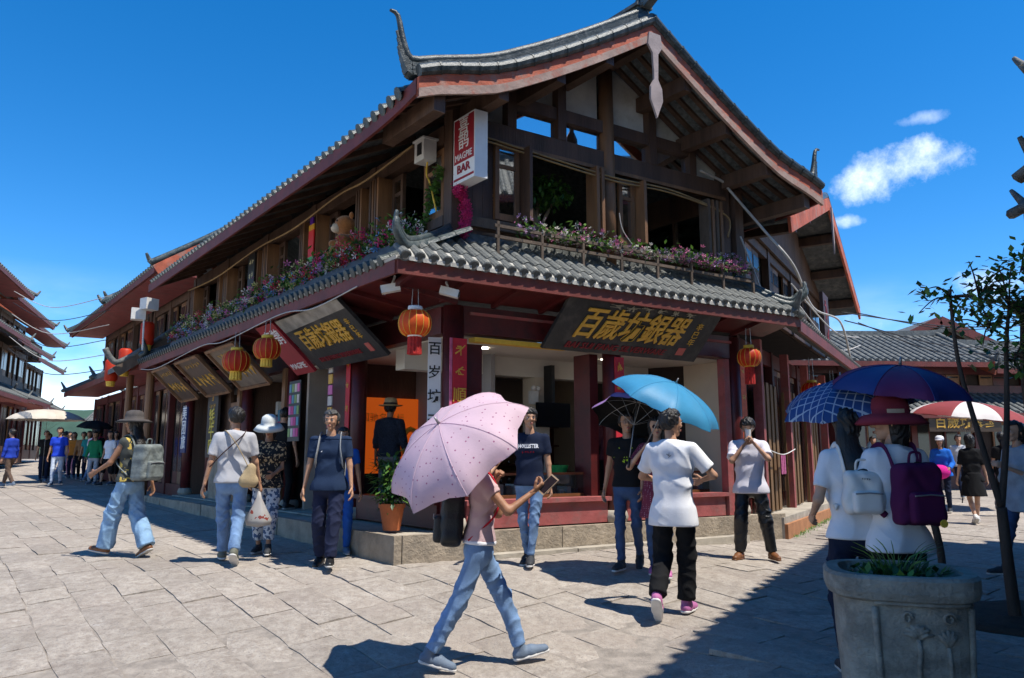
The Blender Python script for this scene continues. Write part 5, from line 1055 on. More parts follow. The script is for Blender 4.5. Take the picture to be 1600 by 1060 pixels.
def hand_prims(curl=.3, side=1, spread=.1, thumb=.5):
    """local hand: wrist at origin, fingers to -Z, palm facing +Y(back of hand -Y), thumb on +X*side"""
    pr = [cone((0, 0, .01), (0, 0, -.085), .027, .036, ((0, 1, 0), .48))]
    for i, (x, ln, r_) in enumerate(((.027, .072, .0088), (.009, .082, .0090), (-.010, .076, .0086), (-.027, .060, .0076))):
        x *= side; b = np.array((x, 0, -.088)); ang = curl * 1.25
        for seg, q in enumerate((.46, .32, .24)):
            d = np.array((x * spread * 2, math.sin(ang), -math.cos(ang))); e = b + d / np.linalg.norm(d) * ln * q; pr.append(cone(b, e, r_ * (1 - .08 * seg), r_ * (.93 - .08 * seg))); b = e; ang += curl * 1.1
    b = np.array((.026 * side, .006, -.03)); d1 = np.array((.75 * side * (1 - thumb * .5), .25 + .5 * thumb, -.75)); d1 /= np.linalg.norm(d1); e = b + d1 * .042; pr.append(cone(b, e, .0125, .0105)); d2 = d1 + np.array((-.4 * side * thumb, .3 * thumb, -.3)); d2 /= np.linalg.norm(d2); pr.append(cone(e, e + d2 * .034, .0102, .0085))
    return pr
def basis(z_neg, ref):
    """rotation taking local -Z to z_neg and local +Y near ref"""
    z = -np.array(z_neg, float); z /= np.linalg.norm(z); y = np.array(ref, float); y = y - z * y.dot(z); y /= max(1e-6, np.linalg.norm(y)); x = np.cross(y, z); return np.stack([x, y, z], 1)
def person(label, loc, face, H=1.7, feet=((.09, .02, .08), (-.09, -.02, .08)), fpitch=(0, 0), ftoe=(8, 8), hands=(None, None), poles=(None, None), curl=(.3, .3), palm=(None, None), lean=0, side_lean=0, twist=0, hip=.90, head=(0, 0, 0), skin='mid',
           build=1.0, fem=False, shirt=None, sleeve=.55, hem=.86, loose=.013, neck=.075, pants=None, leg_w=(.068, .050), pant_end=.02, shoe=None, sole=None, hair='short', hairm=None, skirt=None, hat=None, glasses=False, res=.012, group=None, name='person', z0=None, belt=None, jacket=None, wr=.0055, bare_arms=True, shoes=True, shirt_open=False, bust=0):
    """local frame: +Y forward, +X right, unit 1.75 m tall. feet/hands targets are (right, left)."""
    k = H / 1.75; gz_ = g(loc[0], loc[1]) if z0 is None else z0; root = thing(name, label, 'person', group, (loc[0], loc[1], gz_ + .006), 0); rz = math.atan2(face[1], face[0]) - math.pi / 2
    W_ = np.array(Matrix.Rotation(rz, 3, 'Z')) * k
    MT = np.eye(4); MT[:3, :3] = W_
    wld = lambda p: Vector(W_ @ np.array(p, float)) + root.location
    sk = skins[skin]; bw = build
    pel = np.array((0, 0, hip)); Rs = rotm(-lean, side_lean, twist)
    sp = lambda x, y, z: pel + Rs @ np.array((x, y, z))          # torso frame above pelvis
    fa = Rs @ np.array((0, 1., 0)); fl = lambda f_: (fa, f_); fl0 = lambda f_: ((0, 1, 0), f_)
    shw = .172 * (.90 if fem else 1) * (1 + (bw - 1) * .6); hw = .095
    # limbs
    sh = [sp(shw, -.005, .485), sp(-shw, -.005, .485)]; dflt = [(.27, .04, .80), (-.27, .04, .80)]; el_, wr_ = [], []
    for i in range(2):
        tg = hands[i] if hands[i] is not None else dflt[i]; pole = poles[i] if poles[i] is not None else ((.25 if i == 0 else -.25), -1, -.1); e, w = ik(sh[i], tg, .285, .255, pole); el_.append(e); wr_.append(w)
    hp = [pel + np.array((hw, 0, -.01)), pel + np.array((-hw, 0, -.01))]; kn, an = [], []
    for i in range(2):
        t_ = feet[i]; e, w = ik(hp[i], t_, .415, .41, ((.06 if i == 0 else -.06), 1, 0)); kn.append(e); an.append(w)
    tw = .135 * bw; 
    torso = [cone(sp(-.05 * bw, 0, -.03), sp(.05 * bw, 0, -.03), .115 * bw, .115 * bw, fl(.92)), cone(sp(-.035 * bw, 0, .10), sp(.035 * bw, 0, .10), .105 * bw * (.92 if fem else 1), .105 * bw * (.92 if fem else 1), fl(.86)), cone(sp(-.055, 0, .20), sp(.055, 0, .20), .098 * bw, .098 * bw, fl(.9)),
             cone(sp(-.07, .0, .36), sp(.07, .0, .36), .105 * bw, .105 * bw, fl(.88)), cone(sp(-.085, -.01, .45), sp(.085, -.01, .45), .078, .078, fl(.85)), cone(sp(0, -.012, .50), sp(shw * .8, -.01, .475), .058, .045), cone(sp(0, -.012, .50), sp(-shw * .8, -.01, .475), .058, .045)]
    if bust: torso += [cone(sp(s_ * .065, .06, .36), sp(s_ * .06, .075, .345), .055 * bust, .05 * bust) for s_ in (1, -1)]
    arms = []; legs = []
    for i in range(2):
        arms.append([cone(sh[i], el_[i], .047 * bw ** .5, .037), cone(el_[i], wr_[i], .036, .025)]); q_ = .82 if pants is not None and pant_end < .2 else 1; legs.append([cone(hp[i], kn[i], .082 * bw * q_, .050 * q_), cone(kn[i], kn[i] + (an[i] - kn[i]) * .35, .050 * q_, .052 * q_), cone(kn[i] + (an[i] - kn[i]) * .35, an[i], .052 * q_, .033)])
    # head
    hd = sp(0, .02, .72); HR = Rs @ rotm(*head) if False else rotm(z=twist * .5) @ rotm(x=head[0], y=head[1], z=head[2])
    HB = lambda x, y, z: hd + HR @ np.array((x, y, z))
    neckp = [cone(sp(0, -.005, .53), HB(0, -.02, -.06), .052, .05)]
    fr_ = res
    body = mesh_field(field(torso + [cone(sp(0, -.01, .50), sp(0, .0, .56), .06, .052)] + neckp + arms[0] + arms[1] + legs[0] + legs[1], .022, -.004), max(.014, res))
    extra = []
    # head mesh in its own frame
    hf = [cone((0, -.012, .025), (0, .0, .03), .083, .083, ((1, 0, 0), .90)), cone((0, .012, -.045), (0, .03, -.065), .062, .045, ((1, 0, 0), .92)), cone((0, .085, .0), (0, .104, -.022), .009, .013), cone((0, .078, -.062), (0, .082, -.062), .018, .016, ((0, 0, 1), .6)), cone((-.03, .074, .022), (.03, .074, .022), .012, .012),
          cone((.03, .062, -.022), (-.03, .062, -.022), .024, .024), cone((0, .062, -.098), (0, .064, -.096), .016, .016)]
    ears = [cone((s_ * .077, -.012, .012), (s_ * .08, -.018, -.022), .020, .014, ((1, 0, 0), .45)) for s_ in (1, -1)]
    hfld = field(hf, .022, 0); hfull = field([hfld] + ears, .008) if False else None
    def headf(p): 
        d = hfld(p)
        for e in ears: d = smin(d, e(p), .008)
        for s_ in (1, -1): d = np.maximum(d, -(np.sqrt((((p - np.array((s_ * .032, .097, .004))) / np.array((1.3, 1, .75))) ** 2).sum(1)) - .016))
        return d
    headf.lo = np.array((-.12, -.13, -.14)); headf.hi = np.array((.12, .14, .14)); hr = max(.006, res * .5)
    hv, hfc = mesh_field(headf, hr); tr_ = lambda v: v @ HR.T + hd; extra.append((tr_(hv), hfc, sk))
    def blob(c, r_, s3, mat, n_=8):
        mb = MB(); mb.ball((0, 0, 0), 1, n_); v = np.array(mb.v) * np.array(s3) * r_ + np.array(c); extra.append((tr_(v), mb.f, mat))
    if res < .02:
        for s_ in (1, -1):
            blob((s_ * .032, .083, .004), .0105, (1.25, .6, .62), eyew); blob((s_ * .032, .0885, .004), .0062, (1, .5, .95), eyed); blob((s_ * .034, .092, .024), .016, (1.15, .3, .2), hair_m if hairm is None else hairm)
        blob((0, .098, -.058), .016, (1.2, .35, .26), lip_m); blob((0, .097, -.067), .014, (1.1, .35, .3), lip_m)
    # hands
    for i in range(2):
        d = wr_[i] - el_[i]; sd_ = 1 if i == 0 else -1; pf = palm[i] if palm[i] is not None else (-sd_, .25, 0); Bm = basis(d, pf); f_ = field(hand_prims(curl[i], sd_ * -1 if False else (1 if np.cross(Bm[:, 1], Bm[:, 2]).dot(Bm[:, 0]) > 0 else 1) * (-sd_ if False else sd_), .1), .008)
        v, fc = mesh_field(f_, max(.005, res * .5)); extra.append((v @ Bm.T + wr_[i] - d / np.linalg.norm(d) * .01, fc, sk))
    body_o = np_obj('body', body, sk, root, MT, [(np.array(v) @ W_.T, f_, m) for v, f_, m in extra])
    out = dict(root=root, wld=wld, W=W_, wrist=wr_, elbow=el_, hd=hd, HR=HR, sp=sp, k=k, fa=fa, Rs=Rs)
    def cut_plane(p0, n_): p0 = np.array(p0); n_ = np.array(n_, float); n_ /= np.linalg.norm(n_); return lambda p: (p - p0) @ n_
    # shirt
    if shirt is not None:
        pr = list(torso[1:7]) + [cone(sp(-.05 * bw, 0, max(-.04, hem - .9)), sp(.05 * bw, 0, max(-.04, hem - .9)), .130 * bw, .130 * bw, fl(.9))] + (torso[7:9] if bust else [])
        if hem < .84: pr.append(cone(sp(-.06, 0, hem - .9), sp(.06, 0, hem - .9), .134 * bw, .134 * bw, fl(.9)))
        if skirt and skirt[0] == 'tunic': pr.append(cone(sp(0, 0, .12), sp(0, 0, hem - .9), .12 * bw, skirt[1], fl(.85)))
        base = field(pr, .055, loose, [cut_plane(sp(0, 0, hem - .9), -(Rs @ np.array((0, 0, 1.))))], wr, (14, 14, 30)); slv = []
        for i in range(2):
            full = sleeve > 1; ul = min(1, sleeve); e = sh[i] + (el_[i] - sh[i]) * ul; seg = [cone(sh[i] - (el_[i] - sh[i]) * .02, e, .050 * bw ** .5 + loose * .9, .043 + loose * (1.1 if not full else .9))]
            cuts = [] if full else [cut_plane(e, el_[i] - sh[i])]
            if full: e2 = el_[i] + (wr_[i] - el_[i]) * (sleeve - 1); seg.append(cone(el_[i], e2, .040 + loose, .030 + loose)); cuts = [cut_plane(e2, wr_[i] - el_[i])]
            slv.append(field(seg, .02, 0, cuts, wr, (20, 20, 40)))
        nk = sp(0, .025, .60)
        def shf(p):
            d = base(p)
            if sleeve > 0:
                for s_ in slv: d = smin(d, s_(p), .02)
            return np.maximum(d, -(np.sqrt(((p - nk) ** 2).sum(1)) - neck))
        shf.lo = np.min([base.lo] + [s_.lo for s_ in slv], 0); shf.hi = np.max([base.hi] + [s_.hi for s_ in slv], 0)
        out['shirt'] = np_obj('shirt', mesh_field(shf, res), shirt, root, MT); out['shf'] = shf
    if pants is not None:
        pr = [cone(sp(-.05 * bw, 0, -.03), sp(.05 * bw, 0, -.03), .117 * bw, .117 * bw, fl(.92)), cone(sp(-.040 * bw, 0, .07), sp(.040 * bw, 0, .07), .098 * bw * (.9 if fem else 1), .098 * bw * (.9 if fem else 1), fl(.86))]
        cuts = [cut_plane(sp(0, 0, .10), Rs @ np.array((0, 0, 1.)))]
        lg = []
        for i in range(2):
            e = kn[i] + (an[i] - kn[i]) * (1 - pant_end / .41 if pant_end >= 0 else 1.06); w0, w1 = leg_w; lg.append(field([cone(hp[i], kn[i], .085 * bw, w0), cone(kn[i], e, w0, w1)], .02, 0, [cut_plane(e, an[i] - kn[i])], wr * 1.5, (20, 20, 55)))
        tor = field(pr, .03, .006, cuts)
        def pf_(p):
            d = tor(p)
            for q in lg: d = smin(d, q(p), .02)
            return np.maximum(d, cuts[0](p))
        pf_.lo = np.min([tor.lo] + [q.lo for q in lg], 0); pf_.hi = np.max([tor.hi] + [q.hi for q in lg], 0); out['pants'] = np_obj('trousers', mesh_field(pf_, res), pants, root, MT)
    if skirt and skirt[0] == 'skirt':
        zt, zb, r0, r1, m = skirt[1:]; f_ = field([cone(sp(0, 0, zt - .9), np.array((0, 0, zb)), r0, r1, fl0(.9))], .02, 0, [cut_plane((0, 0, zb), (0, 0, -1)), cut_plane(sp(0, 0, zt - .9), (0, 0, 1))], .006, (22, 22, 4)); np_obj('skirt', mesh_field(f_, res), m, root, MT)
    # shoes
    if shoes:
        sf0 = [cone((0, -.045, .04), (0, .06, .042), .036, .040), cone((0, .06, .036), (0, .165, .026), .040, .030), cone((0, -.012, .04), (0, -.02, .095), .038, .038)]
        up_ = field(sf0, .02, .006, [lambda p: .016 - p[:, 2]]); so_ = field([cone((0, -.045, .01), (0, .06, .01), .043, .046), cone((0, .06, .01), (0, .172, .01), .046, .034)], .02, .0, [lambda p: p[:, 2] - .022, lambda p: -p[:, 2]])
        uv_, sv_ = mesh_field(up_, max(.008, res * .75)), mesh_field(so_, max(.008, res * .75))
        for i in range(2):
            fm = rotm(x=-fpitch[i], z=(-ftoe[i] if i == 0 else ftoe[i])); off = an[i] - fm @ np.array((0, -.012, .075)); m4 = np.eye(4); m4[:3, :3] = W_ @ fm; m4[:3, 3] = W_ @ off
            so = np_obj('shoe', uv_, shoe or M('dark_shoe', (.02, .02, .022), .5, .2, 9, .1, 40), root, m4); np_obj('sole', sv_, sole or M('pale_sole', (.5, .48, .44), .7, .1, 9, .1, 40), so, m4)
    # hair
    if hair:
        hm = hairm or hair_m; infl = .014 if hair != 'buzz' else .006
        prs = [cone((0, -.020, .022), (0, .002, .036), .085 + infl, .083 + infl, ((1, 0, 0), .95))]
        if hair in ('bob', 'long', 'pony'): prs.append(cone((0, -.035, .01), (0, -.045, -.06), .085, .075, ((1, 0, 0), 1.0)))
        if hair == 'bob': prs.append(cone((0, -.03, -.04), (0, -.03, -.11), .085, .075))
        hl = .060
        if hair == 'fringe': hl = .040
        def hairf(p):
            d = prs[0](p)
            for q in prs[1:]: d = smin(d, q(p), .02)
            d = d + .006 * np.sin(p[:, 0] * 150 + 3 * np.sin(p[:, 2] * 40)) * np.sin(p[:, 1] * 95 + p[:, 2] * 30) + .003 * np.sin(p[:, 0] * 60 + p[:, 1] * 80)
            face_ = np.minimum(hl + .25 * np.abs(p[:, 0]) * (1 if hair != 'fringe' else .2) - p[:, 2], p[:, 1] - (.012 if hair in ('bob', 'long', 'pony') else .022) + .1 * np.clip(-p[:, 2], 0, 1))
            d = np.maximum(d, face_)
            if hair in ('short', 'buzz', 'fringe'): d = np.maximum(d, (-.062 + .9 * np.clip(p[:, 1] + .045, 0, 1)) - p[:, 2])
            return d
        hairf.lo = np.array((-.13, -.16, -.24)); hairf.hi = np.array((.13, .14, .16)); v, fc = mesh_field(hairf, max(.006, res * .5)); np_obj('hair', (tr_(v), fc), hm, root, MT)
        if hair in ('long', 'pony'):
            bl = [HB(0, -.06, .02), HB(0, -.09, -.12), sp(0, -.13, .42), sp(.0, -.135, .20)]; wv = [.075, .07, .075, .05] if hair == 'long' else [.03, .035, .03, .012]
            f_ = field([cone(bl[i], bl[i + 1], wv[i], wv[i + 1], fl(.5)) for i in range(3 if hair == 'long' else 2)], .03, 0, None, .003, (120, 10, 6)); np_obj('long_hair', mesh_field(f_, max(.009, res)), hm, root, MT)
    HM = np.eye(4); HM[:3, :3] = W_ @ HR; HM[:3, 3] = W_ @ hd; out['HM'] = Matrix(HM.tolist())
    if hat:
        kind, hmats = hat[0], hat[1:]; prof = dict(bucket=[(.215, -.01), (.17, .045), (.115, .06), (.112, .10), (.098, .16), (.06, .185), (.002, .19)], fedora=[(.20, .045), (.15, .035), (.112, .045), (.108, .09), (.095, .15), (.05, .165), (.002, .155)], wide=[(.225, .02), (.165, .05), (.115, .055), (.11, .10), (.10, .15), (.05, .17), (.002, .17)], cap=[(.104, .04), (.104, .07), (.092, .12), (.05, .145), (.002, .15)])[kind]
        mb = MB(); mb.lathe(prof, 28, (0, -.01, 0), .92, 1.05, wob=(lambda a: 1 + .03 * math.sin(3 * a + 1) + .02 * math.sin(5 * a)) if kind != 'cap' else None); mb.lathe([(r_ * .97, z_ - .006) for r_, z_ in prof], 28, (0, -.01, 0), .92, 1.05)
        if kind == 'cap': mb.hexa([(-.07, .07, .045), (.07, .07, .045), (.055, .18, .035), (-.055, .18, .035), (-.07, .07, .053), (.07, .07, .053), (.055, .18, .043), (-.055, .18, .043)])
        ho = mb.build('hat', hmats[0], root, smooth=True); ho.matrix_local = out['HM']
        if len(hmats) > 1: mb = MB(); mb.lathe([(.116, .056), (.114, .085)], 28, (0, -.01, 0), .92, 1.05); b_ = mb.build('hat_band', hmats[1], ho)
    if glasses:
        mb = MB()
        for s_ in (1, -1): mb.tube([(s_ * .034 + .024 * math.cos(a * .5236), .104, .003 + .019 * math.sin(a * .5236)) for a in range(13)], .0028, 5); mb.tube([(s_ * .058, .10, .006), (s_ * .082, .0, .008)], .0025, 5)
        mb.tube([(-.01, .106, .008), (.01, .106, .008)], .0025, 5); go = mb.build('glasses', M('spectacle_frame', (.25, .22, .20), .3, .1, 9, 0, metal=.5), root); go.matrix_local = out['HM']
    return out
def flat_text(body, size, line, bold):
    c = bpy.data.curves.new('l', 'FONT'); c.body = body; c.size = size; c.align_x = 'CENTER'; c.align_y = 'CENTER'; c.resolution_u = 1; c.space_line = line; c.offset = bold
    t = bpy.data.objects.new('t', c); me = t.to_mesh().copy(); t.to_mesh_clear(); bpy.data.objects.remove(t); bpy.data.curves.remove(c); return me
def on_cloth(P_, body, mat, z, size, fit=None, x=0, name='print', back=False, line=1.0, bold=.0):
    """flat lettering pressed onto the shirt surface"""
    if isinstance(body, tuple):      # (count, seed): unreadable print
        qs = marks(*body); me = bpy.data.meshes.new('print'); me.from_pydata([(a * size, b * size, 0) for q in qs for a, b in q], [], [tuple(range(4 * i, 4 * i + 4)) for i in range(len(qs))]); lift_ = np.repeat(np.arange(len(qs)) % 7 * .0004, 4)
    else: me, lift_ = flat_text(body, size, line, bold), 0
    v = np.array([q.co[:] for q in me.vertices]);
    if fit: v[:, 0] *= fit / (v[:, 0].max() - v[:, 0].min())
    sg = -1 if back else 1; loc_ = np.array([P_['sp'](x - sg * a, 0, z - .9 + b) for a, b in v[:, :2]]); d = P_['fa'] * sg
    lo_, hi_ = np.zeros(len(v)), np.full(len(v), .30)
    for _ in range(16): m_ = (lo_ + hi_) / 2; ins = P_['shf'](loc_ + d[None] * m_[:, None]) < 0; lo_ = np.where(ins, m_, lo_); hi_ = np.where(ins, hi_, m_)
    q = (loc_ + d[None] * (hi_ + .004 + lift_)[:, None]) @ P_['W'].T
    for i, a in enumerate(me.vertices): a.co = q[i]
    me.materials.clear(); me.materials.append(mat); o = bpy.data.objects.new(name, me); COL.objects.link(o); o.parent = P_['shirt']; return o
def umbrella(label, top, axis, rad, mats, handle_len=.75, depth=.42, n=8, under=None, group=None, scal=.06, name='umbrella', ribs=True):
    """canopy apex at top (world), axis = direction from handle to tip"""
    o = thing(name, label, 'umbrella', group); z = Vector(axis).normalized(); x = z.orthogonal().normalized(); y = z.cross(x); m = Matrix(((x.x, y.x, z.x, top[0]), (x.y, y.y, z.y, top[1]), (x.z, y.z, z.z, top[2]), (0, 0, 0, 1))); o.matrix_world = m
    sub = 6; rings = 9; mb = MB(); N_ = n * sub
    def pt(i, j):
        a = 2 * math.pi * j / N_; u = (j % sub) / sub; w = math.sin(math.pi * u); t_ = i / rings; rr = rad * math.sin(t_ * 1.25) / math.sin(1.25); zz = -rad * depth * (1 - math.cos(t_ * 1.25)) / (1 - math.cos(1.25)); chord = 1 - (1 - math.cos(math.pi / n)) * w * 1.0
        return (rr * chord * math.cos(a) * (1 - scal * w * t_ ** 6), rr * chord * math.sin(a) * (1 - scal * w * t_ ** 6), zz - .02 * w * t_ * rad + .021 * rad * w * t_ ** 4 + .010 * rad * math.sin(9 * t_ + j * 2.4) * w * t_ ** 2)
    for lay in (0, -.004):
        o_ = len(mb.v); mb.v.append((0, 0, lay))
        for i in range(1, rings + 1):
            for j in range(N_): q = pt(i, j); mb.v.append((q[0], q[1], q[2] + lay))
        for j in range(N_):
            mi = (j // sub) % len(mats) if lay == 0 else (len(mats) if under else (j // sub) % len(mats)); mb.f.append((o_, o_ + 1 + j, o_ + 1 + (j + 1) % N_)); mb.mi.append(mi)
            for i in range(rings - 1): a = o_ + 1 + i * N_; mb.f.append((a + j, a + N_ + j, a + N_ + (j + 1) % N_, a + (j + 1) % N_)); mb.mi.append(mi)
    cn = mb.build('canopy', list(mats) + ([under] if under else []), o, smooth=True, fixn=False); 
    mb = MB(); mb.tube([(0, 0, .05), (0, 0, -handle_len)], .006, 8); mb.tube([(0, 0, .0), (0, 0, .06)], [.012, .005], 8); mb.build('shaft', metalg, o, smooth=True); mb = MB(); mb.tube([(0, 0, -handle_len + .02), (0, 0, -handle_len - .09)], .013, 8); mb.build('handle', black, o, smooth=True)
    if ribs:
        for k_ in range(n): mb = MB(); mb.tube([Vector(pt(i, k_ * sub)) - V(0, 0, .008) for i in range(rings + 1)], .003, 4); rb = mb.build('rib', metalg, o); mb = MB(); mb.tube([Vector(pt(i, k_ * sub)) + V(0, 0, .0015) for i in range(rings + 1)], .0022, 4); mb.build('seam', mats[k_ % len(mats)], rb); q = Vector(pt(5, k_ * sub)) - V(0, 0, .01); mb = MB(); mb.tube([q, (0, 0, -rad * .62)], .0025, 4); mb.build('stretcher', metalg, rb)
    return o
def backpack(label, Pn, mat, w=.30, h=.40, d=.16, zc=1.18, strap=None, pocket=None, loop=True, logo=None, extra=None):
    o = thing('backpack', label, 'backpack'); o.location = Pn['root'].location; B_ = Pn['Rs']; W_ = Pn['W']; ctr = Pn['sp'](0, -.135 - d / 2, zc - .9); M4 = np.eye(4); M4[:3, :3] = W_ @ B_; M4[:3, 3] = W_ @ ctr; m4 = Matrix(M4.tolist())
    rr = min(w, d) * .45
    def f_(p):
        q = np.abs(p - np.array((0, 0, 0))) ; taper = 1 - .18 * np.clip(p[:, 2] / h + .0, -.5, .5); bx = np.stack([q[:, 0] / taper - (w / 2 - .05), q[:, 1] - (d / 2 - .05), q[:, 2] - (h / 2 - .06)], 1); out_ = np.sqrt((np.maximum(bx, 0) ** 2).sum(1)) + np.minimum(bx.max(1), 0) - .05
        out_ = out_ + .0035 * np.sin(p[:, 2] * 45 + 3 * np.sin(p[:, 0] * 25)) + .003 * np.sin(p[:, 0] * 50 + p[:, 2] * 30)
        return out_
    f_.lo = np.array((-w / 2 - .04, -d / 2 - .04, -h / 2 - .04)); f_.hi = -f_.lo; b_ = np_obj('bag', mesh_field(f_, .011), mat, o); b_.matrix_local = m4
    def pk(p): q = np.abs(p - np.array((0, -d / 2, -h * .2))); bx = np.stack([q[:, 0] - (w * .36 - .03), q[:, 1] - (.05 - .03), q[:, 2] - (h * .24 - .03)], 1); return np.sqrt((np.maximum(bx, 0) ** 2).sum(1)) + np.minimum(bx.max(1), 0) - .03
    pk.lo = np.array((-w / 2, -d / 2 - .08, -h / 2)); pk.hi = np.array((w / 2, .0, h * .15)); p_ = np_obj('pocket', mesh_field(pk, .010), pocket or mat, o); p_.matrix_local = m4
    mb = MB(); mb.tube([(-w * .33, -d / 2 - .053, -h * .02), (0, -d / 2 - .056, -h * .0), (w * .33, -d / 2 - .053, -h * .02)], .005, 5); z_ = mb.build('zip', metalg, o); z_.matrix_local = m4
    mb = MB(); mb.tube(spl([(-w * .42, -d * .1, -h * .1), (-w * .40, -d * .2, h * .22), (0, -d * .2, h * .485), (w * .40, -d * .2, h * .22), (w * .42, -d * .1, -h * .1)]), .006, 5); z_ = mb.build('zip', black, o); z_.matrix_local = m4
    for s_ in (1, -1):
        sp_ = Pn['sp']; pts = [sp_(s_ * .085, -.12, zc - .9 + h * .40), sp_(s_ * .105, -.06, .565), sp_(s_ * .115, .04, .545), sp_(s_ * .125, .115, .40), sp_(s_ * .15, .09, .24), sp_(s_ * .14, -.09, zc - .9 - h * .35)]
        mb = MB(); pp_ = [Vector(W_ @ np.array(q)) for q in spl([Vector(q) for q in pts], 5)]; 
        mb.tube(pp_, .021 * Pn['k'], 8, flat=.35); mb.build('strap', strap or mat, o, smooth=True)
    if loop: mb = MB(); mb.tube(spl([(-.04, 0, h / 2 - .01), (-.03, -.01, h / 2 + .05), (.03, -.01, h / 2 + .05), (.04, 0, h / 2 - .01)]), .008, 6); z_ = mb.build('loop', strap or mat, o, smooth=True); z_.matrix_local = m4
    return o, m4
cl = lambda n, c, r=.85, **k: M('cloth_' + n, c, .92, .07, 5, .25, 160, spec=.15, **k)
def denim(n, c): return M('denim_' + n, c, .85, .16, 7, .3, 170, col2=tuple(q * 1.45 for q in c))
jean_l = denim('light', (.13, .215, .36)); jean_m = denim('mid', (.11, .18, .30)); jean_d = denim('dark', (.03, .06, .13)); navy = cl('navy', (.012, .018, .040)); blk = cl('black', (.012, .012, .013)); wht = cl('white', (.72, .72, .74)); gry = cl('grey', (.42, .42, .44))
snk_g = M('sneaker_grey', (.12, .16, .22), .7, .15, 9, .2, 60); snk_d = M('sneaker_dark', (.03, .032, .035), .7, .2, 9, .2, 60); snk_p = M('sneaker_pink', (.40, .12, .28), .7, .25, 9, .2, 60); brn = M('brown_leather', (.16, .06, .02), .5, .2, 9, .1, 40); sol_w = M('white_sole', (.62, .60, .57), .6, .1, 9, .1, 40); shiny = M('black_track_cloth', (.012, .013, .015), .38, .1, 6, .3, 40)
# --- woman with the pink umbrella
mauve = cl('mauve', (.50, .35, .355)); a = person('person in mauve T-shirt and light jeans striding under the pink umbrella, phone in hand', (-.24, 5.62), (1, .10), 1.66, feet=((.07, -.36, .10), (-.07, .33, .10)), fpitch=(14, -12), hands=((.17, .40, 1.28), (-.04, .14, 1.34)), poles=((.5, -.3, -1), (-.6, -.2, -1)), curl=(.55, .9), palm=((-.6, 0, .8), (.3, 1, 0)), lean=4, fem=True, bust=.8, shirt=mauve, sleeve=.45, hem=.93, pants=jean_l, leg_w=(.070, .056), pant_end=.03, shoe=snk_g, sole=sol_w, hair='pony', skin='tan', res=.010, hip=.865)
def band(Pn, name, z0, z1, mat, grow):  # strip of another colour round the shirt
    f0 = Pn['shf']; sp_ = Pn['sp']; up_ = Pn['Rs'] @ np.array((0, 0, 1.)); a0 = sp_(0, 0, z0 - .9); a1 = sp_(0, 0, z1 - .9); f = lambda p: np.maximum(np.maximum(f0(p) - grow, -(p - a0) @ up_), (p - a1) @ up_); f.lo = sp_(-.26, -.22, z0 - .92); f.hi = sp_(.26, .24, z1 - .88); f.lo, f.hi = np.minimum(f.lo, f.hi), np.maximum(f.lo, f.hi); MT = np.eye(4); MT[:3, :3] = Pn['W']; return np_obj(name, mesh_field(f, .009), mat, Pn['shirt'], MT)
band(a, 'white_hem', .905, .955, wht, .004)
pinku = thin(pattern('umbrella_pink', (.80, .62, .70), (.45, .16, .30), 'dots', 26, .6, .16), .45)
umbrella('pale pink umbrella with tiny dots tilted back over the walking person', (-.50, 5.20, 1.73), (-.52, -.50, .70), .57, [pinku], .78, .46, 8, scal=.08)
bpb = M('backpack_black', (.012, .013, .014), .45, .3, 8, .3, 60); redst = cl('red_strap', (.45, .015, .03)); o, m4 = backpack('glossy black backpack with red straps worn under the pink umbrella', a, bpb, .29, .42, .17, 1.10, redst)
scrawl(5, M('silver_print', (.5, .52, .55), .4, .1, 9, 0), o, m4 @ V(0, -.139, -.0), m4.to_3x3() @ V(1, 0, 0), m4.to_3x3() @ V(0, 0, 1), .034, 91, .002)
def phone(label, p, n_, up_):
    o = thing('phone', label, 'phone'); z = Vector(n_).normalized(); x = Vector(up_).cross(z).normalized(); y = z.cross(x); Mx = Matrix((x, y, z)).transposed(); mb = MB(); mb.box(p, (.078, .158, .009), Mx); mb.build('case', M('phone_gold', (.50, .38, .24), .35, .05, 9, 0, metal=.4), o); mb = MB(); mb.box(Vector(p) + z * .0055, (.070, .135, .002), Mx); mb.build('screen', MATS['screen_black'], o)
hw_ = a['wld'](a['wrist'][0] + np.array((.0, .11, .05))); phone('gold smartphone held out by the person under the pink umbrella', hw_, (-.35, -.75, .5), (.6, -.1, .8))
# --- young man in navy lettered T-shirt
a = person('young man in navy lettered T-shirt and slim jeans walking before the counter', (.20, 8.54), (-.22, -1), 1.71, feet=((.05, -.10, .09), (-.03, .14, .08)), fpitch=(10, 0), hands=((.40, .26, 1.00), (-.25, .05, .80)), poles=((.6, -1, -.3), None), curl=(.6, .35), head=(0, 0, 24), shirt=navy, sleeve=.62, hem=.86, pants=jean_m, leg_w=(.058, .043), shoe=snk_d, sole=sol_w, hair='fringe', skin='mid', res=.011)
on_cloth(a, 'HOLLISTER', wht, 1.30, .062, fit=.235, bold=.002); on_cloth(a, (5, 93), redst, 1.235, .03)
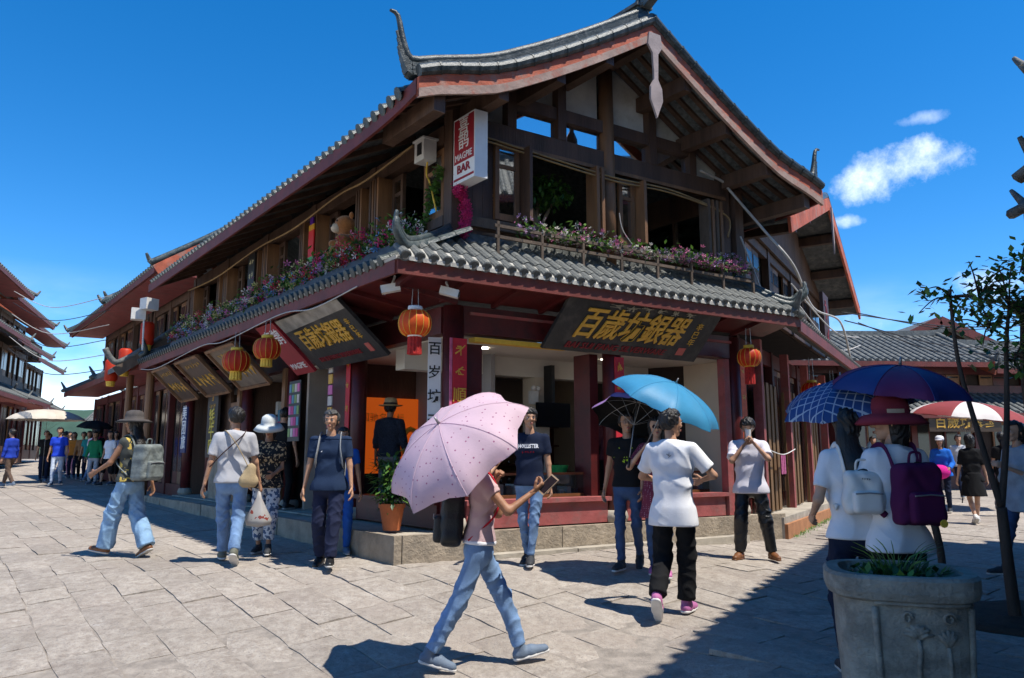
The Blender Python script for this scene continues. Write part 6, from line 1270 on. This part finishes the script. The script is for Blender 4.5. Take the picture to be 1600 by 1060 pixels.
# --- trio at the blue umbrella
a = person('slim person in black T-shirt with lime print and dark jeans under the dark umbrella', (1.25, 8.26), (-.42, -1), 1.66, feet=((.06, .16, .08), (-.06, -.22, .13)), fpitch=(0, 30), hands=((.30, -.06, .84), (-.20, .18, .84)), head=(0, 0, 25), shirt=blk, sleeve=.5, hem=.90, pants=jean_d, leg_w=(.060, .044), shoe=snk_d, sole=sol_w, hair='short', glasses=True, skin='mid', res=.011)
lime = M('lime_print', (.42, .62, .02), .7, .1, 9, 0); on_cloth(a, '▲▲', lime, 1.27, .15); on_cloth(a, (2, 94), lime, 1.19, .05)
umbrella('black umbrella with thin lilac outside seen from below', (1.36, 8.22, 2.10), (.20, .40, .88), .47, [thin(M('umbrella_lilac', (.45, .26, .55), .6, .1, 6, .05, 60), .3)], .7, .42, 8, under=blk)
dots = pattern('burgundy_dots', (.16, .02, .045), (.45, .25, .28), 'dots', 48, .85, .22)
a = person('woman in dotted burgundy tunic and sunglasses holding up the blue umbrella', (1.52, 8.0), (-.22, -1), 1.62, feet=((.07, -.10, .08), (-.07, .12, .08)), hands=((.16, .20, 1.36), (-.25, .05, .82)), poles=((.8, -.4, -1), None), curl=(.9, .3), fem=True, bust=.9, shirt=dots, sleeve=.7, hem=.62, skirt=('tunic', .20), pants=jean_d, leg_w=(.062, .048), shoe=snk_p, sole=sol_w, hair='bob', skin='light', res=.011, head=(0, 0, 8))
mb = MB()
for s_ in (1, -1): mb.lathe([(.024, 0), (.024, .004)], 14, (s_ * .034, 0, 0))
mb2 = MB(); mb2.v = [(x, .104 + z, y + .003) for x, y, z in mb.v]; mb2.f = mb.f; mb2.mi = mb.mi; go = mb2.build('sunglasses', M('sunglass_lens', (.03, .015, .02), .1, .1, 9, 0), a['root']); go.matrix_local = a['HM']
skyu = thin(M('umbrella_sky_blue', (.07, .36, .60), .5, .06, 6, .1, 60), .4); umbrella('bright sky blue umbrella held over the trio', (1.68, 7.72, 2.25), (.40, -.28, .87), .60, [skyu], .80, .42, 8)
a = person('man seen from behind in long white T-shirt and loose black trousers under the blue umbrella', (1.40, 6.70), (.42, .9), 1.75, feet=((.06, .12, .08), (-.10, -.26, .17)), fpitch=(0, 48), hands=((.20, .26, 1.12), (-.12, .28, 1.10)), poles=((1, -.6, -.4), (-1, -.3, -.5)), head=(0, 0, -40), shirt=wht, sleeve=.75, hem=.74, loose=.022, pants=blk, leg_w=(.085, .074), pant_end=.03, shoe=snk_p, sole=sol_w, hair='short', skin='mid', res=.010, wr=.005)
on_cloth(a, (1, 95), M('print_grey', (.2, .2, .2), .7, .1, 9, 0), 1.34, .05, back=True)
a = person('young man in pale printed T-shirt and shiny black trousers drinking with both hands', (2.90, 9.35), (-.30, -1), 1.70, feet=((.16, .05, .08), (-.22, -.06, .08)), ftoe=(20, 20), hands=((.05, .19, 1.40), (-.06, .20, 1.42)), poles=((1, -.3, -1), (-1, -.3, -1)), curl=(.8, .8), head=(-22, 0, 5), shirt=M('cloth_pale_lilac', (.60, .58, .64), .85, .07, 5, .2, 160), sleeve=.8, hem=.80, loose=.024, pants=shiny, leg_w=(.085, .068), shoe=brn, sole=brn, hair='fringe', glasses=True, skin='mid', res=.011, wr=.005)
on_cloth(a, '◆', M('print_pale', (.5, .42, .42), .8, .3, 9, 0), 1.12, .30)
o = thing('drink_cup', 'small white cup held at the drinking man’s mouth', 'cup'); c = a['wld'](a['hd'] + np.array((0, .145, -.085))); mb = MB(); mb.lathe([(.028, -.05), (.036, .05)], 12, c); mb.build('cup', white, o)
# --- two friends with backpacks in the shade
a = person('long-haired woman in white T-shirt with white backpack, back turned', (2.22, 5.0), (.12, 1), 1.70, head=(0, 0, -25), hands=((.20, .26, 1.05), (-.22, .20, 1.0)), fem=True, shirt=wht, sleeve=.7, hem=.86, pants=navy, leg_w=(.085, .075), shoe=snk_d, hair='long', skin='light', res=.010)
bw_ = M('white_leather', (.66, .64, .60), .45, .08, 5, .1, 40); o, m4 = backpack('small white leather backpack on the long-haired woman', a, bw_, .25, .30, .12, 1.17)
scrawl(4, M('ink', (.02, .02, .02)), o, m4 @ V(0, -.066, .085), m4.to_3x3() @ V(1, 0, 0), m4.to_3x3() @ V(0, 0, 1), .014, 92, .001)
a = person('woman in white T-shirt and brimmed hat with purple backpack, face turned to her friend', (2.42, 4.85), (-.12, 1), 1.70, head=(0, 0, 62), hands=((.24, .12, .95), (-.20, .28, 1.08)), fem=True, shirt=wht, sleeve=.6, hem=.80, loose=.02, pants=blk, leg_w=(.10, .10), shoe=snk_d, hair='bob', skin='light', hat=('bucket', cl('hat_burgundy', (.20, .03, .05)), cl('hat_beige', (.45, .36, .27))), res=.010)
pur = cl('purple_bag', (.075, .012, .055)); o, m4 = backpack('dark purple cloth backpack with yellow badge on the hatted woman', a, pur, .30, .40, .15, 1.17)
mb = MB(); mb.lathe([(.024, 0), (.024, .006)], 16); b_ = mb.build('badge', yellow_m, o); b_.matrix_local = m4 @ Matrix.Translation((.06, -.142, -.17)) @ Matrix.Rotation(R(90), 4, 'X')
umbrella('umbrella in purple and navy panels over the woman with the purple backpack', (2.56, 4.95, 2.10), (.06, -.20, .97), .44, [thin(M('umbrella_purple', (.16, .03, .12), .5, .08, 6, .05, 60), .25), thin(M('umbrella_navy', (.03, .05, .20), .5, .08, 6, .05, 60), .25)], .75, .40, 8)
umbrella('blue and white plaid umbrella over the long-haired woman', (2.30, 5.25, 2.03), (-.22, -.18, .95), .45, [thin(pattern('umbrella_plaid', (.03, .08, .26), (.45, .52, .62), 'plaid', 18, .5, .14), .3)], .72, .42, 8)
# --- right side passers-by
dshirt = M('denim_shirt', (.26, .34, .42), .85, .2, 7, .3, 160); a = person('woman in open denim shirt over white top and dark jeans walking at the alley', (5.50, 8.3), (-1, -.15), 1.66, feet=((.06, .26, .08), (-.06, -.28, .14)), fpitch=(0, 35), hands=((.22, .10, .86), (-.14, .30, 1.22)), fem=True, bust=.8, shirt=dshirt, sleeve=1.3, hem=.72, loose=.02, pants=jean_d, pant_end=.12, shoe=snk_d, hair='long', skin='light', res=.012)
a = person('woman in black dress and white shoes walking away down the alley', (8.4, 14.0), (.3, 1), 1.60, feet=((.06, .16, .08), (-.06, -.20, .12)), fpitch=(0, 30), fem=True, shirt=blk, sleeve=.9, hem=.80, skirt=('skirt', .98, .52, .15, .24, blk), shoe=sol_w, hair='bob', skin='light', res=.016)
a = person('person in bright blue jacket and white cap carrying a magenta bundle', (9.15, 16.3), (-.7, -.8), 1.58, fem=True, shirt=cl('bright_blue', (.02, .14, .55)), sleeve=1.95, hem=.82, loose=.02, pants=navy, hair='bob', hat=('cap', wht), hands=((.20, .22, 1.0), (-.2, .22, 1.0)), skin='mid', res=.016)
o = thing('magenta_bundle', 'magenta cloth bundle held by the person in the blue jacket', 'bundle'); c = a['wld']((0, .30, .92)); mb = MB(); mb.ball(c, .17, 10, (1.3, 1, .9)); mb.build('bundle', cl('magenta', (.55, .02, .22)), o, smooth=True)
# --- group on the left
polo_m = cl('polo_navy', (.016, .030, .065)); a = person('middle-aged man in navy polo shirt and dark trousers walking with a grey backpack', (-2.0, 8.42), (.06, -1), 1.68, feet=((.09, -.10, .09), (-.07, .20, .08)), fpitch=(12, -4), hands=((.29, .03, .80), (-.27, .10, .82)), build=1.06, head=(0, 0, -6), shirt=polo_m, sleeve=.68, hem=.83, pants=cl('trouser_navy', (.016, .02, .045)), leg_w=(.080, .066), shoe=M('black_leather', (.012, .012, .012), .4, .1, 9, .1, 40), hair='short', hairm=hair_g, skin='mid', res=.011)
band(a, 'collar', 1.40, 1.44, polo_m, .006); on_cloth(a, '◢', wht, 1.27, .03, x=.085)
backpack('grey backpack worn by the man in the navy polo', a, M('bag_grey', (.25, .26, .27), .8, .1, 8, .2, 60), .28, .38, .14, 1.14)
gold_pr = pattern('black_gold_print', (.013, .013, .014), (.50, .36, .20), 'blotch', 30, .85, .43); flor = pattern('floral_trousers', (.58, .62, .66), (.07, .12, .22), 'blotch', 22, .85, .46)
a = person('woman in pale bucket hat, black printed top and floral trousers', (-2.98, 9.35), (.12, -1), 1.60, feet=((.08, -.04, .08), (-.08, .16, .08)), hands=((.20, .10, .92), (-.12, .24, 1.02)), build=1.08, fem=True, bust=1.0, head=(-14, 0, 0), shirt=gold_pr, sleeve=.7, hem=.84, loose=.02, pants=flor, leg_w=(.082, .070), pant_end=.10, shoe=snk_d, sole=sol_w, hair='bob', hat=('bucket', cl('hat_pale', (.58, .60, .58))), skin='mid', res=.011)
a = person('man seen from behind in grey T-shirt with a canvas shoulder bag', (-3.14, 8.62), (-.30, .95), 1.72, feet=((.07, -.26, .14), (-.07, .20, .08)), fpitch=(35, 0), hands=((.30, .10, .86), (-.30, -.02, .84)), head=(0, 0, 30), shirt=gry, sleeve=.72, hem=.88, loose=.02, pants=jean_l, leg_w=(.072, .060), shoe=M('olive_sneaker', (.12, .12, .09), .7, .2, 9, .2, 60), sole=sol_w, hair='short', skin='mid', res=.011)
o = thing('shoulder_bag', 'tan canvas shoulder bag on the man in the grey T-shirt', 'bag'); o.location = a['root'].location; canv = M('canvas_tan', (.40, .30, .17), .9, .12, 8, .3, 60)
f_ = field([cone((.17, -.14, .92), (.20, -.14, 1.04), .085, .06, ((0, 1, 0), .6)), cone((.14, -.14, .90), (.22, -.13, .90), .07, .07, ((0, 1, 0), .6))], .03, 0, None, .004, (30, 30, 30)); MT = np.eye(4); MT[:3, :3] = a['W']; np_obj('bag', mesh_field(f_, .010), canv, o, MT)
for pts in ([(.17, -.15, 1.06), (.04, -.155, 1.30), (-.08, -.09, 1.455), (-.10, .04, 1.44)], [(-.24, -.13, 1.06), (-.10, -.16, 1.22), (.08, -.13, 1.40), (.12, .02, 1.47)]):
    mb = MB(); mb.tube([Vector(a['W'] @ np.array(q)) for q in spl(pts, 6)], .018, 8, flat=.3); mb.build('strap', canv if pts[0][0] > 0 else M('strap_dark', (.05, .02, .02), .7, .2, 9, 0), o, smooth=True)
o = thing('plastic_bag', 'translucent plastic bag of food hanging from the grey T-shirt man’s hand', 'bag'); c = a['wld'](a['wrist'][0]) - UP * .11; bagm = thin(pattern('bag_plastic', (.62, .60, .58), (.42, .10, .08), 'blotch', 14, .3, .38), .5)
mb = MB(); mb.lathe([(.012, .02), (.03, -.06), (.08, -.18), (.135, -.30), (.12, -.36), (.02, -.38)], 18, c, 1.1, .8, wob=lambda q: 1 + .08 * math.sin(5 * q) + .05 * math.sin(9 * q)); mb.build('bag', bagm, o, smooth=True); mb = MB(); mb.ball(c - UP * .29, .085, 8, (1.1, .8, .7)); mb.build('food', M('noodle_food', (.5, .28, .10), .7, .4, 16, .3, 30, col2=(.15, .3, .05)), o, smooth=True)
camo = pattern('camo_top', (.05, .055, .05), (.50, .36, .08), 'blotch', 12, .85, .40); a = person('woman in brimmed dark hat and wide jeans striding along the street', (-4.52, 9.10), (-.92, .30), 1.66, feet=((.07, -.26, .12), (-.07, .26, .08)), fpitch=(25, -8), hands=((.26, -.10, .86), (-.22, .34, 1.02)), fem=True, shirt=camo, sleeve=.12, hem=.90, pants=denim('sky', (.19, .31, .45)), leg_w=(.098, .105), pant_end=.0, shoe=brn, hair='long', skin='tan', hat=('wide', M('hat_dark', (.07, .06, .055), .85, .2, 9, .3, 60)), res=.011)
backpack('large grey-green rucksack on the woman in the brimmed hat', a, M('rucksack_grey', (.16, .18, .17), .6, .35, 9, .4, 40), .34, .46, .22, 1.14)
a = person('person in blue behind the man in the navy polo', (-2.05, 9.25), (.2, -1), 1.50, shirt=cl('blue_low', (.02, .10, .40)), pants=cl('blue_trouser', (.02, .10, .42)), shoe=snk_g, hair='short', skin='mid', res=.016)
a = person('man in straw hat and dark knit top standing before the orange poster', tuple(P(.50, 2.45, 0))[:2], (.25, 1), 1.70, hands=((.27, .08, .82), (-.27, .10, .84)), shirt=M('knit_navy', (.018, .022, .035), .9, .5, 60, .5, 120), sleeve=1.4, hem=.88, loose=.022, pants=M('cloth_trouser_grey', (.16, .16, .16), .85, .1, 5, .2, 100), leg_w=(.08, .07), hair='short', hat=('fedora', M('straw', (.52, .38, .20), .85, .12, 40, .4, 90), M('hat_ribbon', (.05, .03, .02), .8, .1, 9, 0)), skin='tan', res=.012, z0=PZ)
a = person('person in black at the souvenir shop doorway', tuple(P(-.25, 4.6, 0))[:2], (.3, 1), 1.68, shirt=blk, sleeve=.8, pants=blk, hair='buzz', skin='mid', res=.016, z0=PZ)
a = person('shop assistant in dark clothes behind the farther counter', tuple(P(3.6, 1.3, 0))[:2], (.3, -1), 1.62, shirt=cl('assistant', (.10, .03, .04)), sleeve=1.2, pants=blk, hair='bob', fem=True, skin='light', res=.018, z0=PZ)
# --- crowd deep in the street
wk = ((.06, .22, .08), (-.06, -.24, .12)); st_ = ((.08, .02, .08), (-.08, -.02, .08))
for (lab, x, y, fc, H_, sm, pm, hr_, ft, kw) in (
    ('man in royal blue T-shirt and pale jeans deep in the street', -13.6, 22.9, (.3, -1), 1.74, cl('royal', (.02, .06, .50)), cl('pale_jean', (.45, .50, .58)), 'short', wk, {}),
    ('person in blue jacket and brown trousers walking off at the left edge', -14.5, 22.1, (-1, .2), 1.68, cl('cobalt', (.02, .05, .36)), cl('brown_tr', (.12, .08, .06)), 'short', wk, dict(sleeve=1.9)),
    ('person in violet trousers at the left edge of the street', -14.9, 21.3, (-.6, -1), 1.64, wht, cl('violet', (.10, .03, .36)), 'bob', wk, dict(fem=True)),
    ('woman in green cardigan and grey trousers in the street crowd', -12.9, 23.6, (.1, -1), 1.62, cl('green', (.02, .22, .09)), cl('pale_grey', (.42, .42, .44)), 'bob', st_, dict(fem=True, sleeve=1.9)),
    ('woman in white T-shirt and black shorts in the street crowd', -11.9, 22.6, (-.3, -1), 1.62, wht, blk, 'bob', wk, dict(fem=True, pant_end=.30)),
    ('woman in lilac T-shirt beside the one in white', -12.1, 23.3, (.1, -1), 1.62, cl('lilac', (.35, .33, .45)), blk, 'long', st_, dict(fem=True, pant_end=.28)),
    ('person in black with a pink rucksack in the street crowd', -13.2, 24.3, (.2, 1), 1.72, blk, blk, 'short', wk, dict(pant_end=.28)),
    ('person in teal top in the street crowd', -14.2, 25.6, (.2, -1), 1.66, cl('teal', (.02, .22, .24)), navy, 'bob', st_, {}),
    ('person in dark coat under the street parasol', -15.4, 25.2, (.4, -1), 1.66, blk, navy, 'short', st_, {}), ('person in tan jacket under the street parasol', -14.9, 26.5, (.4, -1), 1.64, cl('tan_jk', (.30, .17, .09)), blk, 'short', st_, dict(sleeve=1.9)),
    ('person in grey far down the street', -18.0, 31, (.2, -1), 1.7, gry, navy, 'short', st_, {}), ('person in red far down the street', -19.3, 33, (.2, -1), 1.66, cl('far_red', (.4, .04, .04)), jean_m, 'bob', wk, {}), ('person in white far down the street', -21.3, 36, (.2, 1), 1.7, wht, jean_m, 'short', wk, {}),
    ('person in orange top far down the street crowd', -15.8, 27.5, (.2, -1), 1.64, cl('orange_top', (.5, .18, .03)), navy, 'bob', st_, dict(fem=True)), ('person in white shirt behind the royal blue one', -13.7, 25.0, (.2, 1), 1.70, wht, jean_m, 'short', wk, {}), ('person in black jacket at the end house', -13.8, 25.4, (-.2, -1), 1.72, blk, jean_d, 'short', st_, dict(sleeve=1.9)), ('person in yellow top in the far crowd', -16.4, 27.0, (.1, -1), 1.6, cl('yellow_top', (.55, .4, .05)), blk, 'bob', st_, dict(fem=True)), ('person in striped grey top in the far crowd', -17.3, 29.5, (.4, 1), 1.7, cl('mid_grey', (.2, .2, .22)), jean_m, 'short', wk, {}), ('person in pink dress in the far crowd', -16.6, 28.8, (.1, -1), 1.58, cl('pink_top', (.55, .2, .28)), cl('pink_bottom', (.5, .2, .28)), 'long', st_, dict(fem=True)),
    ('dark-haired person in black beside the alley parasol', 9.9, 15.4, (.2, 1), 1.66, blk, blk, 'long', st_, dict(fem=True)), ('person in pale top beyond the alley parasol', 9.0, 19.0, (-.3, -1), 1.62, cl('pale_green', (.4, .45, .38)), navy, 'short', st_, {}), ('person in grey jacket near the courtyard house', 12.0, 20.5, (-.3, -1), 1.68, gry, navy, 'short', wk, dict(sleeve=1.9)), ('person in rose top near the courtyard house', 10.7, 20.8, (.3, -1), 1.6, cl('rose', (.5, .15, .2)), jean_d, 'bob', st_, dict(fem=True))):
    d_ = dict(sleeve=.7); d_.update(kw); a = person(lab, (x, y), fc, H_, feet=ft, shirt=sm, pants=pm, hair=hr_, res=.022, skin='mid', shoe=snk_d if 'black' in lab else snk_g, **d_)
    if 'rucksack' in lab: backpack('bright pink rucksack in the street crowd', a, cl('hot_pink', (.60, .04, .22)), .3, .4, .16)
umbrella('black umbrella over the woman in green', (-12.9, 23.5, 2.62), (.1, -.1, 1), .52, [blk], .8, .40, 8, name='umbrella')
umbrella('wide cream parasol in the far street', (-15.2, 24.8, 3.05), (0, 0, 1), 1.15, [M('parasol_cream', (.50, .44, .36), .8, .1, 4, .1, 40)], 2.3, .30, 8, scal=.02, name='parasol')
umbrella('red and white parasol of the alley stall', (10.4, 17.2, 2.75), (.1, -.1, 1), 1.25, [M('parasol_white', (.60, .55, .52), .8, .1, 4, .1, 40), M('parasol_red', (.22, .03, .03), .8, .1, 4, .1, 40)], 2.2, .30, 8, scal=.02, name='parasol')
# ============================================================ RIGHT FOREGROUND
pc = V(2.02, 4.10, 0); o = thing('stone_planter', 'carved grey stone planter pot with lotus relief in the shade', 'planter', loc=(pc.x, pc.y, .12)); o.scale = (1.04, 1.04, .79); carved = M('carved_stone', (.34, .31, .255), .95, .25, 7, .9, 45, dirt=((.19, .17, .14), 4)); n_ = 40
sq = lambda a_: 1 / (abs(math.cos(a_)) ** 3 + abs(math.sin(a_)) ** 3) ** .3333 * (1.0)
mb = MB(); rot = R(18); prof = [(.25, 0), (.285, .25), (.30, .6), (.305, .86), (.335, .88), (.345, .92), (.345, 1.0), (.33, 1.02), (.275, 1.02), (.265, .95), (.26, .90)]
mb.lathe(prof, n_, (0, 0, 0), wob=lambda a_: sq(a_ + rot)); mb.build('pot', carved, o); mb = MB(); mb.lathe([(.002, .92), (.27, .925)], 24, (0, 0, 0), wob=lambda a_: sq(a_ + rot) * .98); mb.build('soil', M('soil', (.035, .028, .02), .95, .3, 12, .8, 30), o)
fa_ = -math.pi / 2 - .12                       # side of the pot that faces the street corner
def on_pot(a_, z_, dr=0):
    z_ = z_ + .06; rr = (.285 + .025 * (z_ - .25) / .6) * sq(a_ + rot) + dr; return V(rr * math.cos(a_), rr * math.sin(a_), z_)
def rel(name, uv, r_): mb = MB(); mb.tube([on_pot(fa_ + u, z_, .004) for u, z_ in uv], r_, 7); return mb.build(name, carved, o, smooth=True)
for e in (-.66, .66): rel('panel_border', [(e, .10 + .075 * i) for i in range(10)], .016)
rel('panel_border', [(-.66 + .132 * i, .80) for i in range(11)], .014)
rel('lotus_stem', [(-.12, .30), (-.13, .42), (-.10, .52), (-.12, .60)], .012)
for k_ in range(7): q = (k_ - 3) * .42; rel('lotus_petal', [(-.12, .60), (-.12 + .10 * math.sin(q), .60 + .06 * math.cos(q) + .01), (-.12 + .22 * math.sin(q), .60 + .085 * math.cos(q))], [.010, .018, .006])
rel('lotus_stem', [(.28, .30), (.30, .44), (.27, .56)], .010); 
for k_ in range(5): q = (k_ - 2) * .5; rel('lotus_petal', [(.27, .56), (.27 + .09 * math.sin(q), .60 + .03 * math.cos(q)), (.27 + .15 * math.sin(q), .60 + .06 * math.cos(q))], [.008, .016, .005])
for (u0, z0_, s_) in ((-.4, .20, 1), (-.05, .24, 1), (.32, .20, 1), (.12, .12, 1)): rel('lotus_leaf', [(u0 + .17 * math.cos(i * .7), z0_ + .055 * math.sin(i * .7) + .02 * math.sin(i * 2.1)) for i in range(10)], .014); rel('leaf_vein', [(u0 - .12, z0_), (u0, z0_ + .02), (u0 + .12, z0_ - .01)], .008)
rel('cloud_scroll', [(-.25 + .07 * math.cos(i * .6) * (1 - i * .05), .72 + .04 * math.sin(i * .6) * (1 - i * .05)) for i in range(14)], .008); rel('cloud_scroll', [(.3 + .09 * math.cos(i * .6) * (1 - i * .05), .72 + .04 * math.sin(i * .6) * (1 - i * .05)) for i in range(14)], .008)
rg = random.Random(12); mb = MB(); m2 = MB(); pl = thing('grass_plant', 'tuft of green strap leaves and weeds growing in the stone planter', 'plant', loc=(pc.x, pc.y, .86))
for i in range(46):
    a_ = rg.uniform(0, 6.28); r0 = rg.uniform(0, .12); b_ = V(r0 * math.cos(a_), r0 * math.sin(a_), 0); ln = rg.uniform(.10, .26); t_ = V(math.cos(a_), math.sin(a_), 0); pth = [b_, b_ + t_ * ln * .25 + UP * ln * .55, b_ + t_ * ln * .75 + UP * ln * .75]; (mb if i % 3 else m2).tube(spl(pth, 3), [.006, .008, .007, .006, .005, .003, .001], 4, flat=.3)
for i in range(160): a_ = rg.uniform(0, 6.28); r0 = rg.uniform(.05, .24); leaf_quad(mb if i % 2 else m2, (r0 * math.cos(a_), r0 * math.sin(a_), rg.uniform(.01, .05)), (rg.uniform(-1, 1), rg.uniform(-1, 1), .5), .07, .035)
tag(mb.build('leaves', leaf1, pl, fixn=False), kind='stuff'); tag(m2.build('leaves', leaf2, pl, fixn=False), kind='stuff')
barkd = M('dark_bark', (.06, .045, .035), .95, .35, 9, .7, 40, stretch=(1, 1, .3))
def sapling(label, base, limbs, crown, seed, nleaf):
    rg = random.Random(seed); o = thing('young_tree', label, 'tree', loc=(base[0], base[1], g(base[0], base[1]))); mb = MB(); ends = []
    for pts, r0, r1 in limbs: pp_ = spl(pts, 6); mb.tube(pp_, [r0 + (r1 - r0) * i / (len(pp_) - 1) for i in range(len(pp_))], 8); ends.append(pp_)
    for (c, rad) in crown:
        for _ in range(7):
            e = Vector(c) + V(rg.uniform(-1, 1), rg.uniform(-1, 1), rg.uniform(-.6, .9)) * rad; src = min((q for pp_ in ends for q in pp_[len(pp_) // 2:]), key=lambda q: (q - Vector(c)).length); mb.tube(spl([src, src.lerp(e, .5) + UP * .05, e], 4), [.010 - .0008 * i for i in range(9)], 5); ends.append([src.lerp(e, .4), src.lerp(e, .7), e])
    mb.build('trunk', barkd, o, smooth=True); m1 = MB(); m2 = MB()
    tw = [q for pp_ in ends[len(limbs):] for q in pp_]
    for _ in range(nleaf): q = rg.choice(tw) + V(rg.gauss(0, .07), rg.gauss(0, .07), rg.gauss(0, .06)); leaf_quad(m1 if rg.random() < .5 else m2, q, (rg.uniform(-1, 1), rg.uniform(-1, 1), rg.uniform(-.8, .5)), rg.uniform(.06, .11), .05)
    cr = tag(m1.build('crown', leaf1, o, fixn=False), kind='stuff'); tag(m2.build('leaf_clump', leaf2, cr, fixn=False), kind='stuff'); return o
sapling('slim young tree with forked trunk and sparse leaves beside the planter', (4.15, 6.5), [([(0, 0, -.05), (-.02, 0, .5), (-.03, 0, .95)], .05, .04), ([(-.03, 0, .95), (-.12, .05, 1.5), (-.22, .1, 2.2), (-.24, .1, 2.85)], .03, .012), ([(-.03, 0, .95), (.08, 0, 1.6), (.18, .05, 2.3), (.28, .1, 2.7)], .03, .012)], [((-.25, .1, 2.8), .34), ((.28, .1, 2.7), .42), ((.05, .1, 2.5), .3), ((.55, .1, 2.95), .3), ((.4, .1, 2.2), .25)], 31, 620)
sapling('leafy second young tree reaching in from the alley edge', (4.75, 6.9), [([(0, 0, -.05), (0, 0, 1.0), (-.05, 0, 2.0), (.0, .0, 2.7)], .05, .02)], [((-.1, 0, 2.6), .36), ((.2, 0, 2.9), .36), ((.2, .1, 2.2), .36), ((-.35, 0, 2.9), .26)], 32, 700)
o = thing('cut_stump', 'bare cut-off tree stem standing near the planter', 'tree stump', loc=(4.0, 7.3, g(4.0, 7.3))); mb = MB(); mb.tube(spl([(0, 0, -.05), (.02, 0, .4), (-.03, 0, .8), (-.02, 0, 1.0)]), .035, 8); mb.tube([(0, 0, .7), (-.22, 0, .95)], .012, 6); mb.build('stem', barkd, o, smooth=True)
o = tag(MB().lathe([(.9, 0), (.7, .06), (.3, .10), (.002, .11)], 28, (4.4, 6.7, g(4.4, 6.7) - .01), wob=lambda a_: 1 + .1 * math.sin(3 * a_) + .06 * math.sin(7 * a_)).build('soil_bed', MATS['soil'], smooth=True), 'bare dark soil mound around the young trees', 'soil')
mb = MB(); rg = random.Random(8)
for i in range(420): a_ = rg.uniform(.4, 5.5); q = Q(a_, .63 + abs(rg.gauss(0, .06)), 0); leaf_quad(mb, (q.x, q.y, g(q.x, q.y)), (rg.uniform(-1, 1), rg.uniform(-1, 1), 1.2), rg.uniform(.03, .07), .012)
tag(mb.build('kerb_grass', leaf1, fixn=False), 'thin grass growing along the orange plinth edge', 'grass', kind='stuff')
